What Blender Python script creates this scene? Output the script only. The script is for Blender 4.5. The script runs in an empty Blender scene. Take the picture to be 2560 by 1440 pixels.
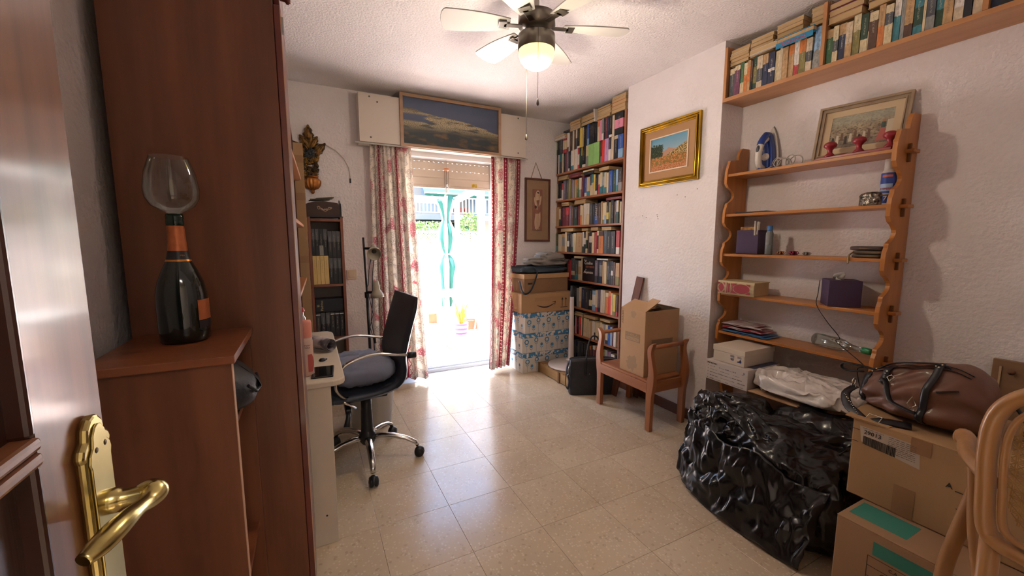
import bpy, math, random
from mathutils import Vector, Matrix, Euler
random.seed(7)
PI = math.pi
sc = bpy.context.scene
col = sc.collection
def R(d): return math.radians(d)

# ------------------------------------------------------------------ camera
cd = bpy.data.cameras.new('camera'); cam = bpy.data.objects.new('camera', cd); col.objects.link(cam)
cam.location = (0, 0, 1.28); cam.rotation_euler = (R(90-6.81), 0, R(-26.74))
cd.sensor_width = 36; cd.lens = 36*1005/2560; cd.clip_start = 0.02; cd.clip_end = 200
sc.camera = cam

# ------------------------------------------------------------------ sky, sun, fill light, exposure
w = bpy.data.worlds.new('sky'); sc.world = w; w.use_nodes = True
wn = w.node_tree; bg = wn.nodes['Background']
sky = wn.nodes.new('ShaderNodeTexSky'); sky.sky_type = 'NISHITA'; sky.sun_disc = False
sky.sun_elevation = R(58); sky.sun_rotation = R(-70); sky.air_density = 1.0; sky.dust_density = 2.0
wn.links.new(sky.outputs[0], bg.inputs[0]); bg.inputs[1].default_value = 0.68
sl = bpy.data.lights.new('sun', 'SUN'); so = bpy.data.objects.new('sun', sl); col.objects.link(so)
sl.energy = 25; sl.angle = R(0.6); sl.color = (1, .985, .97)
# the sun stands high over the terrace, to the left of the door
d = Vector((0.62, -0.10, -1.12)); so.rotation_euler = d.to_track_quat('-Z', 'Y').to_euler()
sc.view_settings.view_transform = 'Standard'; sc.view_settings.look = 'None'
sc.view_settings.gamma = 1; sc.view_settings.use_curve_mapping = False
sc.view_settings.exposure = 1.74
sc.cycles.use_denoising = True
sc.cycles.max_bounces = 10; sc.cycles.diffuse_bounces = 6; sc.cycles.glossy_bounces = 4
sc.cycles.transmission_bounces = 8; sc.cycles.transparent_max_bounces = 8
sc.cycles.sample_clamp_indirect = 12; sc.cycles.caustics_reflective = False; sc.cycles.caustics_refractive = False
def area(name, loc, size, energy, color, rot=(0, 0, 0), sy=None):
    l = bpy.data.lights.new(name, 'AREA'); o = bpy.data.objects.new(name, l); col.objects.link(o)
    l.energy = energy; l.color = color; l.size = size
    if sy: l.shape = 'RECTANGLE'; l.size_y = sy
    o.location = loc; o.rotation_euler = rot
    return o
# added fill light, out of view in the hall behind the camera, brightens the room
area('hall_fill', (0.35, -1.0, 2.46), 0.5, 5.5, (1, .94, .88))

# ------------------------------------------------------------------ materials
def hexc(h):
    h = h.lstrip('#'); c = [int(h[i:i+2], 16)/255 for i in (0, 2, 4)]
    return tuple((x/12.92 if x <= .04045 else ((x+.055)/1.055)**2.4) for x in c) + (1,)
MATS = {}
def M(name, base, rough=.6, metal=0, c2=None, ns=5, st=(1, 1, 1), mix=(.35, .65), bump=0, bs=40, bst=(1, 1, 1),
      coat=0, trans=0, ior=1.45, emit=0, spec=.5, alpha=1, sheen=0, det=4, rnd=0, coord='Object', bd=2, thin=0):
    if name in MATS: return MATS[name]
    m = bpy.data.materials.new(name); m.use_nodes = True; nt = m.node_tree; N = nt.nodes; L = nt.links
    b = N['Principled BSDF']
    b.inputs['Base Color'].default_value = hexc(base); b.inputs['Roughness'].default_value = rough
    b.inputs['Metallic'].default_value = metal; b.inputs['IOR'].default_value = ior
    b.inputs['Coat Weight'].default_value = coat; b.inputs['Coat Roughness'].default_value = .12
    b.inputs['Transmission Weight'].default_value = trans; b.inputs['Specular IOR Level'].default_value = spec
    b.inputs['Alpha'].default_value = alpha
    if sheen: b.inputs['Sheen Weight'].default_value = sheen
    if emit: b.inputs['Emission Color'].default_value = hexc(base); b.inputs['Emission Strength'].default_value = emit
    tc = N.new('ShaderNodeTexCoord'); vec = tc.outputs[coord]
    if rnd:
        oi = N.new('ShaderNodeObjectInfo'); cx = N.new('ShaderNodeVectorMath'); cx.operation = 'SCALE'
        cb = N.new('ShaderNodeCombineXYZ')
        for i in range(3): L.new(oi.outputs['Random'], cb.inputs[i])
        L.new(cb.outputs[0], cx.inputs[0]); cx.inputs['Scale'].default_value = 37.0
        ad = N.new('ShaderNodeVectorMath'); L.new(vec, ad.inputs[0]); L.new(cx.outputs[0], ad.inputs[1]); vec = ad.outputs[0]
    if c2:
        mp = N.new('ShaderNodeMapping'); mp.inputs['Scale'].default_value = st; L.new(vec, mp.inputs[0])
        no = N.new('ShaderNodeTexNoise'); no.inputs['Scale'].default_value = ns; no.inputs['Detail'].default_value = det
        L.new(mp.outputs[0], no.inputs['Vector'])
        mr = N.new('ShaderNodeMapRange'); mr.inputs[1].default_value = mix[0]; mr.inputs[2].default_value = mix[1]
        L.new(no.outputs[0], mr.inputs[0])
        mx = N.new('ShaderNodeMix'); mx.data_type = 'RGBA'; mx.inputs[6].default_value = hexc(base); mx.inputs[7].default_value = hexc(c2)
        L.new(mr.outputs[0], mx.inputs[0]); L.new(mx.outputs[2], b.inputs['Base Color'])
    if bump:
        mp = N.new('ShaderNodeMapping'); mp.inputs['Scale'].default_value = bst; L.new(vec, mp.inputs[0])
        no = N.new('ShaderNodeTexNoise'); no.inputs['Scale'].default_value = bs; no.inputs['Detail'].default_value = bd
        L.new(mp.outputs[0], no.inputs['Vector'])
        bu = N.new('ShaderNodeBump'); bu.inputs['Strength'].default_value = bump; bu.inputs['Distance'].default_value = .01
        L.new(no.outputs[0], bu.inputs['Height']); L.new(bu.outputs[0], b.inputs['Normal'])
    MATS[name] = m
    return m
def wood(name, base, c2, axis='z', rough=.4, coat=0, s=1.0, bump=.05):
    st = {'x': (.7, 9, 9), 'y': (9, .7, 9), 'z': (9, 9, .7)}[axis]
    return M(name, base, rough, c2=c2, ns=2.2*s, st=st, mix=(.3, .7), coat=coat, bump=bump, bs=8, bst=tuple(x*1.5 for x in st), det=6)

# ------------------------------------------------------------------ mesh builder
class G:
    def __init__(s): s.v = []; s.f = []; s.m = []; s.uv = []; s.T = Matrix(); s.sm = []
    def add(s, vs, fs, mi=0, uvs=None, smooth=False):
        n = len(s.v); T = s.T
        s.v += [tuple(T @ Vector(p)) for p in vs]
        for k, f in enumerate(fs):
            s.f.append(tuple(n+i for i in f)); s.m.append(mi); s.sm.append(smooth)
            s.uv.append(uvs[k] if uvs else None)
        return s
    def box(s, x0, x1, y0, y1, z0, z1, mi=0):
        vs = [(x, y, z) for x in (x0, x1) for y in (y0, y1) for z in (z0, z1)]
        return s.add(vs, [(0, 1, 3, 2), (4, 6, 7, 5), (0, 4, 5, 1), (2, 3, 7, 6), (0, 2, 6, 4), (1, 5, 7, 3)], mi)
    def bar(s, a, b, wd, ht, up=(0, 0, 1), mi=0):
        a = Vector(a); b = Vector(b); d = (b-a).normalized(); x = d.cross(Vector(up)).normalized(); y = x.cross(d)
        vs = [p + x*i*wd/2 + y*j*ht/2 for p in (a, b) for i in (-1, 1) for j in (-1, 1)]
        return s.add(vs, [(0, 2, 3, 1), (4, 5, 7, 6), (0, 1, 5, 4), (2, 6, 7, 3), (0, 4, 6, 2), (1, 3, 7, 5)], mi)
    def tube(s, pts, r, n=8, closed=False, mi=0, flat=1.0, caps=True):
        pts = [Vector(p) for p in pts]; K = len(pts); rr = r if isinstance(r, (list, tuple)) else [r]*K
        vs = []; nrm = None
        for i, p in enumerate(pts):
            a = pts[(i-1) % K] if (closed or i) else p; b = pts[(i+1) % K] if (closed or i < K-1) else p
            t = (b-a).normalized()
            if nrm is None:
                nrm = t.cross(Vector((0, 0, 1)))
                if nrm.length < .1: nrm = t.cross(Vector((1, 0, 0)))
            nrm = (nrm - t*nrm.dot(t)).normalized(); bn = t.cross(nrm)
            for k in range(n):
                an = 2*PI*k/n; vs.append(p + (nrm*math.cos(an) + bn*math.sin(an)*flat)*rr[i])
        fs = []
        for i in range(K if closed else K-1):
            j = (i+1) % K
            for k in range(n): fs.append((i*n+k, i*n+(k+1) % n, j*n+(k+1) % n, j*n+k))
        s.add(vs, fs, mi, smooth=True)
        if not closed and caps:
            s.f.append(tuple(len(s.v)-len(vs)+k for k in range(n))[::-1]); s.m.append(mi); s.uv.append(None); s.sm.append(False)
            s.f.append(tuple(len(s.v)-n+k for k in range(n))); s.m.append(mi); s.uv.append(None); s.sm.append(False)
        return s
    def lathe(s, prof, c=(0, 0, 0), n=24, mi=0, axis=None, sx=1, sy=1):
        A = Matrix.Translation(c)
        if axis is not None: A = A @ Vector((0, 0, 1)).rotation_difference(Vector(axis)).to_matrix().to_4x4()
        vs = []
        for r, z in prof:
            for k in range(n):
                an = 2*PI*k/n; vs.append(A @ Vector((r*math.cos(an)*sx, r*math.sin(an)*sy, z)))
        fs = [(i*n+k, i*n+(k+1) % n, (i+1)*n+(k+1) % n, (i+1)*n+k) for i in range(len(prof)-1) for k in range(n)]
        return s.add(vs, fs, mi, smooth=True)
    def prism(s, poly, a, b, plane='xy', mi=0):
        f = {'xy': lambda p, t: (p[0], p[1], t), 'xz': lambda p, t: (p[0], t, p[1]), 'yz': lambda p, t: (t, p[0], p[1])}[plane]
        n = len(poly); vs = [f(p, a) for p in poly] + [f(p, b) for p in poly]
        fs = [tuple(range(n))[::-1], tuple(range(n, 2*n))] + [(i, (i+1) % n, n+(i+1) % n, n+i) for i in range(n)]
        return s.add(vs, fs, mi)
    def grid(s, fn, nu, nv, mi=0, smooth=True, uvf=None):
        vs = [fn(i/nu, j/nv) for i in range(nu+1) for j in range(nv+1)]
        fs = []; uvs = []
        for i in range(nu):
            for j in range(nv):
                q = (i*(nv+1)+j, (i+1)*(nv+1)+j, (i+1)*(nv+1)+j+1, i*(nv+1)+j+1); fs.append(q)
                uvs.append([(i/nu, j/nv), ((i+1)/nu, j/nv), ((i+1)/nu, (j+1)/nv), (i/nu, (j+1)/nv)])
        return s.add(vs, fs, mi, uvs, smooth)
    def ball(s, c, r, n=16, mi=0):
        r = (r, r, r) if not isinstance(r, (tuple, list)) else r; c = Vector(c)
        def fn(u, v):
            t = PI*v; p = 2*PI*u
            return c + Vector((r[0]*math.sin(t)*math.cos(p), r[1]*math.sin(t)*math.sin(p), r[2]*math.cos(t)))
        return s.grid(fn, n, n//2, mi)
    def mesh(s, name, mats, off=(0, 0, 0)):
        me = bpy.data.meshes.new(name)
        me.from_pydata([(a-off[0], b-off[1], c-off[2]) for a, b, c in s.v], [], s.f)
        for m in (mats if isinstance(mats, (list, tuple)) else [mats]): me.materials.append(m)
        me.polygons.foreach_set('material_index', s.m); me.polygons.foreach_set('use_smooth', s.sm)
        if any(s.uv):
            ul = me.uv_layers.new(name='UVMap'); k = 0
            for f, u in zip(s.f, s.uv):
                for q in range(len(f)):
                    ul.data[k].uv = u[q] if u else (0, 0); k += 1
        me.update()
        return me
    def build(s, name, mats, parent=None, bev=0, weld=False, sub=0, solid=0, world=True):
        """vertices are in world metres; the object's origin goes to its base (or stays its parent's)"""
        if parent is not None:
            off = Vector((0, 0, 0))
            if world:
                p = parent
                while p is not None: off += p.location; p = p.parent
        else:
            xs = [p[0] for p in s.v]; ys = [p[1] for p in s.v]
            off = Vector(((min(xs)+max(xs))/2, (min(ys)+max(ys))/2, min(p[2] for p in s.v)))
        o = bpy.data.objects.new(name, s.mesh(name, mats, off)); col.objects.link(o)
        if parent is not None: o.parent = parent
        else: o.location = off
        if weld: md = o.modifiers.new('weld', 'WELD'); md.merge_threshold = 1e-5
        if solid: md = o.modifiers.new('solid', 'SOLIDIFY'); md.thickness = solid; md.offset = 0
        if sub: md = o.modifiers.new('sub', 'SUBSURF'); md.levels = sub; md.render_levels = sub
        if bev:
            md = o.modifiers.new('bev', 'BEVEL'); md.width = bev; md.segments = 2; md.limit_method = 'ANGLE'; md.angle_limit = R(40)
        return o
def tag(o, label, cat, group=None, kind=None):
    if label: o['label'] = label
    if cat: o['category'] = cat
    if group: o['group'] = group
    if kind: o['kind'] = kind
    return o
def thing(name, loc, label, cat, group=None, rz=0):
    o = bpy.data.objects.new(name, None); col.objects.link(o); o.location = loc; o.rotation_euler = (0, 0, rz)
    o.empty_display_size = .05
    return tag(o, label, cat, group)
def struct(o): o['kind'] = 'structure'; return o
def text(s, size, loc, xd, up, mat, parent, name='lettering', ext=.0006, align='CENTER', sx=1.0, spacing=1.0):
    """flat lettering standing on a surface: xd = reading direction, up = up of the letters"""
    c = bpy.data.curves.new(name, 'FONT'); c.body = s; c.size = size; c.extrude = ext; c.align_x = align; c.align_y = 'CENTER'
    c.space_character = spacing; c.resolution_u = 2
    c.materials.append(mat)
    tmp = bpy.data.objects.new(name, c); me = bpy.data.meshes.new_from_object(tmp); bpy.data.objects.remove(tmp)
    o = bpy.data.objects.new(name, me); col.objects.link(o)
    x = Vector(xd).normalized(); z = x.cross(Vector(up)).normalized(); y = z.cross(x)
    o.parent = parent; off = Vector((0, 0, 0)); p = parent
    while p is not None: off += p.location; p = p.parent
    mt = Matrix((x, y, z)).transposed().to_4x4(); mt = Matrix.Translation(Vector(loc)-off) @ mt @ Matrix.Diagonal((sx, 1, 1, 1))
    o.matrix_local = mt
    return o
def hull_noise(p, f, a, seed=0):
    from mathutils import noise
    return noise.noise(Vector(p)*f + Vector((seed*7.1, seed*3.3, seed)))*a
from mathutils import noise as mnoise
# ================================================================== THE ROOM
XL, XP, XN, YB, ZC = -0.46, 2.377, 2.58, 3.70, 2.505     # left wall, pillar face, niche wall, back wall, ceiling
YF = -0.22
stucco = M('stucco', '#e3dddd', .9, c2='#dbd4d4', spec=.15, ns=3, bump=.55, bs=58, bd=4, mix=(.3, .8))
ceil_m = M('gotele', '#e4dedd', .95, c2='#ddd6d5', ns=2, bump=.8, bs=78, bd=4, mix=(.3, .8))
def wall(name, *b):
    g = G()
    for q in b: g.box(*q)
    return struct(g.build(name, stucco))
DX0, DX1, DZ = 0.80, 1.72, 2.03                                # terrace door opening
wall('wall_back', (XL-.15, DX0, YB, YB+.2, 0, ZC), (DX1, 3.3, YB, YB+.2, 0, ZC), (DX0, DX1, YB, YB+.2, 2.20, ZC))
wall('wall_left', (XL-.15, XL, YF, YB, 0, ZC))
wall('wall_right', (XN, XN+.15, YF, 1.773, 0, ZC))
wall('wall_pillar', (XP, XN+.15, 1.773, 2.625, 0, ZC))
wall('wall_recess', (2.60, 2.75, 2.625, YB, 0, ZC))
wall('wall_front', (XL-.15, -.15, YF-.1, YF, 0, ZC), (.72, XN+.15, YF-.1, YF, 0, ZC), (-.15, .72, YF-.1, YF, 2.06, ZC))
struct(G().box(XL-.15, 2.75, YF-.1, YB+.2, ZC, ZC+.12).build('ceiling', ceil_m))
# hall the picture was taken from
hall = M('hall_paint', '#d5cabc', .9)
for nm, b in (('wall_hall_left', (-1.35, -1.25, -1.9, YF-.1, 0, ZC)), ('wall_hall_right', (1.75, 1.85, -1.9, YF-.1, 0, ZC)),
              ('wall_hall_end', (-1.35, 1.85, -2.0, -1.9, 0, ZC)), ('ceiling_hall', (-1.35, 1.85, -1.9, YF-.1, ZC, ZC+.1))):
    struct(G().box(*b).build(nm, hall))
# floor: terrazzo tiles, each a piece
ter = M('terrazzo', '#bfad95', .14, c2='#b3a088', ns=2.2, mix=(.3, .7), rnd=1, bump=.012, bs=5, spec=.6)
def terrazzo():
    nt = ter.node_tree; N = nt.nodes; L = nt.links; b = N['Principled BSDF']
    src = b.inputs['Base Color'].links[0].from_socket; vec = [n for n in N if n.type == 'VECT_MATH' and n.operation == 'ADD'][0].outputs[0]
    vo = N.new('ShaderNodeTexVoronoi'); vo.inputs['Scale'].default_value = 95; L.new(vec, vo.inputs['Vector'])
    sp = N.new('ShaderNodeSeparateColor'); L.new(vo.outputs['Color'], sp.inputs[0])
    mr = N.new('ShaderNodeMapRange'); mr.inputs[1].default_value = .72; mr.inputs[2].default_value = .8; L.new(sp.outputs[0], mr.inputs[0])
    md = N.new('ShaderNodeMapRange'); md.inputs[1].default_value = .5; md.inputs[2].default_value = .35; L.new(vo.outputs['Distance'], md.inputs[0])
    mm = N.new('ShaderNodeMath'); mm.operation = 'MULTIPLY'; L.new(mr.outputs[0], mm.inputs[0]); L.new(md.outputs[0], mm.inputs[1])
    ms = N.new('ShaderNodeMath'); ms.operation = 'MULTIPLY'; L.new(mm.outputs[0], ms.inputs[0]); ms.inputs[1].default_value = .42
    mx = N.new('ShaderNodeMix'); mx.data_type = 'RGBA'; L.new(src, mx.inputs[6]); mx.inputs[7].default_value = hexc('#d9ccb6'); L.new(ms.outputs[0], mx.inputs[0])
    # a few darker chips
    mr2 = N.new('ShaderNodeMapRange'); mr2.inputs[1].default_value = .06; mr2.inputs[2].default_value = .02; L.new(sp.outputs[1], mr2.inputs[0])
    ms2 = N.new('ShaderNodeMath'); ms2.operation = 'MULTIPLY'; L.new(mr2.outputs[0], ms2.inputs[0]); ms2.inputs[1].default_value = .35
    mx2 = N.new('ShaderNodeMix'); mx2.data_type = 'RGBA'; L.new(mx.outputs[2], mx2.inputs[6]); mx2.inputs[7].default_value = hexc('#8d7a64'); L.new(ms2.outputs[0], mx2.inputs[0])
    L.new(mx2.outputs[2], b.inputs['Base Color'])
    # worn polish: uneven gloss
    no = N.new('ShaderNodeTexNoise'); no.inputs['Scale'].default_value = 9; no.inputs['Detail'].default_value = 5; L.new(vec, no.inputs['Vector'])
    rr = N.new('ShaderNodeMapRange'); rr.inputs[1].default_value = .3; rr.inputs[2].default_value = .7; rr.inputs[3].default_value = .17; rr.inputs[4].default_value = .25
    L.new(no.outputs[0], rr.inputs[0]); L.new(rr.outputs[0], b.inputs['Roughness'])
terrazzo()
grout = M('grout', '#4a4036', .9)
fl = struct(G().box(XL-.15, 2.75, YF-.1, YB+.2, -.10, -.004).build('floor', grout))
ts = .3295; TM = None
def tile(x, y, wx, wy):
    global TM
    if TM is None:
        g = G(); a = ts/2-.0006; t = .0005
        g.add([(-a, -a, -.004), (a, -a, -.004), (a, a, -.004), (-a, a, -.004), (-a, -a, -t*.6), (a, -a, -t*.6), (a, a, -t*.6), (-a, a, -t*.6),
               (-a+t, -a+t, 0), (a-t, -a+t, 0), (a-t, a-t, 0), (-a+t, a-t, 0)],
              [(0, 1, 5, 4), (1, 2, 6, 5), (2, 3, 7, 6), (3, 0, 4, 7), (4, 5, 9, 8), (5, 6, 10, 9), (6, 7, 11, 10), (7, 4, 8, 11), (8, 9, 10, 11)])
        TM = g.mesh('tile', ter)
    o = bpy.data.objects.new('tile', TM); col.objects.link(o); o.parent = fl
    o.location = (x+wx/2-fl.location.x, y+wy/2-fl.location.y, -fl.location.z); o.scale = (wx/ts, wy/ts, 1)
x = .543 - 3*ts-ts
while x < 2.6:
    y = 1.758 - 6*ts
    while y < 3.52:
        x0 = max(x, XL); x1 = min(x+ts, 2.6); y0 = max(y, YF); y1 = min(y+ts, 3.53)
        if x1-x0 > .02 and y1-y0 > .02: tile(x0, y0, x1-x0, y1-y0)
        y += ts
    x += ts
struct(G().box(-1.35, 1.85, -2.0, YF-.1, -.1, 0).build('floor_hall', ter))
# skirting on the right pillar and the recess
sk = wood('dark_skirting', '#6d3b25', '#4f2919', 'y', .4, .2)
struct(G().box(XP-.014, XP, 1.773, 2.625, 0, .075).box(XP, XN, 1.759, 1.773, 0, .075).build('baseboard_right', sk, bev=.003))
struct(G().box(XN-.014, XN, YF, 1.759, 0, .075).build('baseboard_niche', sk, bev=.003))
struct(G().box(XL, DX0-.02, YB-.014, YB, 0, .075).box(DX1+.02, 2.36, YB-.014, YB, 0, .075).build('baseboard_back', sk, bev=.003))
# threshold stone, door frame, rails
alu = M('white_aluminium', '#d9dadb', .35); stone = M('threshold_stone', '#c9d2d8', .25, c2='#bcc6cc', ns=8)
struct(G().box(DX0-.2, DX1+.2, 3.531, 3.72, -.05, .001).build('trim_1', stone))
d1 = thing('door_1', (1.26, 3.8, 0), None, None); d1['kind'] = 'structure'
G().box(DX0, DX1, 3.72, 3.86, 0, .035).build('sill', alu, d1, bev=.004)
G().box(DX0, DX1, 3.735, 3.742, .035, .05).box(DX0, DX1, 3.79, 3.797, .035, .05).build('rail', M('rail_metal', '#b9bcc0', .3, 1), d1)
G().box(DX0, DX0+.045, 3.72, 3.86, .035, DZ).box(DX1-.045, DX1, 3.72, 3.86, .035, DZ).box(DX0, DX1, 3.72, 3.86, DZ, 2.08).build('frame', alu, d1, bev=.004)
# sliding leaf pushed behind the right-hand curtain
G().box(1.665, 1.72, 3.745, 3.785, .05, DZ).build('door_stile', alu, d1, bev=.004)
# roller shutter half down: each slat a piece with its row of light slots
sh = thing('roller_shutter', (1.26, 3.83, 1.75), 'beige slatted roller shutter lowered over the top of the terrace door', 'shutter')
shm = M('shutter_pvc', '#cfc0ae', .55)
zz = 1.798; hs = .072
def slat(z, slots):
    g = G(); y0, y1 = 3.826, 3.838
    g.box(DX0+.03, DX1-.03, y0, y1, z, z+hs-.006)
    x = DX0+.03; n = 0
    if slots:
        while x < DX1-.03:
            g.box(x, x+.034, y0+.002, y1-.002, z+hs-.006, z+hs-.0005); x += .046
    else: g.box(DX0+.03, DX1-.03, y0+.002, y1-.002, z+hs-.006, z+hs-.0005)
    o = g.build('slat', shm, sh, bev=.002)
for i, q in enumerate((0, 1, 1, 1, 0)): slat(zz+i*hs, q)
G().box(DX0+.03, DX1-.03, 3.822, 3.842, 1.773, 1.798).build('bottom_bar', M('shutter_bar', '#c9b8a6', .5), sh, bev=.003)
G().box(1.48, 1.535, 3.8235, 3.826, 1.795, 1.83).build('sticker', M('yellow_print', '#c9a93a', .6, c2='#a98a2a', ns=60), sh)
# white shutter box over the door (its lid carries the screws)
wp = M('white_board', '#cfc4b8', .5, c2='#c8bdb0', ns=2)
pel = thing('shutter_box', (1.17, 3.6, 2.07), 'white boxed pelmet over the terrace door, curtains hanging under it', 'pelmet')
G().box(.414, 1.934, 3.54, 3.70, 2.071, 2.45).build('lid', wp, pel, bev=.003)
scr = M('screw_metal', '#6b625a', .4, .8)
for (sx_, sz_) in ((.50, 2.425), (.56, 2.39), (.50, 2.11), (1.85, 2.43), (1.85, 2.11)):
    G().lathe([(0, .002), (.006, .002), (.007, 0), (.007, -.002)], (sx_, 3.54, sz_), 10, axis=(0, -1, 0)).build('screw', scr, pel)
G().tube([(.38, 3.55, 2.062), (1.955, 3.55, 2.062)], .007, 8).build('curtain_rail', M('rail_white', '#d8d4cc', .4), pel)
wpil = [o for o in sc.objects if o.name == 'wall_pillar'][0]
for (y_, z_) in ((2.09, 1.60), (2.02, 1.58), (1.925, 1.625), (2.27, 1.47), (2.265, 1.455), (2.26, 1.44), (2.38, 1.455), (2.42, 1.47)):
    G().lathe([(0, .0006), (.0035, .0004), (.004, -.001)], (XP, y_, z_), 8, axis=(-1, 0, 0)).build('nail_hole', M('hole_dark', '#4a4240', .9), wpil)
# ================================================================== OUTSIDE
terr = M('terrace_tile', '#dccdc6', .7, c2='#d4c2ba', ns=3, rnd=1)
terrj = M('terrace_joint', '#a86a45', .9)
tf = struct(G().box(-3, 7, 3.9, 8.4, -.12, -.03).build('ground_terrace', terrj))
for i in range(-3, 7):
    for j in range(5):
        a = 3.92+j*.9
        o = G().box(i*.98+.50, i*.98+.50+.955, a, a+.875, -.03, -.02).build('tile', terr, tf)
struct(G().box(-3, 7, 8.4, 8.55, -.1, 1.18).build('wall_terrace', M('white_render', '#e6e0d6', .8)))
struct(G().box(-20, 30, 8.55, 30, -3.2, -3.0).build('ground_street', M('street', '#b9b2a8', .9)))
struct(G().box(-3.1, -3.0, 3.9, 8.55, -.1, 1.7).build('wall_terrace_left', M('white_render', '#e6e0d6', .8)))
struct(G().box(7, 7.1, 3.9, 8.55, -.1, 1.7).build('wall_terrace_right', M('white_render', '#e6e0d6', .8)))
white = M('white_paint', '#e8e6e0', .5)
# pergola of white square tube
pg = thing('pergola', (2.3, 5.5, -.02), 'white square-tube pergola standing on the sunny terrace', 'pergola')
G().box(2.22, 2.31, 5.46, 5.54, -.02, 1.98).build('post', white, pg)
G().box(-.6, -.52, 5.46, 5.54, -.02, 1.98).build('post', white, pg)
G().box(2.55, 2.63, 7.45, 7.53, -.02, 2.02).build('post', white, pg)
G().bar((2.265, 5.40, 2.045), (2.60, 7.52, 2.045), .09, .09).build('beam', white, pg)
G().bar((-.6, 7.1, 2.0), (2.56, 7.46, 2.0), .08, .09).build('beam', white, pg)
G().box(-.6, 2.22, 5.46, 5.54, 1.985, 2.065).build('beam', white, pg)
# closed parasol, striped green and white
um = thing('closed_parasol', (1.77, 5.6, -.02), 'closed green and white striped parasol tied round its pole on the terrace', 'parasol')
gr_c = M('parasol_green', '#0c4a42', .8); wh_c = M('parasol_white', '#e9e4d2', .8)
G().tube([(1.77, 5.6, -.02), (1.77, 5.6, 1.9)], .018, 10).build('pole', white, um)
g = G()
prof = [(1.86, .13), (1.78, .10), (1.66, .06), (1.56, .045), (1.45, .085), (1.3, .10), (1.17, .075), (1.08, .04), (1.0, .10), (.9, .12), (.75, .09), (.55, .075), (.32, .07)]
n = 32; base = len(g.v)
vs = []
for z, r in prof:
    for k in range(n):
        a = 2*PI*k/n; rr = r*(1+.28*math.cos(8*a+z*2))
        vs.append((1.77+rr*math.cos(a), 5.6+rr*math.sin(a), z+.03*math.sin(3*a)*(z > 1.8)))
fsg = [(i*n+k, i*n+(k+1) % n, (i+1)*n+(k+1) % n, (i+1)*n+k) for i in range(len(prof)-1) for k in range(n)]
g.add(vs, fsg, 0, smooth=True)
for i in range(len(g.f)): g.m[i] = 1 if ((i % n)//4) % 2 else 0
g.build('canopy', [gr_c, wh_c], um, solid=.004)
g = G(); g.tube([(1.77+.05*math.cos(a), 5.6+.05*math.sin(a), 1.08) for a in [2*PI*k/16 for k in range(16)]], .012, 6, closed=True).build('tie', wh_c, um)
# lattice trellis on the parapet
tr = thing('lattice_trellis', (2.8, 8.42, 1.18), 'white diagonal lattice trellis fixed on top of the terrace wall', 'trellis')
g = G()
for k in range(-4, 100):
    x = .6+k*.055
    for s in (1, -1):
        a = (x, 8.42+.004*s, 1.2); b = (x+.25*s, 8.42+.004*s, 1.45)
        g.bar(a, b, .006, .010)
o = g.build('lattice', white, tr); o['kind'] = 'stuff'
G().box(.4, 6, 8.40, 8.44, 1.18, 1.205).build('rail', white, tr); G().box(.4, 6, 8.40, 8.44, 1.445, 1.47).build('rail', white, tr)
for x in (2.75, 3.25, 4.2): G().box(x, x+.04, 8.395, 8.445, 1.18, 1.47).build('post', white, tr)
# timber posts leaning by the wall
tag(G().box(2.86, 2.92, 8.30, 8.36, -.03, 1.22).build('wooden_post', wood('pale_pine', '#c9a25a', '#b18a48')), 'pale wooden post against the terrace wall behind the parasol', 'post')
# potted shrubs: leaves are real small faces
leafm = M('leaf', '#55703a', .7, c2='#748a4c', ns=6); leafd = M('leaf_dark', '#3d6124', .7, c2='#557a30', ns=6)
def bush(c, r, n, size, m, name, label, stem=None, seed=1):
    rnd = random.Random(seed); t = thing(name, (c[0], c[1], stem if stem is not None else c[2]-r[2]), label, 'plant', None)
    g = G()
    for i in range(n):
        th = rnd.uniform(0, 2*PI); ph = math.acos(rnd.uniform(-1, 1)); q = rnd.uniform(.55, 1)
        p = Vector((c[0]+r[0]*q*math.sin(ph)*math.cos(th), c[1]+r[1]*q*math.sin(ph)*math.sin(th), c[2]+r[2]*q*math.cos(ph)))
        e = Euler((rnd.uniform(0, 6), rnd.uniform(0, 6), rnd.uniform(0, 6))).to_matrix()
        s = size*rnd.uniform(.6, 1.2)
        g.add([p+e@Vector(v)*s for v in ((0, 0, 0), (.5, .25, .1), (0, 1, 0), (-.5, .25, .1))], [(0, 1, 2), (0, 2, 3)])
    o = g.build('foliage', m, t); o['kind'] = 'stuff'
    G().tube([(c[0], c[1], stem if stem is not None else c[2]-r[2]), (c[0]+.02, c[1], c[2])], .02, 6).build('stem', M('bark', '#6f5a3c', .9), t)
    return t
bush((3.75, 9.9, 1.66), (.30, .2, .36), 700, .06, leafm, 'garden_shrub', 'pale leafy shrub rising behind the lattice, left of the pergola post', -3, 3)
bush((4.62, 9.4, 1.66), (.26, .2, .32), 1100, .055, leafd, 'garden_shrub', 'dense bright green bush behind the lattice near the right curtain', -3, 4)
bush((2.65, 9.8, 1.52), (.55, .3, .22), 900, .055, leafm, 'garden_shrub', 'low flowering shrub behind the lattice near the left curtain', -3, 5)
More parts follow.
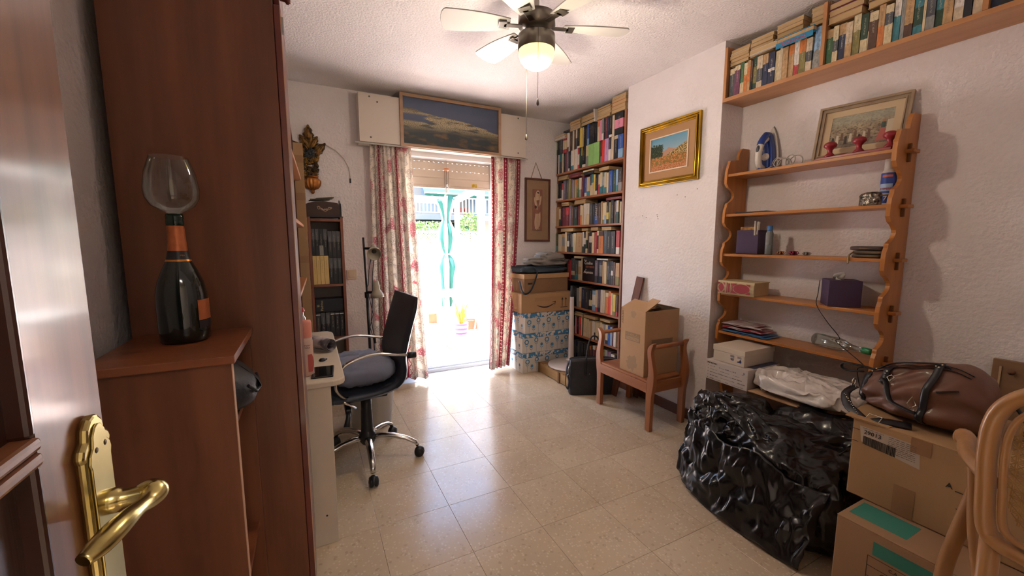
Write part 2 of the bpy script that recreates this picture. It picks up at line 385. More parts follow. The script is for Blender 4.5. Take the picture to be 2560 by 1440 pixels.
# building across the street: balcony, railing, awnings
bl = thing('apartment_building', (5, 17, -3), 'pale apartment building across the street with a railed balcony and green awnings', 'building')
G().box(-6, 18, 17, 20, -3, 7).build('wall', M('facade', '#8d877d', .9), bl)
G().box(-2, 14, 15.6, 17, 2.07, 2.30).build('balcony_slab', M('slab_grey', '#77737c', .8), bl)
for x in range(4): G().box(2.2+x*2.1, 3.6+x*2.1, 16.95, 17.02, 2.35, 3.6).build('window', M('dark_glass', '#7b8790', .2), bl)
for x in range(3): G().box(5.3+x*.35, 5.5+x*.35, 16.3, 16.5, 2.3, 2.62).build('balcony_chair_back', M('terracotta_thing', '#b25a4a', .8), bl)
g = G(); x = -2
rl = thing('balcony_railing', (5, 15.7, 2.3), 'white metal balcony railing with vertical bars on the building opposite', 'railing')
G().box(-2, 14, 15.68, 15.72, 2.93, 2.98).build('top_rail', white, rl); G().box(-2, 14, 15.68, 15.72, 2.34, 2.38).build('bottom_rail', white, rl)
BM = None
for k in range(60):
    if BM is None:
        BM = G().box(-.022, .022, -.015, .015, 0, .6).mesh('bar', white)
    o = bpy.data.objects.new('bar', BM); col.objects.link(o); o.parent = rl; o.location = (3.2+k*.145-5, 0, .06)
awm = M('awning_green', '#074437', .8)
def awn(name, x0, x1, y, z0, z1, lab, out=1.0):
    t = thing(name, ((x0+x1)/2, y, z0), lab, 'awning')
    G().add([(x0, y, z1), (x1, y, z1), (x1, y-out, z0+.12), (x0, y-out, z0+.12)], [(0, 1, 2, 3)]).build('canopy', awm, t, solid=.01)
    g = G(); n = int((x1-x0)/.3)
    def fn(u, v): return (x0+(x1-x0)*u, y-out-.005, z0+.12-v*(.09+.035*abs(math.sin(PI*u*n))))
    g.grid(fn, n*6, 1).build('valance', awm, t, solid=.01)
    G().tube([(x0, y-out, z0+.12), (x1, y-out, z0+.12)], .03, 8).build('front_bar', white, t)
awn('awning', 4.1, 8.0, 16.6, 2.98, 3.9, 'green fabric awning over the balcony railing opposite', 1.0)
awn('awning', 3.6, 6.0, 16.98, 1.45, 2.04, 'lower green awning beneath the grey balcony slab opposite', 2.2)
# terrace things: striped pot with a dry plant, folding table legs, box, brick edging
pt = thing('striped_pot', (1.80, 5.13, -.02), 'white plant pot with purple stripes and a dry plant on the terrace', 'plant pot')
pw = M('pot_white', '#e8e2d8', .5); pp = M('pot_purple', '#6a3f86', .5)
g = G(); pr_ = [(0, 0), (.075, 0), (.088, .03), (.095, .06), (.10, .09), (.103, .12), (.105, .15), (.106, .18), (.095, .18), (.09, .05)]
for i in range(len(pr_)-1): g.lathe([pr_[i], pr_[i+1]], (1.80, 5.13, -.02), 24, mi=1 if i in (2, 4, 6) else 0)
g.build('pot', [pw, pp], pt)
g = G(); rn = random.Random(2)
for i in range(26):
    a = rn.uniform(0, 6.3); t_ = rn.uniform(.02, .14); h = rn.uniform(.12, .4)
    g.tube([(1.80, 5.13, .12), (1.80+t_*.5*math.cos(a), 5.13+t_*.5*math.sin(a), .12+h*.6), (1.80+t_*math.cos(a), 5.13+t_*math.sin(a), .12+h)], [.006, .009, .002], 4)
o = g.build('dry_stems', M('dry_plant', '#c9963c', .8), pt); o['kind'] = 'stuff'
def loop(name, pts, lab):
    tag(G().tube(pts, .009, 8).build(name, M('enamel', '#d9d2bf', .4)), lab, 'table leg')
ft = thing('folding_table', (1.5, 4.85, -.02), 'white metal folding table standing on the terrace behind the door', 'table')
em = M('enamel', '#e2dccb', .4)
G().tube([(1.18, 5.05, .6), (1.12, 4.72, .02), (1.15, 4.66, -.011), (1.47, 4.72, -.011), (1.5, 4.76, .02), (1.56, 5.15, .6)], .009, 8).build('leg', em, ft)
G().tube([(1.6, 4.75, .6), (1.34, 4.5, .0), (1.36, 4.44, -.011), (1.72, 4.52, -.011), (1.75, 4.56, .02), (2.0, 4.9, .6)], .009, 8).build('leg', em, ft)
G().box(1.1, 2.05, 4.6, 5.2, .6, .625).build('table_top', M('white_top', '#eceae4', .4), ft, bev=.008)
brk = M('brick_red', '#a8472f', .9, c2='#8f3b28', ns=8)
tag(G().box(2.0, 2.16, 5.42, 5.58, -.02, .11).build('brick', brk), 'red brick on the terrace floor right of the striped pot', 'brick')
tag(G().box(1.62, 1.75, 6.1, 6.16, -.02, .13).build('brick', brk), 'red brick standing on end behind the parasol foot', 'brick')
# wind chime hanging in the door opening
wc = thing('wind_chime', (1.2, 3.76, 1.6), 'small wind chime with metal tubes hanging from the shutter box in the doorway', 'wind chime')
G().lathe([(0, 0), (.027, 0), (.027, .014), (0, .014)], (1.2, 3.76, 1.935), 20).build('disc', M('chime_wood', '#c47a4a', .5), wc)
cm = M('chime_metal', '#a59a90', .3, .9)
for a, l in ((0, .20), (2.1, .26), (4.2, .22), (1.0, .14)): G().tube([(1.2+.02*math.cos(a), 3.76+.02*math.sin(a), 1.925), (1.2+.02*math.cos(a), 3.76+.02*math.sin(a), 1.925-l)], .004, 8).build('tube', cm, wc)
G().tube([(1.2, 3.76, 1.93), (1.2, 3.76, 1.70)], .0012, 5).tube([(1.2, 3.76, 1.949), (1.2, 3.76, 2.04)], .0012, 5).lathe([(0, 0), (.009, .003), (.009, .012), (0, .015)], (1.2, 3.76, 1.80), 10).build('string', M('cord', '#8a8178', .8), wc)

# ================================================================== CURTAINS
def cloth_mat():
    m = bpy.data.materials.new('curtain_print'); m.use_nodes = True; nt = m.node_tree; N = nt.nodes; L = nt.links; b = N['Principled BSDF']
    b.inputs['Roughness'].default_value = .9
    uv = N.new('ShaderNodeUVMap'); sp = N.new('ShaderNodeSeparateXYZ'); L.new(uv.outputs[0], sp.inputs[0])
    def math_(op, a, bb=None, c=None):
        n = N.new('ShaderNodeMath'); n.operation = op
        for i, q in enumerate((a, bb, c)):
            if q is None: continue
            if isinstance(q, (int, float)): n.inputs[i].default_value = q
            else: L.new(q, n.inputs[i])
        return n.outputs[0]
    def mix(f, a, c):
        n = N.new('ShaderNodeMix'); n.data_type = 'RGBA'; L.new(f, n.inputs[0])
        for i, q in ((6, a), (7, c)):
            if isinstance(q, str): n.inputs[i].default_value = hexc(q)
            else: L.new(q, n.inputs[i])
        return n.outputs[2]
    def step(x, e, s=.002):
        n = N.new('ShaderNodeMapRange'); L.new(x, n.inputs[0]); n.inputs[1].default_value = e-s; n.inputs[2].default_value = e+s; return n.outputs[0]
    # uv is in metres of cloth; one repeat is .36 m wide: flowers, scroll band, red band, scroll band
    X = math_('MULTIPLY', math_('FRACT', math_('DIVIDE', sp.outputs[0], .30)), .30)
    Z = sp.outputs[1]
    def band(a, c): return math_('MULTIPLY', step(X, a), math_('SUBTRACT', 1, step(X, c)))
    no1 = N.new('ShaderNodeTexNoise'); no1.inputs['Scale'].default_value = 17; L.new(uv.outputs[0], no1.inputs['Vector']); no1.inputs['Detail'].default_value = 1
    no2 = N.new('ShaderNodeTexNoise'); no2.inputs['Scale'].default_value = 95; L.new(uv.outputs[0], no2.inputs['Vector']); no2.inputs['Detail'].default_value = 3
    no3 = N.new('ShaderNodeTexNoise'); no3.inputs['Scale'].default_value = 9; L.new(uv.outputs[0], no3.inputs['Vector']); no3.inputs['Detail'].default_value = 0
    spray = math_('MULTIPLY', step(no1.outputs[0], .475, .03), step(no2.outputs[0], .50, .03))
    rose = math_('MULTIPLY', step(no3.outputs[0], .63, .02), step(no2.outputs[0], .44, .04))
    c = mix(math_('MULTIPLY', spray, .65), '#f0eae0', '#a39c98')
    c = mix(math_('MULTIPLY', rose, .8), c, '#c87486')
    # scroll bands: fine vine
    wv = math_('SINE', math_('MULTIPLY', Z, 80)); wx = math_('MULTIPLY', wv, .006)
    vo = N.new('ShaderNodeTexVoronoi'); vo.feature = 'DISTANCE_TO_EDGE'; vo.inputs['Scale'].default_value = 70; L.new(uv.outputs[0], vo.inputs['Vector'])
    vine = math_('SUBTRACT', 1, step(vo.outputs['Distance'], .13, .05))
    sc_ = mix(math_('MULTIPLY', vine, .6), '#eee7dc', '#8c7a72')
    for a in (.165, .235):
        mid = math_('ABSOLUTE', math_('SUBTRACT', math_('SUBTRACT', X, a+.013), wx))
        sc2 = mix(math_('SUBTRACT', 1, step(mid, .0022, .0006)), sc_, '#b8455c')
        c = mix(band(a, a+.027), c, sc2)
    # red band with white blossoms in a row
    zz_ = math_('SUBTRACT', math_('FRACT', math_('DIVIDE', Z, .036)), .5); zz2 = math_('MULTIPLY', zz_, .036)
    xx_ = math_('SUBTRACT', X, .2135)
    dd = math_('SQRT', math_('ADD', math_('MULTIPLY', zz2, zz2), math_('MULTIPLY', xx_, xx_)))
    fl_ = math_('SUBTRACT', 1, step(dd, .0085, .0008)); fl2 = math_('MULTIPLY', fl_, step(no2.outputs[0], .42, .03))
    zz3 = math_('MULTIPLY', math_('SUBTRACT', math_('FRACT', math_('ADD', math_('DIVIDE', Z, .036), .5)), .5), .036)
    d2 = math_('SQRT', math_('ADD', math_('MULTIPLY', zz3, zz3), math_('MULTIPLY', xx_, xx_)))
    f3 = math_('MAXIMUM', fl2, math_('SUBTRACT', 1, step(d2, .0035, .0006)))
    red = mix(f3, '#a93a52', '#efe1da')
    c = mix(band(.190, .237), c, red)
    L.new(c, b.inputs['Base Color'])
    tr_ = N.new('ShaderNodeBsdfTranslucent'); L.new(c, tr_.inputs[0]); ms = N.new('ShaderNodeMixShader'); ms.inputs[0].default_value = .55
    L.new(b.outputs[0], ms.inputs[1]); L.new(tr_.outputs[0], ms.inputs[2]); L.new(ms.outputs[0], N['Material Output'].inputs[0])
    return m
curt = cloth_mat()
def curtain(label, xt0, xt1, xb0, xb1, yt, yb, z0, z1, pl, cloth_w, u0=0, seed=1, yb0=None):
    rnd = random.Random(seed); ph = [rnd.uniform(-.5, .5) for _ in range(pl+2)]
    nu, nv = pl*14, 40
    g = G()
    if yb0 is None: yb0 = yb
    def fn(u, v):
        t = 1-v                                   # v=0 top
        xt = xt0+(xt1-xt0)*u; xb = xb0+(xb1-xb0)*u
        s = v**1.3; x = xt*(1-s)+xb*s; y = yt*(1-v)+(yb0+(yb-yb0)*u)*v
        k = u*pl; am = .030+.014*v + .010*math.sin(k*1.7+seed)*v
        w_ = math.sin(2*PI*(k+.12*math.sin(3*v+seed+k)*v)); w_ = math.copysign(abs(w_)**.8, w_)
        y += am*w_*(.75+.5*mnoise.noise(Vector((k, v*1.5, seed))))
        x += .010*math.cos(4*PI*k)*(.3+v)*.5
        return (x, y, z1+(z0-z1)*v)
    def idx(i, j): return fn(i/nu, j/nv)
    vs = [idx(i, j) for i in range(nu+1) for j in range(nv+1)]
    # width of cloth used: scale of u
    fs = []; uvs = []
    for i in range(nu):
        for j in range(nv):
            fs.append((i*(nv+1)+j, (i+1)*(nv+1)+j, (i+1)*(nv+1)+j+1, i*(nv+1)+j+1))
            a, b = u0+cloth_w*i/nu, u0+cloth_w*(i+1)/nu; c0 = z1+(z0-z1)*j/nv; c1 = z1+(z0-z1)*(j+1)/nv
            uvs.append([(a, c0), (b, c0), (b, c1), (a, c1)])
    g.add(vs, fs, 0, uvs, True)
    o = g.build('curtain', curt, solid=.002)
    tag(o, label, 'curtain')
    return o
curtain('floral curtain with red flower stripes hanging left of the terrace door, behind the desk chair', .49, .83, .46, .91, 3.585, 3.50, .04, 2.07, 5, .72, .06, 1, yb0=3.60)
curtain('floral curtain with red flower stripes hanging between the terrace door and the stacked boxes', 1.585, 1.90, 1.50, 1.725, 3.585, 3.50, .04, 2.07, 5, .70, .17, 2, yb0=3.44)
# ================================================================== LEFT SIDE
cherry = wood('cherry_veneer', '#77472d', '#59321f', 'z', .4, .1, .8)
cherry_x = wood('cherry_top', '#80492c', '#63351f', 'x', .35, .2)
cherry_e = M('cherry_edge', '#6b3026', .3, c2='#5a261d', ns=4, coat=.3)
# the open door the photograph was taken beside: hinge behind the camera
door_w = wood('door_mahogany', '#7a4a2c', '#56301c', 'z', .34, .35, 1.2, .008)
door_d = wood('door_panel_dark', '#3a1b12', '#28110b', 'z', .3, .5, 1.2)
brass = M('brass', '#c4b478', .24, 1, c2='#a3924f', ns=12, mix=(.4, .8))
D0 = Vector((-.222, .55, 0)); dv = Vector((0, 1, 0)); nv_ = Vector((dv.y, -dv.x, 0))   # nv_ points into the room
TD = Matrix((( dv.x, nv_.x, 0, D0.x), (dv.y, nv_.y, 0, D0.y), (0, 0, 1, 0), (0, 0, 0, 1)))                 # local x along the leaf, y out, z up
dr = thing('door_2', (D0.x, D0.y, 0), None, None); dr['kind'] = 'structure'
def DG(): g = G(); g.T = TD; return g
W0, W1 = -.72, .058
DG().box(W1-.126, W1, -.036, 0, .01, 2.03).build('stile', door_w, dr, bev=.003)
DG().box(W0, W0+.14, -.036, 0, .01, 2.03).build('stile', door_w, dr, bev=.003)
DG().box(W0+.14, W1-.126, -.034, -.002, .01, .2).build('rail', door_w, dr)
DG().box(W0+.14, W1-.126, -.034, -.002, 1.88, 2.03).build('rail', door_w, dr)
for z0, z1 in ((.2, 1.088), (1.108, 1.88)):
    g = DG(); a, b = W0+.14, W1-.126
    g.box(a, b, -.026, -.012, z0, z1).build('panel', door_d, dr)
    g = DG(); g.box(a+.06, b-.06, -.03, -.006, z0+.06, z1-.06).build('raised_field', door_d, dr, bev=.01)
for z0 in (1.085, 1.099):
    DG().box(W0+.14, W1-.126, -.03, .006, z0, z0+.012).build('moulding', door_w, dr, bev=.004)
DG().box(W1-.133, W1-.123, -.03, .002, .2, 1.086).build('moulding', door_d, dr, bev=.004)
DG().box(W1-.133, W1-.123, -.03, .002, 1.11, 1.88).build('moulding', door_d, dr, bev=.004)
# brass plate with arched, stepped top
hd = thing('door_handle', (D0.x, D0.y, 1.0), None, None); hd.parent = dr; hd.location = (0, 0, 1.0)
def plate(hw, top, y0, y1, zb):
    pl = [(-hw, zb), (hw, zb), (hw, top-.042), (hw*1.12, top-.036), (hw*1.0, top-.028), (hw*.72, top-.022), (hw*.62, top-.010), (hw*.3, top-.002), (0, top),
          (-hw*.3, top-.002), (-hw*.62, top-.010), (-hw*.72, top-.022), (-hw*1.0, top-.028), (-hw*1.12, top-.036), (-hw, top-.042)]
    g = DG(); n = len(pl)
    return g, pl
PC = .014
g, pl = plate(.029, 1.096, 0, .009, .84); g.prism([(PC+x_, z_) for x_, z_ in pl], 0, .009, 'xz')
g.build('plate', brass, hd, bev=.0035)
g, pl = plate(.022, 1.086, 0, .009, .845); g.prism([(PC+x_, z_) for x_, z_ in pl], .009, .0112, 'xz')
g.build('plate_face', brass, hd, bev=.001)
dk = M('screw_dark', '#4a3a22', .4, .8)
for xx in (-.0095, .0105):
    g = DG(); g.lathe([(0, .0117), (.0026, .0118), (.0033, .0112)], (PC+xx, 0, 1.060), 12, axis=(0, 1, 0)); g.build('screw', dk, hd)
NZ = .993
g = DG(); g.lathe([(.0135, .010), (.0135, .018), (.0112, .020), (.0098, .023), (.0095, .038), (.0105, .046)], (.020, 0, NZ), 24, axis=(0, 1, 0)); g.build('neck', brass, hd)
def catm0(P, n=5):
    out = []
    for i in range(len(P)-1):
        p0, p1, p2, p3 = P[max(i-1, 0)], P[i], P[i+1], P[min(i+2, len(P)-1)]
        for k in range(n):
            t = k/n; out.append(tuple(.5*((2*b)+(c-a)*t+(2*a-5*b+4*c-d)*t*t+(3*b-a-3*c+d)*t**3) for a, b, c, d in zip(p0, p1, p2, p3)))
    out.append(tuple(P[-1])); return out
pts = catm0([(.019, .034, NZ, .0105), (.025, .0435, NZ+.001, .0135), (.020, .0485, NZ-.001, .0138), (.004, .0475, NZ-.002, .0098), (-.016, .0455, NZ+.003, .0082), (-.038, .0435, NZ+.007, .0098), (-.058, .040, NZ+.008, .0108), (-.076, .035, NZ+.007, .0100), (-.090, .029, NZ+.005, .0065)], 4)
g = DG(); g.tube([p[:3] for p in pts], [p[3] for p in pts], 16, flat=.85); g.build('lever', brass, hd)

# tall cherry wardrobe seen side-on
wdx0, wdx1, wdy = -.425, -.0535, 1.365
wd = thing('wardrobe', (-.23, 1.6, 0), 'tall reddish-brown veneered wardrobe seen side-on, behind the corked bottle', 'wardrobe')
G().box(wdx0, wdx1, wdy, wdy+.018, .0, 2.46).box(wdx0, wdx1, 1.71, 1.728, 0, 2.46).box(wdx0, wdx1, wdy+.018, 1.71, 2.44, 2.46).box(wdx0, wdx1, wdy+.018, 1.71, .06, .08).build('body', cherry, wd, bev=.0015)
G().box(wdx0+.005, wdx0+.01, wdy+.018, 1.71, .08, 2.44).build('back_panel', cherry, wd)
G().box(wdx1+.001, wdx1+.018, wdy+.003, 1.726, .09, 1.93).build('door', cherry_e, wd, bev=.002)
G().box(wdx1+.001, wdx1+.018, wdy+.003, 1.726, 1.945, 2.45).build('door', cherry_e, wd, bev=.002)
G().lathe([(.004, 0), (.004, .012), (.009, .016), (.010, .022), (.006, .027), (0, .028)], (wdx1+.018, 1.41, 1.965), 16, axis=(1, 0, 0)).build('knob', cherry_e, wd)
G().box(wdx1+.018, wdx1+.024, wdy+.004, wdy+.02, 1.86, 1.90).build('hinge', M('steel', '#a9a6a2', .3, 1), wd)
G().box(wdx1+.0165, wdx1+.0185, wdy+.002, wdy+.0045, .09, 2.45).build('edge_strip', M('light_edge', '#b98e70', .35), wd)
# low cherry cabinet in front of it, open to the room
cb = thing('low_cabinet', (-.29, 1.2, 0), 'low reddish-brown open cabinet standing against the side of the wardrobe', 'cabinet')
cx0, cx1, cy0, cy1, ct = -.405, -.165, 1.045, 1.362, 1.03
G().box(cx0-.01, cx1+.008, cy0-.012, cy1, ct-.018, ct).build('top', cherry_x, cb, bev=.002)
G().box(cx0, cx1, cy0, cy0+.016, 0, ct-.018).build('side_panel', cherry, cb, bev=.0015)
G().box(cx0, cx1, cy1-.016, cy1, 0, ct-.018).build('side_panel', cherry, cb, bev=.0015)
G().box(cx0, cx0+.008, cy0+.016, cy1-.016, 0, ct-.018).build('back_panel', cherry, cb)
for z in (.08, .42, .835): G().box(cx0+.008, cx1-.012, cy0+.016, cy1-.016, z, z+.016).build('shelf', cherry_x, cb, bev=.001)
G().box(cx1-.0005, cx1+.001, cy0-.0005, cy0+.0165, 0, ct-.018).build('edge_strip', M('light_edge', '#b98e70', .35), cb)
# things in the cabinet
lb = M('black_leather', '#1c1c20', .45, c2='#26262c', ns=20, bump=.1, bs=120)
bg_ = thing('folded_handbag', (-.27, 1.2, .852), 'small black handbag stuffed in the open cabinet beneath the bottle', 'bag')
def fn(u, v):
    t = PI*v; p = 2*PI*u; q = 1+.12*mnoise.noise(Vector((u*6, v*5, 1)))
    return (-.235+.10*q*math.sin(t)*math.cos(p), 1.205+.115*q*math.sin(t)*math.sin(p), .922+.066*q*math.cos(t)-.02*max(0, math.cos(p))*math.sin(t))
G().grid(fn, 28, 14).build('body', lb, bg_)
G().tube([(-.150, 1.14, .925), (-.137, 1.17, .90), (-.134, 1.22, .895), (-.145, 1.26, .92)], .004, 8).build('strap', lb, bg_)
# bottle with a wine glass stuck in its neck
bt = thing('wine_bottle', (-.285, 1.245, 1.03), 'dark sparkling-wine bottle with orange neck foil on the low cabinet', 'bottle')
bc = (-.285, 1.245, 1.03)
glassb = M('bottle_glass', '#0a1210', .06, coat=.3, spec=.6)
K = 1.0
G().lathe([(0, .004), (.040, .0), (.0495, .006), (.0510, .03), (.0515, .085), (.0505, .12), (.0455, .148), (.035, .177), (.0255, .198), (.019, .222), (.0172, .262), (.0168, .27), (.0168, .278), (.0155, .287)], bc, 40).build('body', glassb, bt)
G().lathe([(.0155, .283), (.0175, .286), (.0178, .295), (.0165, .298), (.0178, .302), (.017, .312), (.0135, .3125)], bc, 32).build('lip', M('green_glass', '#12231a', .1), bt)
foil = M('orange_foil', '#b5683f', .35, .5, c2='#9c5530', ns=30, bump=.2, bs=60)
G().lathe([(.0198, .224), (.0184, .245), (.0176, .262), (.0174, .278), (.0166, .284)], bc, 32).build('neck_foil', foil, bt)
G().lathe([(.0245, .2035), (.0222, .212), (.0202, .224)], bc, 32).build('neck_band', M('band_black', '#15131c', .4), bt)
G().lathe([(.0262, .1985), (.0246, .2032)], bc, 32).build('gold_ring', M('gold_line', '#b9793a', .3, .8), bt)
def lab_fn(a0, a1, z0, z1, r0, r1):
    def f(u, v):
        a = a0+(a1-a0)*u; r = r0+(r1-r0)*v; return (bc[0]+r*math.cos(a), bc[1]+r*math.sin(a), bc[2]+z0+(z1-z0)*v)
    return f
G().grid(lab_fn(R(-45), R(30), .055, .105, .0525, .0522), 14, 2).build('label', foil, bt)
G().grid(lab_fn(R(-45), R(30), .036, .054, .0524, .0525), 14, 2).build('label', M('band_black', '#15131c', .4), bt)
text('MIA', .006, (bc[0]+.013, bc[1]-.0215, bc[2]+.213), (.85, .52, 0), (0, 0, 1), M('gold_line', '#b9793a', .3, .8), bt)
def thin_glass(name, tint='#f4f8f6', lo=.05):
    m = bpy.data.materials.new(name); m.use_nodes = True; nt = m.node_tree; N = nt.nodes; L = nt.links
    fr = N.new('ShaderNodeLayerWeight'); fr.inputs[0].default_value = .25
    tr_ = N.new('ShaderNodeBsdfTransparent'); tr_.inputs[0].default_value = hexc(tint); gg = N.new('ShaderNodeBsdfGlossy'); gg.inputs['Roughness'].default_value = .03
    mr = N.new('ShaderNodeMapRange'); mr.inputs[3].default_value = lo; mr.inputs[4].default_value = .7; L.new(fr.outputs['Fresnel'], mr.inputs[0])
    ms = N.new('ShaderNodeMixShader'); L.new(mr.outputs[0], ms.inputs[0]); L.new(tr_.outputs[0], ms.inputs[1]); L.new(gg.outputs[0], ms.inputs[2]); L.new(ms.outputs[0], N['Material Output'].inputs[0])
    return m
gl = thin_glass('clear_glass', '#e6ebe8')
wg = tag(G().lathe([(.009, .296), (.0115, .302), (.0125, .314), (.022, .318), (.042, .331), (.0515, .350), (.0535, .372), (.048, .41), (.0365, .446)], bc, 48).build('wine_glass', gl), 'clear stemless wine glass sitting upside in the neck of the bottle', 'glass')
wg['label'] = 'clear wine glass bowl stuck in the mouth of the dark bottle'

# ---- desk
dw = M('desk_white', '#cbbfae', .45, c2='#c4b8a6', ns=3)
dk_ = thing('desk', (-.13, 2.2, 0), 'cream white computer desk between the wardrobe and the desk chair', 'desk')
pl = [(-.40, 1.735), (.06, 1.735), (.085, 1.742), (.10, 1.756), (.107, 1.78), (.107, 2.66), (.10, 2.70), (.08, 2.725), (.05, 2.735), (-.40, 2.735)]
G().prism(pl, .688, .713).build('top', dw, dk_, bev=.005)
G().box(-.40, .051, 1.746, 1.766, 0, .688).build('side_panel', dw, dk_, bev=.002)
G().box(-.40, .051, 2.69, 2.71, 0, .688).build('side_panel', dw, dk_, bev=.002)
G().box(-.38, -.365, 1.766, 2.69, .30, .688).build('back_panel', dw, dk_)
G().box(-.35, -.01, 1.79, 2.67, .60, .616).build('keyboard_tray', dw, dk_, bev=.002)
G().box(-.25, .06, 1.768, 1.788, .596, .612).build('drawer_runner', M('black_plastic', '#1c1c20', .4), dk_)
G().lathe([(0, .0015), (.004, .001), (.004, -.001)], (.01, 1.746, .13), 10, axis=(0, -1, 0)).build('peg_hole', M('black_plastic', '#1c1c20', .4), dk_)
# lotion bottle
lo = thing('lotion_bottle', (-.035, 1.85, .713), 'pink-capped lotion bottle on the desk beside the wardrobe edge', 'bottle')
G().lathe([(0, .002), (.026, 0), (.030, .008), (.030, .15), (.027, .162), (.020, .168), (0, .168)], (-.035, 1.85, .713), 28, sx=1, sy=.75).build('body', M('lotion_pink', '#cbb0a4', .35, c2='#c39f92', ns=4), lo)
G().lathe([(.0285, .165), (.0285, .225), (.026, .236), (0, .238)], (-.035, 1.85, .713), 28, sx=1, sy=.75).build('cap', M('coral', '#cf8576', .35), lo)
def lf(u, v):
    a = R(-80)+R(80)*u; z = .045+.055*v; r = .0306
    a = R(-75)+R(70)*(u)*(1-.5*abs(v-.5)*2); return (-.035+r*math.cos(a), 1.85+r*.75*math.sin(a), .713+.02+.075*v)
G().grid(lf, 8, 6).build('petal_print', M('petal', '#a8504c', .4), lo)
text('POW\nNAX', .0095, (-.026, 1.8258, .842), (1, -.0, 0), (0, 0, 1), M('ink_grey', '#6d6468', .6), lo)
# phone
ph = thing('smartphone', (.03, 1.86, .713), 'black smartphone lying on the near corner of the desk', 'phone')
g = G(); g.T = Matrix.Translation((.028, 1.862, .713)) @ Matrix.Rotation(R(-4), 4, 'Z')
g.box(-.042, .042, -.075, .075, 0, .0075).build('case', M('phone_case', '#141519', .35), ph, bev=.003)
g = G(); g.T = Matrix.Translation((.028, 1.862, .713)) @ Matrix.Rotation(R(-4), 4, 'Z')
g.box(-.037, .037, -.070, .070, .0075, .0082).build('screen', M('phone_glass', '#0b0c10', .05), ph)
# black cap, rolled magazine, papers
tag(G().lathe([(.014, 0), (.016, .004), (.010, .012), (0, .013)], (.03, 2.05, .713), 18).tube([(.03, 2.05, .717), (.05, 2.065, .716)], .004, 6).build('lens_cap', lb), 'tiny black cap lying on the desk between phone and rolled magazine', 'cap')
mag = thing('rolled_magazine', (.02, 2.28, .713), 'rolled-up glossy magazine with grey cover on the desk', 'magazine')
g = G(); A = Vector((-.09, 2.44, .748)); Bv = Vector((.075, 2.19, .748)); dd = (Bv-A).normalized(); sx_ = dd.cross(Vector((0, 0, 1)))
def rf(u, v):
    a = 2*PI*2.6*u; r = .034-.016*u; p = A+(Bv-A)*v + sx_*r*math.cos(a) + Vector((0, 0, 1))*r*math.sin(a); return tuple(p)
g.grid(rf, 80, 10).build('cover', M('mag_cover', '#b9b2b8', .25, c2='#5f5a60', ns=14, mix=(.45, .6)), mag, solid=.0012)
pm = M('paper', '#d6d1c6', .7, c2='#c4beb2', ns=30, mix=(.5, .7))
for (x_, y_, rz, lab) in ((-.02, 2.50, .2, 'printed leaflet lying behind the rolled magazine on the desk'), (.01, 2.42, -.5, 'white sheet of paper lying half under the rolled magazine')):
    g = G(); g.T = Matrix.Translation((x_, y_, .7135+.0015*(rz < 0))) @ Matrix.Rotation(rz, 4, 'Z')
    pp_ = thing('paper_sheet', (x_, y_, .713), lab, 'paper')
    g.grid(lambda u, v: (-.07+.14*u, -.05+.10*v, .004*math.sin(3*u+2*v)**2+.0005), 8, 6).build('sheet', pm, pp_, solid=.0006)
    g = G(); g.T = Matrix.Translation((x_, y_, .7185+.0015*(rz < 0))) @ Matrix.Rotation(rz, 4, 'Z')
    for k in range(4): g.box(-.055, .04-.01*k, -.035+.018*k, -.031+.018*k, 0, .0004)
    g.build('print', M('ink_grey', '#6d6468', .6), pp_)
# little perfume bottle behind the lotion
pf = thing('trinket_bottle', (-.06, 2.4, .713), 'small silver and red topped bottle standing at the back of the desk', 'bottle')
G().lathe([(0, 0), (.022, 0), (.024, .01), (.024, .12), (.014, .135), (.014, .15)], (-.06, 2.6, .713), 20).build('body', M('chrome', '#c9c6c2', .15, 1), pf)
G().lathe([(.016, .15), (.022, .16), (.016, .178), (0, .185)], (-.06, 2.6, .713), 16).build('stopper', M('stopper_red', '#a8302c', .4), pf)

# ---- tall bookcase beyond the wardrobe, against the left wall
tb = thing('tall_bookcase', (-.27, 2.5, 0), 'tall dark open bookcase against the left wall beyond the wardrobe', 'bookcase')
bkx0, bkx1, bky0, bky1 = -.45, -.055, 1.76, 3.02
zt = 1.93
darkb = wood('bookcase_brown', '#5a3526', '#43261b', 'z', .45)
pine = wood('shelf_pine', '#b0744a', '#96603c', 'y', .4, .1)
G().box(bkx0, bkx1, bky1-.018, bky1, .72, zt).build('side_panel', darkb, tb)
G().box(bkx0, bkx1, bky0, bky0+.018, .72, zt).build('side_panel', darkb, tb)
G().box(bkx0, bkx0+.008, bky0+.018, bky1-.018, .72, zt).build('back_panel', darkb, tb)
G().box(bkx0, bkx1, bky0+.018, bky1-.018, zt-.018, zt).build('top_panel', darkb, tb)
for z in (1.02, 1.36, 1.66):
    pl = [(bkx0+.008, bky0+.018), (bkx1, bky0+.018), (bkx1+.008, bky0+.1), (bkx1+.03, bky1-.3), (bkx1+.035, bky1-.06), (bkx1+.02, bky1-.019), (bkx0+.008, bky1-.019)]
    G().prism(pl, z, z+.018).build('shelf', pine, tb, bev=.003)
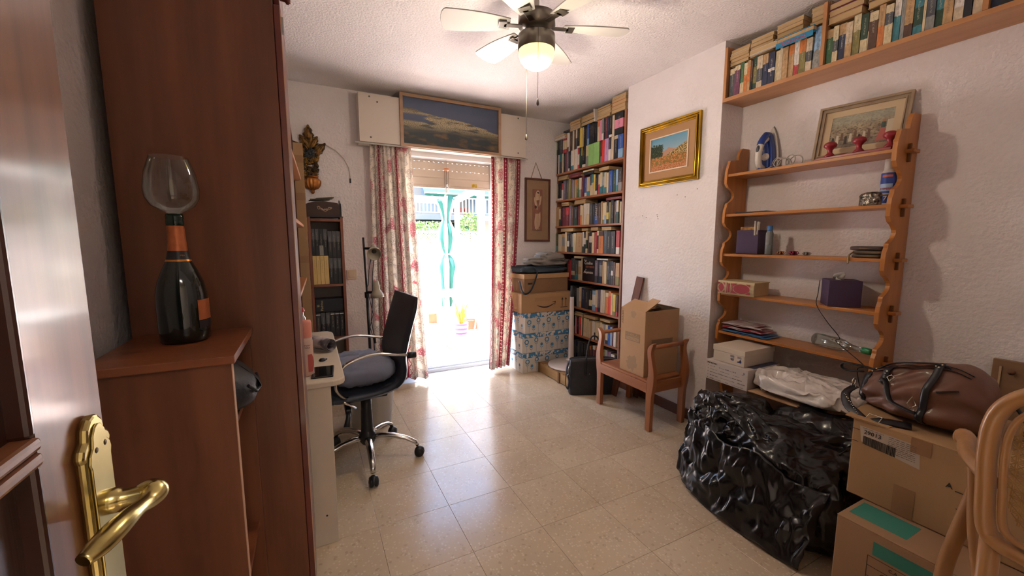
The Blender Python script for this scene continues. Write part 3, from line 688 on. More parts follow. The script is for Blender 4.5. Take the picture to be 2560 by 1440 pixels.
# ---- narrow black bookcase on the back wall
nb = thing('narrow_bookcase', (.13, 3.58, 0), 'narrow brown bookcase against the back wall, left of the light switch', 'bookcase')
nx0, nx1, ny0, ny1 = .002, .251, 3.44, 3.69
nbw = wood('narrow_brown', '#8a5642', '#6f412f', 'z', .4)
G().box(nx0, nx0+.02, ny0, ny1, 0, 1.455).build('side_panel', nbw, nb, bev=.001)
G().box(nx1-.02, nx1, ny0, ny1, 0, 1.455).build('side_panel', nbw, nb, bev=.001)
G().box(nx0, nx1, ny1-.008, ny1, 0, 1.455).build('back_panel', M('grey_panel', '#a8a09e', .7), nb)
for z in (.03, .51, .935, 1.44): G().box(nx0+.0201, nx1-.0201, ny0, ny1-.008, z-.018, z).build('shelf', nbw, nb, bev=.001)
# letter rack on top with papers
lr = thing('wooden_letter_rack', (.13, 3.55, 1.455), 'dark wooden letter rack with gilt flowers on the narrow bookcase', 'letter rack')
rk = wood('rack_brown', '#43281f', '#341d17', 'x', .4); blk = M('black_lacquer', '#1d1d22', .35)
pl = [(-.005, 1.462), (.238, 1.462), (.238, 1.54), (.22, 1.566), (.17, 1.572), (.12, 1.578), (.06, 1.572), (.02, 1.562), (-.005, 1.55)]
G().prism(pl, 3.462, 3.474, 'xz').build('front_board', rk, lr, bev=.001)
G().prism([(a, z_+.008) for a, z_ in pl], 3.60, 3.612, 'xz').build('back_board', rk, lr)
for xx in (-.012, .238): G().prism([(3.45, 1.455), (3.62, 1.455), (3.62, 1.60), (3.57, 1.585), (3.47, 1.56), (3.452, 1.52)], xx, xx+.008, 'yz').build('end_board', blk, lr, bev=.001)
G().box(-.02, .255, 3.44, 3.63, 1.455, 1.462).build('base', blk, lr)
gilt = M('gilt_flower', '#b79c84', .5, .3)
for (cx_, cz_, r_) in ((.085, 1.525, .017), (.105, 1.515, .010), (.118, 1.508, .009), (.13, 1.507, .015), (.144, 1.512, .010), (.160, 1.522, .013), (.172, 1.525, .009)):
    g = G(); g.tube([(cx_+r_*.8*math.cos(a)*(.4+.6*a/9), 3.4605, cz_+r_*.8*math.sin(a)*(.4+.6*a/9)) for a in [k*.6 for k in range(16)]], .0022, 5).build('flower', gilt, lr)
for k, (x0_, x1_, z_) in enumerate(((.02, .17, 1.588), (.03, .19, 1.597), (.07, .2, 1.606))):
    g = G(); g.grid(lambda u, v: (x0_+(x1_-x0_)*u, 3.47+.11*v, z_-.006+.012*u+.002*math.sin(5*v)), 6, 6)
    tag(g.build('letter', pm, solid=.0006), ['lowest', 'middle', 'topmost'][k]+' of the papers lying across the wooden letter rack', 'letter', 'letters on the rack')
# tall cardboard strip leaning in the corner
cdb = M('cardboard', '#a48462', .85, c2='#9b7b59', ns=3, st=(1, 1, 1), bump=.04, bs=90)
cd2 = thing('cardboard_tube_box', (-.03, 3.2, 0), 'tall narrow cardboard packing box standing behind the desk', 'cardboard box')
G().box(-.075, .0, 3.15, 3.24, .0, 1.93).build('body', cdb, cd2, bev=.002)
tape = M('brown_tape', '#8f6c4c', .3)
for z in (1.80, 1.55, 1.12): G().box(-.0755, .0005, 3.1492, 3.2, z, z+.05).build('tape', tape, cd2)
G().add([(-.075, 3.15, 1.93), (-.075, 3.24, 1.93), (-.10, 3.24, 1.985), (-.10, 3.15, 1.985)], [(0, 1, 2, 3)]).build('flap', cdb, cd2, solid=.003)
# gilded wood carving on the back wall
cv = thing('wall_carving', (.05, 3.69, 1.66), 'gilded carved-wood wall ornament of leaves over a fluted urn', 'wall ornament')
gold = M('old_gold', '#83602f', .42, .6, c2='#33241a', ns=26, mix=(.42, .62), bump=.6, bs=55, bd=4)
dgold = M('dark_gold', '#4a3a26', .5, .5, c2='#9a7430', ns=22, mix=(.5, .62), bump=.8, bs=60, bd=4)
def leaf(g, c, l, wd_, ang, y, th=.018, curl=.0):
    d_ = Vector((math.sin(ang), 0, math.cos(ang))); s_ = Vector((math.cos(ang), 0, -math.sin(ang)))
    def f(u, v):
        a = (u-.5)*2; ww = wd_*math.sin(PI*min(.98, .12+.86*v))**.8*(1+.16*math.sin(v*26))
        p = Vector(c)+d_*l*v+s_*ww*a; return (p.x, y-th*(1-a*a)*math.sin(PI*(.1+.8*v))-.004*math.cos(a*9)-curl*v*v, p.z)
    g.grid(f, 10, 22)
yv = 3.685
g = G()
leaf(g, (.047, 0, 2.03), .15, .036, 0, yv, .03, .02); leaf(g, (.047, 0, 2.0), .12, .028, .55, yv, .02); leaf(g, (.047, 0, 2.0), .12, .028, -.55, yv, .02)
leaf(g, (.05, 0, 1.93), .17, .032, .75, yv, .03); leaf(g, (.04, 0, 1.93), .17, .032, -.75, yv, .03)
leaf(g, (.05, 0, 1.95), .11, .024, 1.1, yv, .02); leaf(g, (.04, 0, 1.95), .11, .024, -1.1, yv, .02)
o_ = g.build('crest', gold, cv, solid=.004)
g = G()
for k in range(9):
    a = 2*PI*k/9; leaf(g, (.05+.004*math.cos(a), 0, 1.96+.004*math.sin(a)), .045, .014, a, yv-.02, .012)
g.ball((.05, yv-.03, 1.96), (.012, .01, .012), 12); g.build('blossom', M('pewter_blue', '#4f5560', .45, .5, c2='#2f2c2c', ns=30), cv, solid=.003)
g = G(); rn = random.Random(5)
for k in range(40):
    leaf(g, (.052+rn.uniform(-.04, .045), 0, 1.80+rn.uniform(-.02, .14)), rn.uniform(.03, .06), rn.uniform(.010, .018), rn.uniform(-2.2, 2.2), yv-rn.uniform(0, .02), .018)
for s_ in (-1, 1):
    for z_, r_ in ((1.86, .018), (1.80, .022)):
        g.tube([(.05+s_*(.035+.001*a*a*0)+s_*r_*.5*math.cos(a)*(1-a/9), yv-.012, z_+r_*math.sin(a)*(1-a/9)) for a in [k*.5 for k in range(14)]], .008, 6)
g.build('foliage_cluster', dgold, cv, solid=.003)
g = G()
nn = 40
pr2 = [(.042, .115), (.052, .105), (.060, .09), (.060, .07), (.055, .05), (.042, .028), (.02, .018), (.012, .012)]
vs = []
for r_, z_ in pr2:
    for k in range(nn+1):
        a = PI*k/nn; rr = r_*(1+.09*math.cos(14*a)*(z_ < .1))
        vs.append((.055-rr*math.cos(a), yv-rr*.55*math.sin(a), 1.665+z_))
g.add(vs, [(i*(nn+1)+k, (i+1)*(nn+1)+k, (i+1)*(nn+1)+k+1, i*(nn+1)+k+1) for i in range(len(pr2)-1) for k in range(nn)], smooth=True)
g.tube([(.01, yv-.01, 1.785), (.055, yv-.035, 1.785), (.10, yv-.01, 1.785)], .007, 8)
g.build('urn', M('urn_gold', '#b5763a', .38, .65, c2='#8a5426', ns=14), cv)
g = G(); g.ball((.055, yv-.012, 1.665), (.015, .012, .017), 14).build('drop_finial', MATS['urn_gold'], cv)
# arched white cable tube on the wall
cbm = M('cable_white', '#c9c0b6', .5)
ac = thing('antenna_cable', (.25, 3.69, 1.75), 'thin white cable arching down the back wall from the carving', 'cable')
G().tube([(.11, 3.69, 2.05), (.17, 3.69, 2.045), (.24, 3.69, 2.01), (.30, 3.69, 1.95), (.335, 3.69, 1.88), (.345, 3.69, 1.80), (.343, 3.69, 1.77)], .004, 8).build('cord', cbm, ac)
G().tube([(.343, 3.69, 1.79), (.343, 3.69, 1.755)], .007, 8).build('plug', M('plug_dark', '#3a3838', .4), ac)
# light switch
sw = thing('light_switch', (.32, 3.69, .95), 'cream square rocker light switch on the back wall', 'light switch')
sm_ = M('switch_cream', '#cdb9a2', .35)
G().box(.279, .359, 3.688, 3.70, .945, 1.027).build('plate', sm_, sw, bev=.004); G().box(.295, .343, 3.682, 3.688, .962, 1.010).build('rocker', sm_, sw, bev=.002)
# floor lamp, black pole with two spot heads
fl_ = thing('floor_lamp', (.40, 3.3, 0), 'black-poled floor lamp with two cream spot shades before the curtain', 'floor lamp')
bm = M('lamp_black', '#16171c', .35); shade = M('lamp_cream', '#a29a8a', .4)
G().tube([(.402, 3.32, .012), (.392, 3.31, .86)], .011, 12).build('pole', bm, fl_); G().tube([(.392, 3.31, .86), (.380, 3.30, 1.30)], .008, 12).build('upper_pole', bm, fl_)
G().tube([(.391, 3.31, .83), (.390, 3.31, .875)], .017, 12).build('joint', bm, fl_)
G().lathe([(0, .025), (.03, .022), (.12, .012), (.13, 0), (0, 0)], (.402, 3.32, 0), 32).build('base', bm, fl_)
def spot(z, fac, tip):
    G().tube([(.386, 3.30, z), (.45, 3.26, z)], .010, 10).build('arm', bm, fl_)
    c = Vector((.455, 3.245, z)) ; ax = Vector(fac).normalized()
    g = G(); g.lathe([(.0, -.035), (.020, -.034), (.024, -.005), (.025, .03), (.034, .048), (.047, .066), (.052, .095), (.049, .095), (.044, .068), (.030, .052), (.0, .045)], tip, 28, axis=ax)
    g.build('shade', shade, fl_)
    g = G(); g.lathe([(0, .060), (.012, .058), (.018, .05), (.018, .046)], tip, 18, axis=ax); g.build('bulb_socket', M('socket_dark', '#4a4744', .5), fl_)
spot(1.215, (-.08, -.9, -.42), (.445, 3.24, 1.215)); spot(.873, (.05, -.05, -1), (.455, 3.25, .93))
G().tube([(.43, 3.25, 1.17), (.41, 3.27, 1.05), (.40, 3.29, .93), (.385, 3.3, .90), (.40, 3.29, .86), (.425, 3.26, .70), (.40, 3.28, .60), (.42, 3.26, .50), (.43, 3.26, .30)], .003, 6).build('cord', bm, fl_)
G().tube([(.45, 3.25, 1.16), (.43, 3.26, 1.0), (.425, 3.27, .80), (.41, 3.27, .65), (.43, 3.26, .5)], .003, 6).build('cord', bm, fl_)
G().tube([(.427, 3.262, .535), (.43, 3.26, .47)], .010, 8).build('inline_switch', bm, fl_)
# waste bin
bn = thing('waste_bin', (.335, 2.86, 0), 'white plastic waste bin on the floor behind the desk chair', 'bin')
def bf(r0, r1, z0, z1, n=36):
    pass
g = G(); g.lathe([(0, .004), (.125, 0), (.132, .004), (.165, .31), (.170, .315), (.163, .318), (.160, .31), (.128, .01), (0, .01)], (.335, 2.86, 0), 40)
g.build('body', M('bin_white', '#b5b2ac', .45), bn)
# ================================================================== OFFICE CHAIR
oc = thing('office_chair', (.25, 2.375, 0), 'black leather swivel office chair with chrome arms, cushion on its seat', 'office chair')
lea = M('chair_leather', '#383d4a', .42, c2='#414654', ns=4, bump=.08, bs=160)
chr_ = M('chrome', '#c9c6c2', .15, 1)
plb = M('black_plastic', '#1c1c20', .4)
cc = Vector((.25, 2.375, 0))
for k in range(5):
    a = R(-92+72*k); d_ = Vector((math.cos(a), math.sin(a), 0))
    P_ = lambda r, z: tuple(cc+d_*r+Vector((0, 0, z)))
    G().tube([P_(.02, .135), P_(.08, .145), P_(.15, .138), P_(.22, .118), P_(.272, .09), P_(.285, .066)], [.020, .021, .019, .017, .015, .013], 12, flat=.75).build('leg', chr_, oc)
    ca = thing('caster', (0, 0, 0), None, None); ca.parent = oc; ca.location = (d_*.295)
    t_ = Vector((-d_.y, d_.x, 0)); q = cc+d_*.295
    for s_ in (-1, 1):
        w_ = q+t_*.013*s_+Vector((0, 0, .028))
        G().lathe([(0, .010), (.020, .010), (.027, .006), (.028, -.006), (.022, -.010), (0, -.010)], w_, 20, axis=t_*s_).build('wheel', plb, ca)
    def hood(u, v, q=q, d_=d_, t_=t_):
        th = PI*v; ph_ = PI*u; return tuple(q+d_*(-.030*math.cos(th))+t_*(.027*math.cos(ph_)*math.sin(th))+Vector((0, 0, .026+.036*math.sin(ph_)*math.sin(th))))
    G().grid(hood, 12, 12).build('hood', plb, ca)
G().lathe([(0, .095), (.030, .098), (.042, .115), (.045, .16), (.036, .17), (.034, .20), (.031, .30), (.029, .31), (.029, .40), (0, .40)], cc, 28).build('column', plb, oc)
G().box(.10, .36, 2.29, 2.46, .395, .43).build('tilt_box', plb, oc, bev=.008)
G().box(.125, .155, 2.14, 2.30, .38, .415).build('lever_mount', plb, oc, bev=.006)
G().tube([(.14, 2.16, .40), (.135, 2.12, .38), (.125, 2.10, .34)], [.012, .012, .016], 10).build('tilt_knob', plb, oc)
G().tube([(.175, 2.16, .41), (.145, 2.12, .445), (.115, 2.09, .475)], .006, 8).build('lever', chr_, oc)
# one-piece padded shell: seat rolls up into the back
TC = Matrix.Translation(cc) @ Matrix.Rotation(R(6.5), 4, 'Z') @ Matrix.Translation(-cc)
prof = [(.02, .470), (.06, .450), (.15, .445), (.25, .448), (.33, .458), (.385, .480), (.420, .520), (.432, .570), (.428, .63), (.440, .69), (.462, .77), (.486, .85), (.506, .92), (.514, .962)]
thk = [.030, .04, .046, .046, .046, .046, .040, .036, .036, .036, .034, .032, .028, .014]
def catm(P, n=5):
    out = []
    for i in range(len(P)-1):
        p0, p1, p2, p3 = P[max(i-1, 0)], P[i], P[i+1], P[min(i+2, len(P)-1)]
        for k in range(n):
            t = k/n; out.append(tuple(.5*((2*b)+(c-a)*t+(2*a-5*b+4*c-d)*t*t+(3*b-a-3*c+d)*t**3) for a, b, c, d in zip(p0, p1, p2, p3)))
    out.append(tuple(P[-1])); return out
pr3 = catm([(a, b, c) for (a, b), c in zip(prof, thk)], 4)
def shell():
    g = G(); K_ = len(pr3); ny = 14; vs = []
    for i, (x_, z_, t_) in enumerate(pr3):
        a = pr3[max(i-1, 0)]; b = pr3[min(i+1, K_-1)]; tx, tz = b[0]-a[0], b[1]-a[1]; l = math.hypot(tx, tz); nx_, nz_ = -tz/l, tx/l
        f = i/(K_-1); hw = .225 if f < .35 else .235-.01*math.sin((f-.35)*3) - (.02 if f > .9 else 0)*(f-.9)*10
        ring = []
        for j in range(ny+1):
            s_ = -1+2*j/ny; e = (1-abs(s_)**6)**.5 if abs(s_) < 1 else 0
            dip = .012*(s_*s_)                       # sides hug forward
            pl_ = .004*abs(math.sin(i*.55))
            ring.append((x_+nx_*(t_*.5*e+dip+pl_*e), cc.y+hw*s_, z_+nz_*(t_*.5*e+dip)))
        for j in range(ny, -1, -1):
            s_ = -1+2*j/ny; e = (1-abs(s_)**6)**.5 if abs(s_) < 1 else 0; dip = .012*(s_*s_)
            ring.append((x_-nx_*(t_*.5*e)+nx_*dip, cc.y+hw*s_, z_-nz_*(t_*.5*e)+nz_*dip))
        vs += ring
    m = 2*(ny+1)
    g.add(vs, [(i*m+k, i*m+(k+1) % m, (i+1)*m+(k+1) % m, (i+1)*m+k) for i in range(K_-1) for k in range(m)], smooth=True)
    g.f.append(tuple(range(m))[::-1]); g.f.append(tuple((K_-1)*m+k for k in range(m)))
    for _ in range(2): g.m.append(0); g.uv.append(None); g.sm.append(False)
    return g
sg_ = shell(); sg_.v = [tuple(TC @ Vector(p)) for p in sg_.v]; sg_.build('seat_shell', lea, oc)
# arms: chrome hoops bolted to the shell
for s_ in (-1, 1):
    y = cc.y+s_*.245
    g = G(); g.T = TC; g.tube(catm([(.445, y-s_*.015, .655), (.36, y, .672), (.27, y, .690), (.19, y, .685), (.12, y, .666), (.085, y, .640), (.060, y, .59), (.060, y-s_*.02, .53), (.10, y-s_*.04, .475), (.14, y-s_*.08, .455)], 4), .0125, 12, flat=.7).build('armrest', chr_, oc)
    g = G(); g.T = TC; g.tube([(.425, y-s_*.01, .655), (.47, y-s_*.01, .653)], .017, 12).build('arm_bolt', plb, oc)
# blue-grey cushion on the seat
cum = M('cushion_blue', '#7b8096', .85, c2='#70758a', ns=3, bump=.1, bs=30)
def cush(u, v):
    t = PI*v; p = 2*PI*u; sx_ = math.copysign(abs(math.sin(t)*math.cos(p))**.7, math.cos(p)); sy_ = math.copysign(abs(math.sin(t)*math.sin(p))**.7, math.sin(p))
    q = 1+.05*mnoise.noise(Vector((u*5, v*4, 3)))
    wr = .006*mnoise.noise(Vector((sx_*5, sy_*9, 2)))
    return (.225+.185*sx_*q, cc.y+.205*sy_*q, .560+.072*math.copysign(abs(math.cos(t))**.8, math.cos(t))*(1-.25*sx_*sx_)+wr*3)
cu = thing('seat_cushion', (.195, cc.y, .49), 'blue-grey cushion lying on the seat of the office chair', 'cushion')
g = G(); g.T = TC; g.grid(cush, 48, 28); g.build('cover', cum, cu)

# ================================================================== CEILING FAN
FX, FY = 1.04, 1.80
fn_ = thing('ceiling_fan', (FX, FY, ZC), 'ceiling fan with six pale blades and a lit globe under its hub', 'ceiling fan')
nick = M('fan_nickel', '#8a847a', .3, .9, c2='#7a746a', ns=5)
G().lathe([(0, 0), (.06, 0), (.055, -.03), (.02, -.045), (.0, -.045)], (FX, FY, ZC), 28).build('canopy', M('fan_white', '#cfc8be', .5), fn_)
G().tube([(FX, FY, ZC-.03), (FX, FY, 2.36)], .012, 12).build('down_rod', MATS['fan_white'], fn_)
G().lathe([(0, 2.375), (.05, 2.37), (.088, 2.35), (.09, 2.305), (.06, 2.29), (.05, 2.285), (.05, 2.26), (0, 2.26)], (FX, FY, 0), 36).build('motor', nick, fn_)
G().lathe([(.0, 2.268), (.088, 2.262), (.090, 2.255), (.090, 2.195), (.086, 2.192)], (FX, FY, 0), 40).build('lamp_ring', nick, fn_)
glb = M('globe_glow', '#f2d67a', .4, emit=.85, c2='#f6e7a8', ns=3)
G().lathe([(.086, 2.195), (.087, 2.175), (.080, 2.150), (.062, 2.125), (.035, 2.110), (0, 2.105)], (FX, FY, 0), 40).build('globe', glb, fn_)
pl_l = bpy.data.lights.new('fan_bulb', 'POINT'); po = bpy.data.objects.new('fan_bulb', pl_l); col.objects.link(po); po.location = (FX, FY, 2.04); pl_l.energy = 6; pl_l.color = (1, .86, .68); pl_l.shadow_soft_size = .06
blm = M('blade_grey', '#b9b4ae', .4, c2='#aeaaa4', ns=2)
for k in range(6):
    a = R(153.5+60*k+8)
    T = Matrix.Translation((FX, FY, 2.305)) @ Matrix.Rotation(a, 4, 'Z')
    g = G(); g.T = T @ Matrix.Rotation(R(11), 4, 'X')
    pts = []
    n_ = 14
    for i in range(n_+1):
        u = i/n_; x_ = .13+.30*u; pts.append((x_, .036+.034*u+.01*math.sin(PI*u)))
    tipc = [(.43+.028*math.sin(PI*q/8)*1.0, .070*math.cos(PI*q/8)) for q in range(1, 8)]
    poly = pts+tipc+[(x_, -y_) for x_, y_ in reversed(pts)]
    g.prism(poly, -.003, .003); bo = g.build('blade', blm, fn_, bev=.001)
    g = G(); g.T = T; g.box(.07, .16, -.015, .015, -.009, -.004).box(.145, .185, -.03, .03, -.009, -.004); g.build('blade_iron', nick, bo, bev=.002)
def chain(x_, y_, z0, z1, lab=None):
    G().tube([(x_, y_, z0), (x_, y_, z1)], .0010, 6).build('pull_chain', M('chain_brass', '#5d5648', .8, 0), fn_)
    G().lathe([(0, .018), (.003, .016), (.006, 0), (.0065, -.008), (.004, -.014), (0, -.015)], (x_, y_, z1-.012), 14).build('pull', M('pull_knob', '#6f665c', .35, .7), fn_)
chain(FX-.04, FY-.084, 2.255, 1.935); chain(FX-.0, FY+.10, 2.255, 1.82)

# ================================================================== PICTURES
# panorama in a light wood frame leaning on the shutter box
def pic_mat(name, kind):
    m = bpy.data.materials.new(name); m.use_nodes = True; nt = m.node_tree; N = nt.nodes; L = nt.links; b = N['Principled BSDF']; b.inputs['Roughness'].default_value = .25
    uv = N.new('ShaderNodeUVMap'); sp = N.new('ShaderNodeSeparateXYZ'); L.new(uv.outputs[0], sp.inputs[0])
    def ma(op, *q, clamp=False):
        n = N.new('ShaderNodeMath'); n.operation = op; n.use_clamp = clamp
        for i, x_ in enumerate(q):
            if isinstance(x_, (int, float)): n.inputs[i].default_value = x_
            else: L.new(x_, n.inputs[i])
        return n.outputs[0]
    def noi(s, d=3, st=(1, 1, 1)):
        mp = N.new('ShaderNodeMapping'); mp.inputs['Scale'].default_value = st; L.new(uv.outputs[0], mp.inputs[0])
        n = N.new('ShaderNodeTexNoise'); n.inputs['Scale'].default_value = s; n.inputs['Detail'].default_value = d; L.new(mp.outputs[0], n.inputs['Vector']); return n.outputs[0]
    def mix(f, a, c):
        n = N.new('ShaderNodeMix'); n.data_type = 'RGBA'
        if isinstance(f, (int, float)): n.inputs[0].default_value = f
        else: L.new(f, n.inputs[0])
        for i, q in ((6, a), (7, c)):
            if isinstance(q, str): n.inputs[i].default_value = hexc(q)
            else: L.new(q, n.inputs[i])
        return n.outputs[2]
    def st(x_, e, s=.02):
        n = N.new('ShaderNodeMapRange'); L.new(x_, n.inputs[0]); n.inputs[1].default_value = e-s; n.inputs[2].default_value = e+s; return n.outputs[0]
    U, V = sp.outputs[0], sp.outputs[1]
    if kind == 'sea':
        n1 = noi(6, 4, (1, 2.5, 1)); n2 = noi(110, 2, (1, 1.6, 1)); n3 = noi(2.4, 3, (1, 2.2, 1))
        c = mix(V, '#2c3648', '#4a5670')                                     # sea, lighter to the top
        landtop = ma('ADD', ma('SUBTRACT', .80, ma('MULTIPLY', U, .34)), ma('MULTIPLY', ma('SUBTRACT', n3, .5), .22))
        land = st(ma('SUBTRACT', landtop, V), 0, .008)
        bay = ma('MULTIPLY', ma('MULTIPLY', st(V, .50), ma('SUBTRACT', 1, st(V, .66))), ma('SUBTRACT', 1, st(ma('ADD', U, ma('MULTIPLY', n1, .3)), .38, .01)))
        land = ma('MULTIPLY', land, ma('SUBTRACT', 1, bay), clamp=True)
        lc = mix(st(n1, .5, .1), '#3c3f3a', '#54503f')
        bandf = ma('MULTIPLY', st(V, .40, .08), ma('SUBTRACT', 1, st(V, .74, .05)))
        c2_ = mix(ma('MULTIPLY', ma('MULTIPLY', st(n2, .50, .03), bandf), st(n1, .42, .06)), lc, '#cbb98e')
        c = mix(land, c, c2_)
        hill = ma('SUBTRACT', 1, st(ma('ADD', V, ma('MULTIPLY', n3, .25)), .42, .03))
        c = mix(hill, c, mix(st(noi(3.5, 4, (1.6, 1.8, 1)), .58, .08), '#2c3232', '#6a5638'))
    elif kind == 'field':
        n1 = noi(14, 4); n2 = noi(35, 3); n3 = noi(3.2, 2)
        c = mix(V, '#b8c0c0', '#5e93ab')
        mt = ma('ADD', ma('SUBTRACT', .60, ma('MULTIPLY', ma('ABSOLUTE', ma('SUBTRACT', U, .52)), .5)), ma('MULTIPLY', n1, .12))
        c = mix(st(ma('SUBTRACT', mt, V), 0, .006), c, '#b08a74')
        hr = ma('ADD', ma('MULTIPLY', U, .55), ma('MULTIPLY', n1, .05))
        c = mix(st(ma('SUBTRACT', ma('ADD', hr, .17), V), 0, .006), c, mix(st(n2, .5, .04), '#c9a56c', '#4a4f34'))
        tl = ma('MULTIPLY', ma('SUBTRACT', 1, st(ma('ADD', U, ma('MULTIPLY', n1, .2)), .44, .02)), st(ma('SUBTRACT', ma('ADD', .62, ma('MULTIPLY', n1, .35)), V), 0, .01))
        c = mix(tl, c, mix(st(n2, .55, .04), '#2f3a30', '#4f5a40'))
        gr_ = st(ma('SUBTRACT', ma('ADD', .36, ma('MULTIPLY', n1, .12)), V), 0, .02)
        c = mix(gr_, c, mix(st(n2, .48, .06), '#8f5a2e', mix(st(n1, .5, .05), '#7a7a45', '#c98a55')))
        fg = st(ma('SUBTRACT', ma('ADD', .10, ma('MULTIPLY', n1, .16)), V), 0, .02); c = mix(fg, c, mix(st(n2, .5), '#c08a64', '#a5663a'))
    elif kind == 'sepia':
        n1 = noi(7, 4); n2 = noi(22, 3)
        c = mix(st(n1, .5, .12), '#8a7b66', '#b0a184'); c = mix(ma('MULTIPLY', st(n2, .56, .05), .7), c, '#4a4038')
        c = mix(ma('MULTIPLY', ma('SUBTRACT', 1, st(V, .22, .12)), .6), c, '#6a5d58')
        c = mix(ma('MULTIPLY', st(V, .7, .12), .5), c, '#a9b0a0')
    L.new(c, b.inputs['Base Color'])
    return m
def framed(name, label, cat, o, ex, ez, en, w_, h_, fw, ft, frame_m, pic, mats=(), matm=None, lean=0):
    """o = lower left corner (on the wall), ex along, ez up, en out of the wall"""
    o = Vector(o); ex = Vector(ex).normalized(); ez = Vector(ez).normalized(); en = Vector(en).normalized()
    t = thing(name, tuple(o+ex*w_/2), label, cat)
    T = Matrix(((ex.x, en.x, ez.x, o.x), (ex.y, en.y, ez.y, o.y), (ex.z, en.z, ez.z, o.z), (0, 0, 0, 1)))
    g = G(); g.T = T
    def mit(a, b_, y0, y1, k):                        # mitred frame ring
        vs = []
        for yy in (y0, y1):
            for (x_, z_) in ((a, a), (w_-a, a), (w_-a, h_-a), (a, h_-a), (b_, b_), (w_-b_, b_), (w_-b_, h_-b_), (b_, h_-b_)): vs.append((x_, yy, z_))
        fs = []
        for i in range(4):
            j = (i+1) % 4; fs += [(8+i, 8+j, 12+j, 12+i), (i, 8+i, 8+j, j)[::-1], (4+i, 4+j, 12+j, 12+i)[::-1], (i, j, 4+j, 4+i)[::-1]]
        g.add(vs, fs, k)
    for (a, b_, d_) in fw: mit(a, b_, 0.0, d_, 0)
    g.build('frame', frame_m, t, bev=.0015)
    inn = max(b_ for a, b_, d_ in fw)
    a = inn
    if matm:
        g = G(); g.T = T; b_ = inn+mats[0]; mit(inn, b_, 0, .006, 0); g.build('mount', matm, t)
        if len(mats) > 1:
            g = G(); g.T = T; mit(b_, b_+mats[1], 0, .011, 0); g.build('inner_frame', mats[2], t); b_ += mats[1]
        a = b_
    g = G(); g.T = T
    g.add([(a, .004, a), (w_-a, .004, a), (w_-a, .004, h_-a), (a, .004, h_-a)], [(0, 1, 2, 3)], 0, [[(0, 0), (1, 0), (1, 1), (0, 1)]])
    g.build('picture', pic, t)
    g = G(); g.T = T; g.box(.004, w_-.004, 0, .003, .004, h_-.004).build('backing', M('hardboard', '#6d5238', .9), t)
    return t, T
lw = wood('light_frame', '#b08f72', '#9c7c60', 'x', .4)
framed('panorama_picture', 'framed aerial photograph of a coastal town, hung on the shutter box over the door', 'picture', (.735, 3.537, 2.062), (1, 0, 0), (0, 0, 1), (0, -1, 0), .925, .43, [(0, .026, .02)], .02, lw, pic_mat('coast_print', 'sea'))
gf = M('gilt_frame', '#b08a2c', .25, .9, c2='#8a6a20', ns=6)
framed('gilt_landscape', 'gilt-framed oil painting of trees and dry fields on the pillar', 'painting', (2.376, 2.455, 1.688), (0, -1, 0), (0, 0, 1), (-1, 0, 0), .545, .445, [(0, .014, .020), (.014, .022, .014), (.022, .030, .026), (.030, .042, .012)], .02, gf,
       pic_mat('field_painting', 'field'), (.055, .008, M('ivory', '#d6c4ae', .5)), M('linen_mount', '#a8805a', .8))
tf_, TT = framed('folk_scene_picture', 'cream-framed old print of dancers leaning on the top shelf of the rack', 'picture', (2.47, 1.275, 1.694), (.16, -.99, 0), (.18, 0, 1), (-1, -.16, .18), .366, .285, [(0, .012, .022), (.012, .022, .014), (.022, .028, .018)], .02,
       wood('cream_frame', '#a8947a', '#94806a', 'x', .45), pic_mat('folk_print', 'sepia'), (.032,), M('cream_mount', '#cdb896', .7))
# dancers on the print, flat coloured shapes
def blob(c, m, pts):
    g = G(); g.T = TT; g.add([(c[0]+a, .0046, c[1]+b_) for a, b_ in pts], [tuple(range(len(pts)))]); g.build('painted_figure', m, tf_)
blob((.27, .10), M('paint_pink', '#b5655c', .6), [(-.022, -.03), (.022, -.03), (.006, .035), (-.006, .035)])
blob((.27, .145), M('paint_teal', '#4a5c58', .6), [(-.007, -.012), (.009, -.012), (.010, .016), (-.007, .016)])
blob((.294, .13), M('paint_cream', '#c9bfa8', .6), [(-.012, -.03), (.012, -.03), (.014, .04), (-.010, .04)])
blob((.27, .168), M('paint_skin', '#a87a58', .6), [(-.005, -.006), (.005, -.006), (.006, .006), (-.005, .007)])
for k in range(9): blob((.075+.018*k, .10+.03*((k*7) % 3)/3), M(('paint_dark', 'paint_cream', 'paint_brown')[k % 3], ('#3b332c', '#b5a98f', '#6a5240')[k % 3], .6), [(-.006, -.022), (.008, -.024), (.005, .018), (-.004, .02)])
# relief plaque of a woman hanging by a cord
rp = thing('relief_plaque', (2.13, 3.69, 1.27), 'hanging plaque with the relief of a veiled woman, right of the curtains', 'wall plaque')
mf = wood('plaque_frame', '#6a4236', '#57342a', 'z', .45)
x0_, x1_, z0_, z1_ = 2.005, 2.305, 1.265, 1.912
for b_ in ((x0_, x1_, z0_, z0_+.018), (x0_, x1_, z1_-.018, z1_), (x0_, x0_+.018, z0_+.018, z1_-.018), (x1_-.018, x1_, z0_+.018, z1_-.018)):
    G().box(b_[0], b_[1], 3.675, 3.697, b_[2], b_[3]).build('frame_side', mf, rp, bev=.0015)
G().box(x0_+.018, x1_-.018, 3.688, 3.696, z0_+.018, z1_-.018).build('backboard', M('plaque_linen', '#a08468', .8, c2='#94785e', ns=5), rp)
G().box(2.095, 2.21, 3.678, 3.688, 1.38, 1.80).build('relief_slab', M('relief_brown', '#8a5f50', .7), rp, bev=.003)
iv = M('relief_ivory', '#c4a68c', .7)
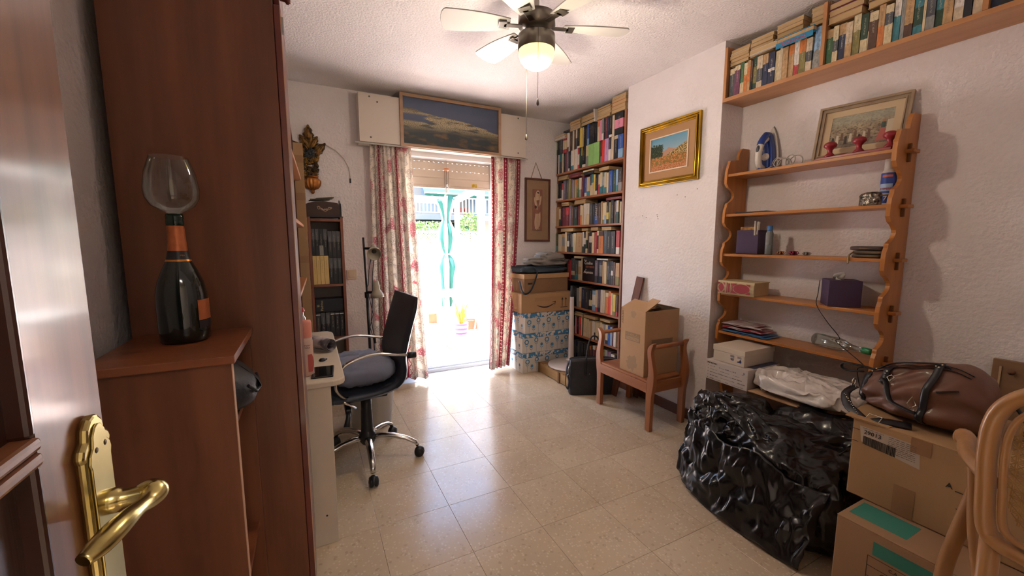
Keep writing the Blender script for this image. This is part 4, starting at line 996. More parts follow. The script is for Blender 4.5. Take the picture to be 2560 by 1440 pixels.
def rel(name, m, ctr, rx, rz, th, sk=0): 
    def f(u, v):
        t = PI*v/2; p = 2*PI*u; return (ctr[0]+rx*math.sin(t)*math.cos(p)+sk*math.sin(t)*math.sin(p), 3.680-th*math.cos(t), ctr[1]+rz*math.sin(t)*math.sin(p))
    G().grid(f, 20, 8).build(name, m, rp)
rel('head', iv, (2.152, 1.752), .016, .022, .018); rel('veil', iv, (2.150, 1.725), .030, .068, .009, .006); rel('torso', M('relief_rose', '#8f6454', .7), (2.153, 1.62), .040, .085, .014)
rel('sleeve', iv, (2.125, 1.66), .012, .06, .016, -.012); rel('sleeve', iv, (2.182, 1.68), .012, .06, .014, .01); rel('skirt', iv, (2.150, 1.48), .036, .095, .011, .008); [rel('skirt_fold', iv, (2.150+dx_, 1.475+.006*k_), .0065, .085, .017, .002) for k_, dx_ in enumerate((-.024, -.011, .003, .016, .027))]; rel('shawl', iv, (2.132, 1.64), .014, .075, .017, -.014); rel('arm', iv, (2.168, 1.655), .010, .05, .018, .016); rel('foot', iv, (2.14, 1.395), .012, .008, .012); rel('foot', iv, (2.165, 1.393), .012, .008, .012); rel('urn_held', M('relief_dark', '#54403a', .7), (2.128, 1.62), .014, .022, .018)
rel('hair', MATS['relief_dark'], (2.152, 1.762), .013, .013, .021)
G().tube([(2.075, 3.685, 1.905), (2.135, 3.692, 2.07), (2.205, 3.685, 1.905)], .0042, 6).build('hanging_cord', M('twine', '#9a8570', .8), rp)

# ================================================================== BOOKS
PAL = {'K': ('#1f2026', 'black'), 'k': ('#34343a', 'charcoal'), 'N': ('#27304c', 'navy'), 'R': ('#b03a42', 'red'), 'r': ('#6a2a34', 'dark red'), 'W': ('#d3ccc2', 'white'),
       'w': ('#cdbd98', 'cream'), 'G': ('#3f6a46', 'green'), 'g': ('#2b4536', 'dark green'), 'L': ('#8fc474', 'light green'), 'l': ('#7d7543', 'olive'), 'B': ('#2f58a6', 'blue'),
       'b': ('#84a8ca', 'light blue'), 'T': ('#3a7c88', 'teal'), 'Y': ('#d4bc52', 'yellow'), 'O': ('#c8783c', 'orange'), 'P': ('#d4879e', 'pink'), 'V': ('#b38fbb', 'violet'),
       'v': ('#6f3f58', 'plum'), 'E': ('#8a8a88', 'grey'), 'e': ('#4d5056', 'slate'), 'U': ('#6f6475', 'mauve'), 'D': ('#543a2f', 'brown'), 'd': ('#b59368', 'tan'),
       'C': ('#c6b59a', 'beige'), 'M': ('#dc3a30', 'scarlet'), 'y': ('#d2b878', 'yellow')}
def book_mat():
    m = bpy.data.materials.new('book_cover'); m.use_nodes = True; nt = m.node_tree; N = nt.nodes; L = nt.links; b = N['Principled BSDF']; b.inputs['Roughness'].default_value = .5
    def at(n, t='Vector'):
        a = N.new('ShaderNodeAttribute'); a.attribute_type = 'OBJECT'; a.attribute_name = n; return a.outputs[t]
    c1, c2 = at('cover_a'), at('cover_b'); q = N.new('ShaderNodeSeparateXYZ'); L.new(at('band'), q.inputs[0])
    tc = N.new('ShaderNodeTexCoord'); sp = N.new('ShaderNodeSeparateXYZ'); L.new(tc.outputs['Generated'], sp.inputs[0])
    def ma(op, a, c):
        n = N.new('ShaderNodeMath'); n.operation = op
        for i, x_ in enumerate((a, c)):
            if isinstance(x_, (int, float)): n.inputs[i].default_value = x_
            else: L.new(x_, n.inputs[i])
        return n.outputs[0]
    oi = N.new('ShaderNodeObjectInfo'); rv = N.new('ShaderNodeCombineXYZ')
    L.new(ma('MULTIPLY', oi.outputs['Random'], 60), rv.inputs[0]); L.new(ma('MULTIPLY', oi.outputs['Random'], 31), rv.inputs[2])
    va = N.new('ShaderNodeVectorMath'); va.operation = 'ADD'; L.new(tc.outputs['Generated'], va.inputs[0]); L.new(rv.outputs[0], va.inputs[1])
    # picture-like wobble of the band's edge and a mottled print
    mp = N.new('ShaderNodeMapping'); mp.inputs['Scale'].default_value = (1, 1.2, 4); L.new(va.outputs[0], mp.inputs[0])
    no = N.new('ShaderNodeTexNoise'); no.inputs['Scale'].default_value = 2.2; no.inputs['Detail'].default_value = 4; L.new(mp.outputs[0], no.inputs[0])
    zz_ = ma('ADD', sp.outputs[2], ma('MULTIPLY', ma('SUBTRACT', no.outputs[0], .5), q.outputs[2]))
    f = ma('MULTIPLY', ma('GREATER_THAN', zz_, q.outputs[0]), ma('LESS_THAN', zz_, q.outputs[1]))
    mx = N.new('ShaderNodeMix'); mx.data_type = 'RGBA'; L.new(f, mx.inputs[0]); L.new(c1, mx.inputs[6]); L.new(c2, mx.inputs[7])
    mo = N.new('ShaderNodeMix'); mo.data_type = 'RGBA'; mo.blend_type = 'MULTIPLY'
    mr = N.new('ShaderNodeMapRange'); mr.inputs[1].default_value = .35; mr.inputs[2].default_value = .65; mr.inputs[3].default_value = .6; mr.inputs[4].default_value = 1.25; L.new(no.outputs[0], mr.inputs[0])
    cc_ = N.new('ShaderNodeCombineXYZ'); [L.new(mr.outputs[0], cc_.inputs[i]) for i in range(3)]
    L.new(ma('MINIMUM', ma('MULTIPLY', q.outputs[2], 6), 1), mo.inputs[0]); L.new(mx.outputs[2], mo.inputs[6]); L.new(cc_.outputs[0], mo.inputs[7])
    # spine lettering: small run of marks along the middle of the spine
    mp2 = N.new('ShaderNodeMapping'); mp2.inputs['Scale'].default_value = (1, 6, 85); L.new(va.outputs[0], mp2.inputs[0])
    n2 = N.new('ShaderNodeTexNoise'); n2.inputs['Scale'].default_value = 1.0; n2.inputs['Detail'].default_value = 1; L.new(mp2.outputs[0], n2.inputs[0])
    mid = ma('LESS_THAN', ma('ABSOLUTE', ma('SUBTRACT', sp.outputs[1], .5), 0), .13)
    rng = ma('MULTIPLY', ma('GREATER_THAN', sp.outputs[2], ma('ADD', ma('MULTIPLY', oi.outputs['Random'], .25), .22)), ma('LESS_THAN', sp.outputs[2], ma('ADD', ma('MULTIPLY', oi.outputs['Random'], .15), .78)))
    lt = ma('MULTIPLY', ma('MULTIPLY', ma('MULTIPLY', mid, rng), ma('GREATER_THAN', n2.outputs[0], .52)), ma('LESS_THAN', sp.outputs[0], .01))
    lum = N.new('ShaderNodeRGBToBW'); L.new(mo.outputs[2], lum.inputs[0]); inv = ma('GREATER_THAN', lum.outputs[0], .18)
    ink = N.new('ShaderNodeMix'); ink.data_type = 'RGBA'; L.new(inv, ink.inputs[0]); ink.inputs[6].default_value = hexc('#c9c0a8'); ink.inputs[7].default_value = hexc('#4a3c34')
    m3 = N.new('ShaderNodeMix'); m3.data_type = 'RGBA'; L.new(ma('MULTIPLY', lt, .42), m3.inputs[0]); L.new(mo.outputs[2], m3.inputs[6]); L.new(ink.outputs[2], m3.inputs[7])
    L.new(m3.outputs[2], b.inputs['Base Color'])
    return m
bookm = book_mat(); pagem = M('book_pages', '#c0a57c', .85, c2='#ae9268', ns=1.5, st=(4, 60, 4), mix=(.3, .7))
# unit book: spine at x = 0, thickness along y, height along z; boards and spine are the cover, the page block is a part
g = G()
g.box(0, .02, 0, 1, 0, 1); g.box(.02, 1, 0, .07, 0, 1); g.box(.02, 1, .93, 1, 0, 1)
UB = g.mesh('book', bookm)
UP = G().box(.021, .975, .0705, .9295, .015, .985).mesh('page_block', pagem)
BOOKS = []
def book(x, y, z, d_, t_, h_, c1, c2, band, label, group, rot=None, wob=0):
    """spine's lower left corner at x, y, z; rot = None upright with its spine to -X"""
    o = bpy.data.objects.new('book', UB); col.objects.link(o); o.scale = (d_, t_, h_); o.location = (x, y, z)
    if rot is not None: o.rotation_euler = rot
    o['cover_a'] = hexc(PAL[c1][0])[:3]; o['cover_b'] = hexc(PAL[c2][0])[:3]; o['band'] = (float(band[0]), float(band[1]), float(wob))
    p = bpy.data.objects.new('page_block', UP); col.objects.link(p); p.parent = o
    tag(o, label, 'book', group); BOOKS.append(o)
    return o
ORD = 'first second third fourth fifth sixth seventh eighth ninth tenth eleventh twelfth thirteenth fourteenth fifteenth sixteenth seventeenth eighteenth nineteenth twentieth'.split()
TENS = {2: 'twenty', 3: 'thirty', 4: 'forty'}
def ordn(n):
    if n <= 20: return ORD[n-1]
    return (TENS[n//10]+'-'+ORD[n % 10-1]) if n % 10 else {30: 'thirtieth', 40: 'fortieth'}[n]
def where(b_):
    lo, hi = b_
    return 'top' if hi > .95 else ('foot' if lo < .05 else 'band')
def row(spec, zb, hgt, place, group, x0=2.385, dep=.17, hv=.012, wob=0, ymax=3.69, seed=0, zfun=None):
    rn = random.Random(seed); n = 0
    for it in spec.split():
        y, w_, c = it.split(','); y = int(y)/1000; w_ = int(w_)/1000
        if c == '_' or y-w_ > ymax-.012: continue
        n += 1
        if y > ymax: w_ -= y-ymax; y = ymax
        b_ = (2, 3); c2 = c[0]; txt = PAL[c[0]][1]
        if '/' in c:
            c1, r_ = c.split('/'); c2 = r_[0]; lo, hi = r_.split('@')[1].split('-'); b_ = (float(lo), float(hi))
            if c2 != c1: txt += ' and '+PAL[c2][1]
            c = c1
        h_ = hgt+rn.uniform(-hv, hv); tk = w_-.0012
        book(x0+rn.uniform(-.003, .004), y-w_+.0006, zb+.0005, dep+rn.uniform(-.02, .01), tk, h_, c, c2, b_, '%s book, %s from the window, %s' % (txt, ordn(n), place), group, wob=wob)
        if zfun: zfun(y, w_, h_)
# --- tall bookcase built into the recess
rb = thing('recess_bookcase', (2.5, 3.16, 0), 'tall reddish-brown bookcase crammed with books in the recess beside the window wall', 'bookcase')
rbw = wood('recess_wood', '#9a6242', '#7d4c33', 'z', .4, .15); rby = wood('recess_shelf', '#a86c48', '#8a5538', 'y', .4, .15)
G().box(2.37, 2.585, 2.632, 2.654, 0, 2.34).build('side_panel', rbw, rb, bev=.001)
G().box(2.40, 2.585, 3.676, 3.696, 0, 1.96).build('side_panel', rbw, rb, bev=.001)
G().box(2.588, 2.597, 2.656, 3.69, 0, 2.34).build('back_panel', M('back_dark', '#3a2a24', .8), rb)
LV = {'lower': 1.966, 'second': 1.692, 'third': 1.424, 'fourth': 1.157, 'fifth': .884, 'sixth': .612, 'seventh': .336, 'bottom': .085}
for k, z in LV.items(): G().box(2.372, 2.587, 2.6545, 3.6755, z-.018, z).build('shelf', rby, rb, bev=.001)
ROWS = {
'lower': '3714,29,k 3685,29,K 3656,21,W 3635,24,T/e@0-.6 3611,25,T/e@0-.6 3586,24,w 3562,27,K 3535,27,r 3508,37,U 3471,21,k/W@0-.15 3450,21,k 3429,49,T/W@.25-1 3380,19,C 3361,25,W 3336,25,W 3311,27,R/W@.2-.7 3284,24,g 3260,24,g/Y@.6-1 3236,45,K/W@0-.15 3191,41,E/w@.5-1 3148,43,L 3105,31,L 3074,30,L 3044,27,L 3017,29,L 2988,17,D 2971,18,D/E@0-.3 2951,31,M 2915,52,V 2861,30,k/W@0-.5 2831,32,C 2792,45,K/C@.85-1 2745,61,B/b@.0-.4',
'upper': '3743,30,W/R@.75-1 3713,36,G/L@.3-.7 3677,25,K/W@.9-1 3652,24,K/W@.9-1 3628,49,e 3579,34,R/w@.2-.7 3545,33,R/w@.2-.7 3501,27,W/D@0-.25 3472,20,W 3452,22,D 3430,23,k 3407,28,w 3379,22,D 3357,31,W/e@0-.55 3326,43,K/W@0-.1 3283,36,Y 3247,18,w 3229,29,K 3200,29,k 3171,29,B/b@0-.3 3142,22,K 3120,21,K 3099,21,K 3078,21,K 3057,21,K 3036,20,K 3016,27,w/O@.7-1 2989,31,P 2958,26,E/W@.0-.3 2932,26,K 2906,25,r 2881,17,N 2861,39,K/W@0-.12 2822,27,C 2790,104,K/P@.3-.7',
'second': '3721,27,R 3687,22,w 3662,34,K/W@0-.12 3628,34,K/W@0-.12 3591,36,W/R@.6-1 3552,47,U 3498,40,e 3458,39,l 3416,28,U 3386,25,E 3354,31,O/d@.0-.7 3321,39,l/G@0-.5 3280,37,E/W@.4-1 3241,36,r 3202,39,B/W@.0-.2 3161,43,w/T@0-.25 3117,25,w/e@.5-1 3091,27,w/T@.6-1 3063,26,Y/w@.0-.3 3034,26,K/W@.0-.2 3007,16,k 2990,22,w/R@.0-.5 2966,31,w/T@0-.35 2934,25,T/b@.4-.8 2908,29,w/T@0-.3 2877,24,w 2845,46,B 2797,37,g 2758,26,T/b@.3-1 2730,45,k/E@0-.4',
'third': '3696,61,d 3633,37,w/g@0-.4 3594,26,N 3566,58,r 3506,57,R/r@.0-.6 3447,40,U 3404,38,D 3363,63,g/k@.3-1 3294,34,r 3254,28,O/w@.5-1 3226,22,w 3203,37,W 3166,49,W/w@.0-.5 3112,44,e 3067,28,k 3037,54,N/B@.0-.4 2981,34,D 2944,20,d 2923,28,l/w@.2-1 2894,26,b/w@.4-1 2867,28,K/Y@.2-.5 2838,27,l 2809,39,K 2769,17,D 2751,13,B/k@0-.4 2737,27,w/g@0-.5 2709,14,K 2694,16,w',
'fourth': '3711,33,d 3677,34,T/g@.3-1 3641,65,C 3575,61,d/E@.3-.8 3511,35,w 3474,38,k/W@.3-.6 3435,36,K 3397,34,g/E@.3-1 3361,45,w 3314,93,d 3217,26,g/W@.3-1 3189,31,k/W@.4-.7 3156,26,w/g@.2-.6 3129,25,D 3103,36,K/W@.5-.8 3065,35,w 3029,34,R 2993,28,w/k@.2-.8 2963,62,O/D@.8-1 2899,46,e 2851,49,K 2800,59,k 2734,23,R/W@0-.3 2710,24,R/W@0-.3',
'fifth': '3504,39,K 3463,66,R 3393,61,e/w@.2-.4 3330,63,T/e@.3-1 3265,39,C/d@.3-.7 3224,18,w 3204,189,_ 3008,44,k/U@.3-1 2962,22,K 2938,34,N/E@.3-.8 2902,29,d 2872,30,w 2838,28,K/e@.2-.8 2809,25,K 2783,25,k/W@.4-.6 2756,26,D 2728,47,l/d@.4-1',
'sixth': '3355,35,k 3319,28,K 3289,37,E 3250,42,d/C@.3-1 3206,57,N 3147,53,k 3091,48,K/w@.2-.5 3041,50,b/W@.3-.8 2989,32,C/R@.0-.2 2955,32,N/U@.2-1 2921,32,W 2888,33,C 2852,40,O/w@.8-1 2810,36,M/O@.8-1 2771,23,w 2746,33,Y/l@.0-.2 2711,25,R/D@.2-1',
'seventh': '3310,14,C 3295,16,P 3276,34,K/k@.3-.6 3239,34,M/R@.3-.6 3203,22,w 3180,13,K 3165,56,w/C@.2-.6 3108,25,C 3081,25,C 3055,26,d 3028,29,W 2998,14,k/W@.4-1 2983,36,w 2946,28,d/w@.3-1 2917,29,w 2886,24,C/E@.3-.6 2860,26,E 2832,31,w/k@0-.2 2800,30,B 2769,29,b 2738,12,r 2724,32,W',
'bottom': '3314,30,e 3282,27,N/e@.3-.7 3252,31,e 3190,31,k 3157,28,K 3127,25,k 3098,32,r/D@.3-1 3064,25,O/r@.2-.8 3036,23,k 3009,38,r/W@.8-1 2969,47,O/r@.2-.9 2920,27,D 2891,32,e 2855,20,Y/l@.3-1 2834,32,g/E@.3-1 2800,26,v 2774,25,v/U@.3-1 2748,43,E/W@.4-1 2702,19,K/W@.4-.6',
}
NM = {'lower': ('lower row, top bookcase shelf', .195, 0), 'second': ('second shelf of the recess bookcase', .185, 1), 'third': ('third shelf of the recess bookcase', .19, 2),
      'fourth': ('fourth shelf of the recess bookcase', .195, 3), 'fifth': ('fifth shelf of the recess bookcase', .20, 4), 'sixth': ('sixth shelf of the recess bookcase', .20, 5),
      'seventh': ('seventh shelf of the recess bookcase', .175, 6), 'bottom': ('bottom shelf of the recess bookcase', .185, 7)}
GR = 'books standing, %s'
for k, (pl_, h_, sd) in NM.items():
    hv = .001 if k == 'lower' else .012
    row(ROWS[k], LV[k], h_, pl_, GR % pl_, seed=sd, hv=hv, dep=.18 if k != 'lower' else .17)
# uppermost bay: a second row stands on the first
row(ROWS['upper'], LV['lower']+.1975, .178, 'upper row, top bookcase shelf', GR % 'upper row, top bookcase shelf', seed=11, hv=.006, dep=.15)
# piles lying on top, up to the ceiling, and across the rows below
def pile(y0, ln, z, items, place, x0=2.385, wd=.15, side=0):
    """lying books, fore-edge or spine to the room; items = list of (thickness, colour code, spine_out)"""
    rn = random.Random(int(y0*1000)+int(z*100)); n = len(items)
    nm = {1: ['only'], 2: ['lower', 'upper'], 3: ['lowest', 'middle', 'topmost'], 4: ['lowest', 'second lowest', 'second highest', 'topmost'], 5: ['lowest', 'second lowest', 'middle', 'second highest', 'topmost']}[n]
    for i, (t_, c, so_) in enumerate(items):
        l_ = ln*rn.uniform(.93, 1.0); dx = rn.uniform(-.004, .006); yy = y0-rn.uniform(0, .008)
        # height runs along -Y, thickness along Z
        if so_: o = book(x0+dx, yy, z, wd, t_-.001, l_, c, c, (2, 3), '', None, rot=(PI/2, 0, 0))
        else: o = book(x0+dx+wd, yy-l_, z, wd, t_-.001, l_, c, c, (2, 3), '', None, rot=(PI/2, 0, PI))
        lab = ('%s lying %s book, %s' % (nm[i] if n > 1 else 'lone', PAL[c][1], place))
        tag(o, lab, 'book', 'books lying '+place); z += t_
    return z
zt2 = LV['lower']+.1975+.185
pile(3.69, .18, zt2-.045, [(.022, 'W', 1), (.022, 'C', 1)], 'at the window end of the top pile', x0=2.36)
pile(3.66, .17, zt2+.002, [(.035, 'K', 1), (.02, 'k', 1)], 'in the dark corner pile', x0=2.44)
pile(3.46, .175, zt2+.0005, [(.022, 'W', 0), (.024, 'W', 0), (.022, 'd', 0), (.022, 'd', 0)], 'second pile from the window above the bookcase')
pile(3.27, .20, zt2+.0005, [(.034, 'g', 0), (.03, 'd', 0), (.026, 'w', 0)], 'third pile from the window above the bookcase')
pile(3.03, .18, zt2+.0005, [(.026, 'd', 0), (.016, 'w', 0), (.024, 'w', 0), (.018, 'd', 0), (.02, 'K', 0)], 'fourth pile from the window above the bookcase')
pile(2.84, .18, zt2+.0005, [(.03, 'd', 0), (.03, 'd', 0), (.03, 'O', 0), (.026, 'd', 0), (.022, 'w', 0)], 'in the nearest pile above the bookcase')
o = book(2.385, 3.055, zt2+.002, .13, .014, .115, 'W', 'W', (2, 3), 'thin white book leaning upright between the third and fourth ceiling piles', None, rot=(R(-8), 0, 0))
for (y0, ln, z, it, pl_) in (
  (3.66, .17, LV['second']+.205, [(.022, 'd', 0), (.02, 'd', 0)], 'over the second shelf row near the window'),
  (3.45, .20, LV['second']+.201, [(.025, 'r', 1), (.018, 'r', 1)], 'over the grey books of the second shelf'),
  (3.22, .16, LV['second']+.201, [(.028, 'K', 1), (.014, 'w', 1)], 'over the middle of the second shelf'),
  (3.00, .14, LV['second']+.205, [(.03, 'd', 0)], 'right of the black book over the second shelf'),
  (3.60, .14, LV['third']+.205, [(.018, 'd', 0), (.02, 'd', 0)], 'over the red books of the third shelf'),
  (3.36, .19, LV['third']+.205, [(.016, 'd', 0), (.014, 'w', 0), (.012, 'd', 0)], 'over the dark books of the third shelf'),
  (2.88, .20, LV['third']+.205, [(.022, 'r', 1)], 'over the pillar end of the third shelf'),
  (3.60, .23, LV['fourth']+.21, [(.032, 'w', 0)], 'over the beige books of the fourth shelf'),
  (3.23, .10, LV['fourth']+.21, [(.026, 'd', 0)], 'over the middle of the fourth shelf'),
  (3.09, .11, LV['fourth']+.21, [(.03, 'd', 1)], 'right of the middle over the fourth shelf'),
  (2.93, .14, LV['fourth']+.21, [(.03, 'w', 0)], 'over the black books of the fourth shelf'),
  (2.98, .16, LV['fifth']+.214, [(.014, 'W', 1)], 'over the black books of the fifth shelf'),
  (3.35, .17, LV['fifth']+.216, [(.02, 'w', 0)], 'over the blue-grey books of the fifth shelf'),
  (3.32, .14, LV['seventh']+.19, [(.022, 'w', 0), (.018, 'e', 0)], 'at the window end over the seventh shelf'),
  (3.17, .19, LV['seventh']+.19, [(.028, 'd', 0)], 'over the cream books of the seventh shelf'),
  (2.93, .15, LV['seventh']+.20, [(.02, 'w', 0)], 'over the pillar half of the seventh shelf')):
    pile(y0, ln, z+.0, it, pl_)
# face-out paperback on the fifth shelf
cbk = tag(G().box(2.385, 2.405, 3.015, 3.2, LV['fifth']+.0005, LV['fifth']+.222).build('book', M('cover_black', '#241f26', .35, c2='#2d262c', ns=6)), 'black paperback standing cover outwards in the middle of the fifth shelf of the recess bookcase', 'book')
inkw = M('ink_white', '#d0c6ba', .5)
text('Paulo', .020, (2.3845, 3.155, LV['fifth']+.202), (0, -1, 0), (0, 0, 1), inkw, cbk)
text('Coelho', .042, (2.3845, 3.105, LV['fifth']+.176), (0, -1, 0), (0, 0, 1), inkw, cbk)
text('El', .016, (2.3845, 3.145, LV['fifth']+.112), (0, -1, 0), (0, 0, 1), inkw, cbk)
text('Alquimista', .034, (2.3845, 3.107, LV['fifth']+.088), (0, -1, 0), (0, 0, 1), inkw, cbk)
G().box(2.3838, 2.385, 3.02, 3.15, LV['fifth']+.13, LV['fifth']+.15).build('orange_band', M('ember', '#8a4a2a', .5, c2='#3a2824', ns=18), cbk)
def find(sub): return [b_ for b_ in BOOKS if sub in b_.get('label', '')]
sb = [b_ for b_ in BOOKS if abs(b_.location.z-(LV['third']+.0005)) < .002 and abs(b_.location.y-(3.037-.054)) < .004][0]
sb['label'] = 'navy book titled SCARLETT standing on the third shelf down of the recess bookcase'
# the title runs up the spine; kept as a part of its own
tt_ = bpy.data.curves.new('t', 'FONT'); tt_.body = 'SCARLETT'; tt_.size = .034; tt_.extrude = .0004; tt_.align_x = 'CENTER'; tt_.align_y = 'CENTER'; tt_.materials.append(inkw)
to_ = bpy.data.objects.new('t', tt_); me_ = bpy.data.meshes.new_from_object(to_); bpy.data.objects.remove(to_)
me_.transform(Matrix(((0, 0, -1, 0), (0, -1, 0, 0), (1, 0, 0, 0), (0, 0, 0, 1))) @ Matrix.Rotation(PI, 4, 'X') if False else Matrix(((0, 0, -1, 0), (0, 1, 0, 0), (1, 0, 0, 0), (0, 0, 0, 1))))
me_.transform(Matrix.Translation((-.0006, .0265, .115)))
me_.transform(Matrix.Diagonal((1/sb.scale[0], 1/sb.scale[1], 1/sb.scale[2], 1)))
to_ = bpy.data.objects.new('lettering', me_); col.objects.link(to_); to_.parent = sb
# --- long box shelf under the ceiling in the niche
ws = thing('wall_box_shelf', (2.48, 1.0, 2.136), 'long orange-brown box shelf full of paperbacks fixed under the ceiling of the niche', 'shelf')
wsm = wood('orange_wood', '#bd885a', '#ab764a', 'y', .4, .15); wsz = wood('orange_wood_upright', '#bd885a', '#ab764a', 'z', .4, .15)
G().box(2.372, 2.578, -.15, 1.770, 2.136, 2.158).build('bottom_board', wsm, ws, bev=.0015)
G().box(2.372, 2.578, 1.7515, 1.770, 2.1585, 2.46).build('end_board', wsz, ws, bev=.001)
for y in (1.216, .658): G().box(2.372, 2.578, y, y+.017, 2.1585, 2.46).build('divider', wsz, ws, bev=.001)
WALL= '1772,33,g/d@.8-1 1738,34,e/w@.8-1 1704,35,v/w@.85-1 1669,24,G/w@.0-.35 1644,21,w/O@.0-.6 1623,19,d/O@.3-.8 1604,13,K/D@.3-1 1591,24,g/l@.2-.7 1566,33,C/e@.2-.6 1532,30,N/d@.7-1 1501,36,N/W@.4-.5 1465,25,w 1440,15,C 1424,29,d 1395,28,d/O@.7-1 1367,26,W/R@.0-.3 1340,32,l/O@.6-1 1307,29,C/e@.3-.6 1276,39,_ 1235,18,_ 1216,30,G/d@.75-1 1185,23,w/e@.3-.6 1162,31,N/d@.7-1 1131,28,d/C@.4-1 1102,29,l/w@.6-1 1072,28,g/w@.0-.35 1043,18,w/D@.5-1 1039,33,D/w@.75-1 1006,24,O/d@.5-1 981,29,w/e@.5-.8 951,24,T/W@.6-1 926,14,E 912,29,d/D@.0-.3 882,29,T/g@.2-.6 852,10,w 841,28,E/e@.3-.8 813,25,g/T@.4-1 788,29,d/e@.6-.9 758,29,C/W@.3-1 729,23,K/O@.5-.9 705,30,C 674,16,_ 656,27,N 629,34,K/E@.4-.6'
row(WALL, 2.158, .172, 'long box shelf under the ceiling', 'paperbacks standing on the box shelf under the ceiling', x0=2.385, dep=.14, hv=.010, wob=.09, ymax=1.748, seed=21)

# leaning silver-blue volume at the divider
book(2.383, 1.2355, 2.1585, .15, .036, .20, 'b', 'E', (.0, .45), 'worn silver-blue volume leaning by the divider of the box shelf', None, rot=(R(2), 0, 0), wob=.25)
# lying books over the row
P1 = 2.158+.185
def wp_(y0, ln, z, it, pl_, x0=2.385, wd=.125): return pile(y0, ln, z, it, pl_, x0, wd)
wp_(1.745, .125, P1, [(.018, 'w', 0), (.018, 'd', 0), (.018, 'd', 0), (.014, 'W', 0), (.022, 'd', 0)], 'first pile of the long box shelf')
wp_(1.62, .14, P1, [(.020, 'd', 0), (.018, 'C', 0), (.020, 'd', 0), (.022, 'd', 0), (.02, 'C', 0)], 'second pile of the long box shelf')
wp_(1.475, .14, P1+.0265, [(.020, 'd', 0), (.022, 'd', 0), (.022, 'd', 0), (.022, 'C', 0)], 'third pile of the long box shelf')
bb = pile(1.60, .165, P1-.0, [(.026, 'W', 0)], 'left of the blue annual on the box shelf', x0=2.355, wd=.02)
al = thing('blue_album', (2.43, 1.38, P1), 'blue hardback annual lying on the paperbacks of the box shelf, title in pink', 'book')
bcov = M('album_blue', '#2f7fa8', .4)
G().box(2.352, 2.383, 1.26, 1.448, P1+.0, P1+.0025).box(2.352, 2.383, 1.26, 1.448, P1+.0225, P1+.025).build('cover', bcov, al)
G().box(2.356, 2.383, 1.264, 1.446, P1+.0028, P1+.0222).build('page_block', pagem, al)
G().box(2.350, 2.352, 1.262, 1.446, P1-.026, P1+.0025).build('cover_flap', bcov, al)
text('Robinsones', .024, (2.3494, 1.355, P1-.012), (0, -1, 0), (0, 0, 1), M('ink_pink', '#c45a72', .5), al, sx=1.1)
wp_(1.30, .09, P1+.03, [(.022, 'd', 0), (.022, 'd', 0), (.024, 'C', 0), (.024, 'd', 0)], 'pile left of the first divider of the box shelf', wd=.12)
wp_(1.212, .145, 2.158+.187, [(.032, 'd', 0), (.034, 'r', 0), (.03, 'r', 0)], 'pile just right of the first divider, box shelf', x0=2.378, wd=.13)
wp_(1.055, .15, 2.158+.187, [(.03, 'd', 0), (.03, 'D', 0), (.03, 'd', 0)], 'second pile right of the first divider, box shelf', x0=2.383, wd=.13)
# --- books of the narrow bookcase on the back wall (spines to -Y)
def back_row(xs, zb, lab, depth=.16, yf=3.46):
    for i, (x_, w_, h_, c, c2, b_, tx) in enumerate(xs):
        book(x_+w_-.0008, yf, zb+.0005, depth, w_-.0016, h_, c, c2, b_, tx, 'volumes on the narrow bookcase', rot=(0, 0, PI/2))
def vol(n, kind, lab): return '%s, %s from the left %s' % (kind, ordn(n), lab)
dg = M('vol', '#2b3442', .5)
x = .023; L2 = .511
up = [(.026, .205, 'K', 'e', (.60, .99)), (.026, .205, 'K', 'e', (.60, .99)), (.030, .205, 'K', 'E', (.0, .38)), (.029, .205, 'K', 'e', (.60, .99))]
xs = []
for i, (w_, h_, a, b_, bb_) in enumerate(up):
    xs.append((x, w_, h_, a, b_, bb_, vol(i+1, 'tall black and grey volume', 'atop the yellow volumes'))); x += w_
back_row(xs, .935+.2235+.001, '')
x = .1365; xs = []
for i in range(3): xs.append((x, .0308, .205, 'K', 'e', (.6, .99), vol(i+1, 'black and grey volume', 'above the volumes right of the yellow ones'))); x += .0308
back_row(xs, .935+.207, '')
x = .023; xs = []
for i, w_ in enumerate((.026, .026, .028, .032)): xs.append((x, w_, .222, 'y', 'y', (2, 3), vol(i+1, 'pale yellow volume', 'on the middle shelf of the narrow bookcase'))); x += w_
back_row(xs, .935, '')
x = .1365; xs = []
for i in range(3): xs.append((x, .0308, .205, 'K', 'e', (.6, .99), vol(i+1, 'black and grey volume', 'right of the yellow volumes'))); x += .0308
back_row(xs, .935, '')
x = .023; xs = []
for i, (w_, c2, bb_) in enumerate(((.036, 'W', (.9, .94)), (.034, 'e', (.55, .99)), (.034, 'e', (.55, .99)), (.034, 'W', (.9, .94)), (.034, 'W', (.9, .94)), (.034, 'W', (.9, .94)))):
    xs.append((x, w_-.002, .20, 'K', c2, bb_, vol(i+1, 'black volume', 'on the lower shelf of the narrow bookcase'))); x += w_
back_row(xs, .51, '')
bx = tag(G().box(.024, .229, 3.47, 3.60, .7125, .815).build('video_box', M('box_black', '#1e222c', .4), bev=.003), 'black boxed set lying on the lower volumes of the narrow bookcase', 'boxed set')
bx['label'] = 'black boxed set titled El Padrino lying across the lower volumes of the narrow bookcase'
text('El\nPadrino', .026, (.058, 3.4695, .765), (0, 0, 1), (-1, 0, 0), M('ink_cream', '#c9b98e', .5), bx)
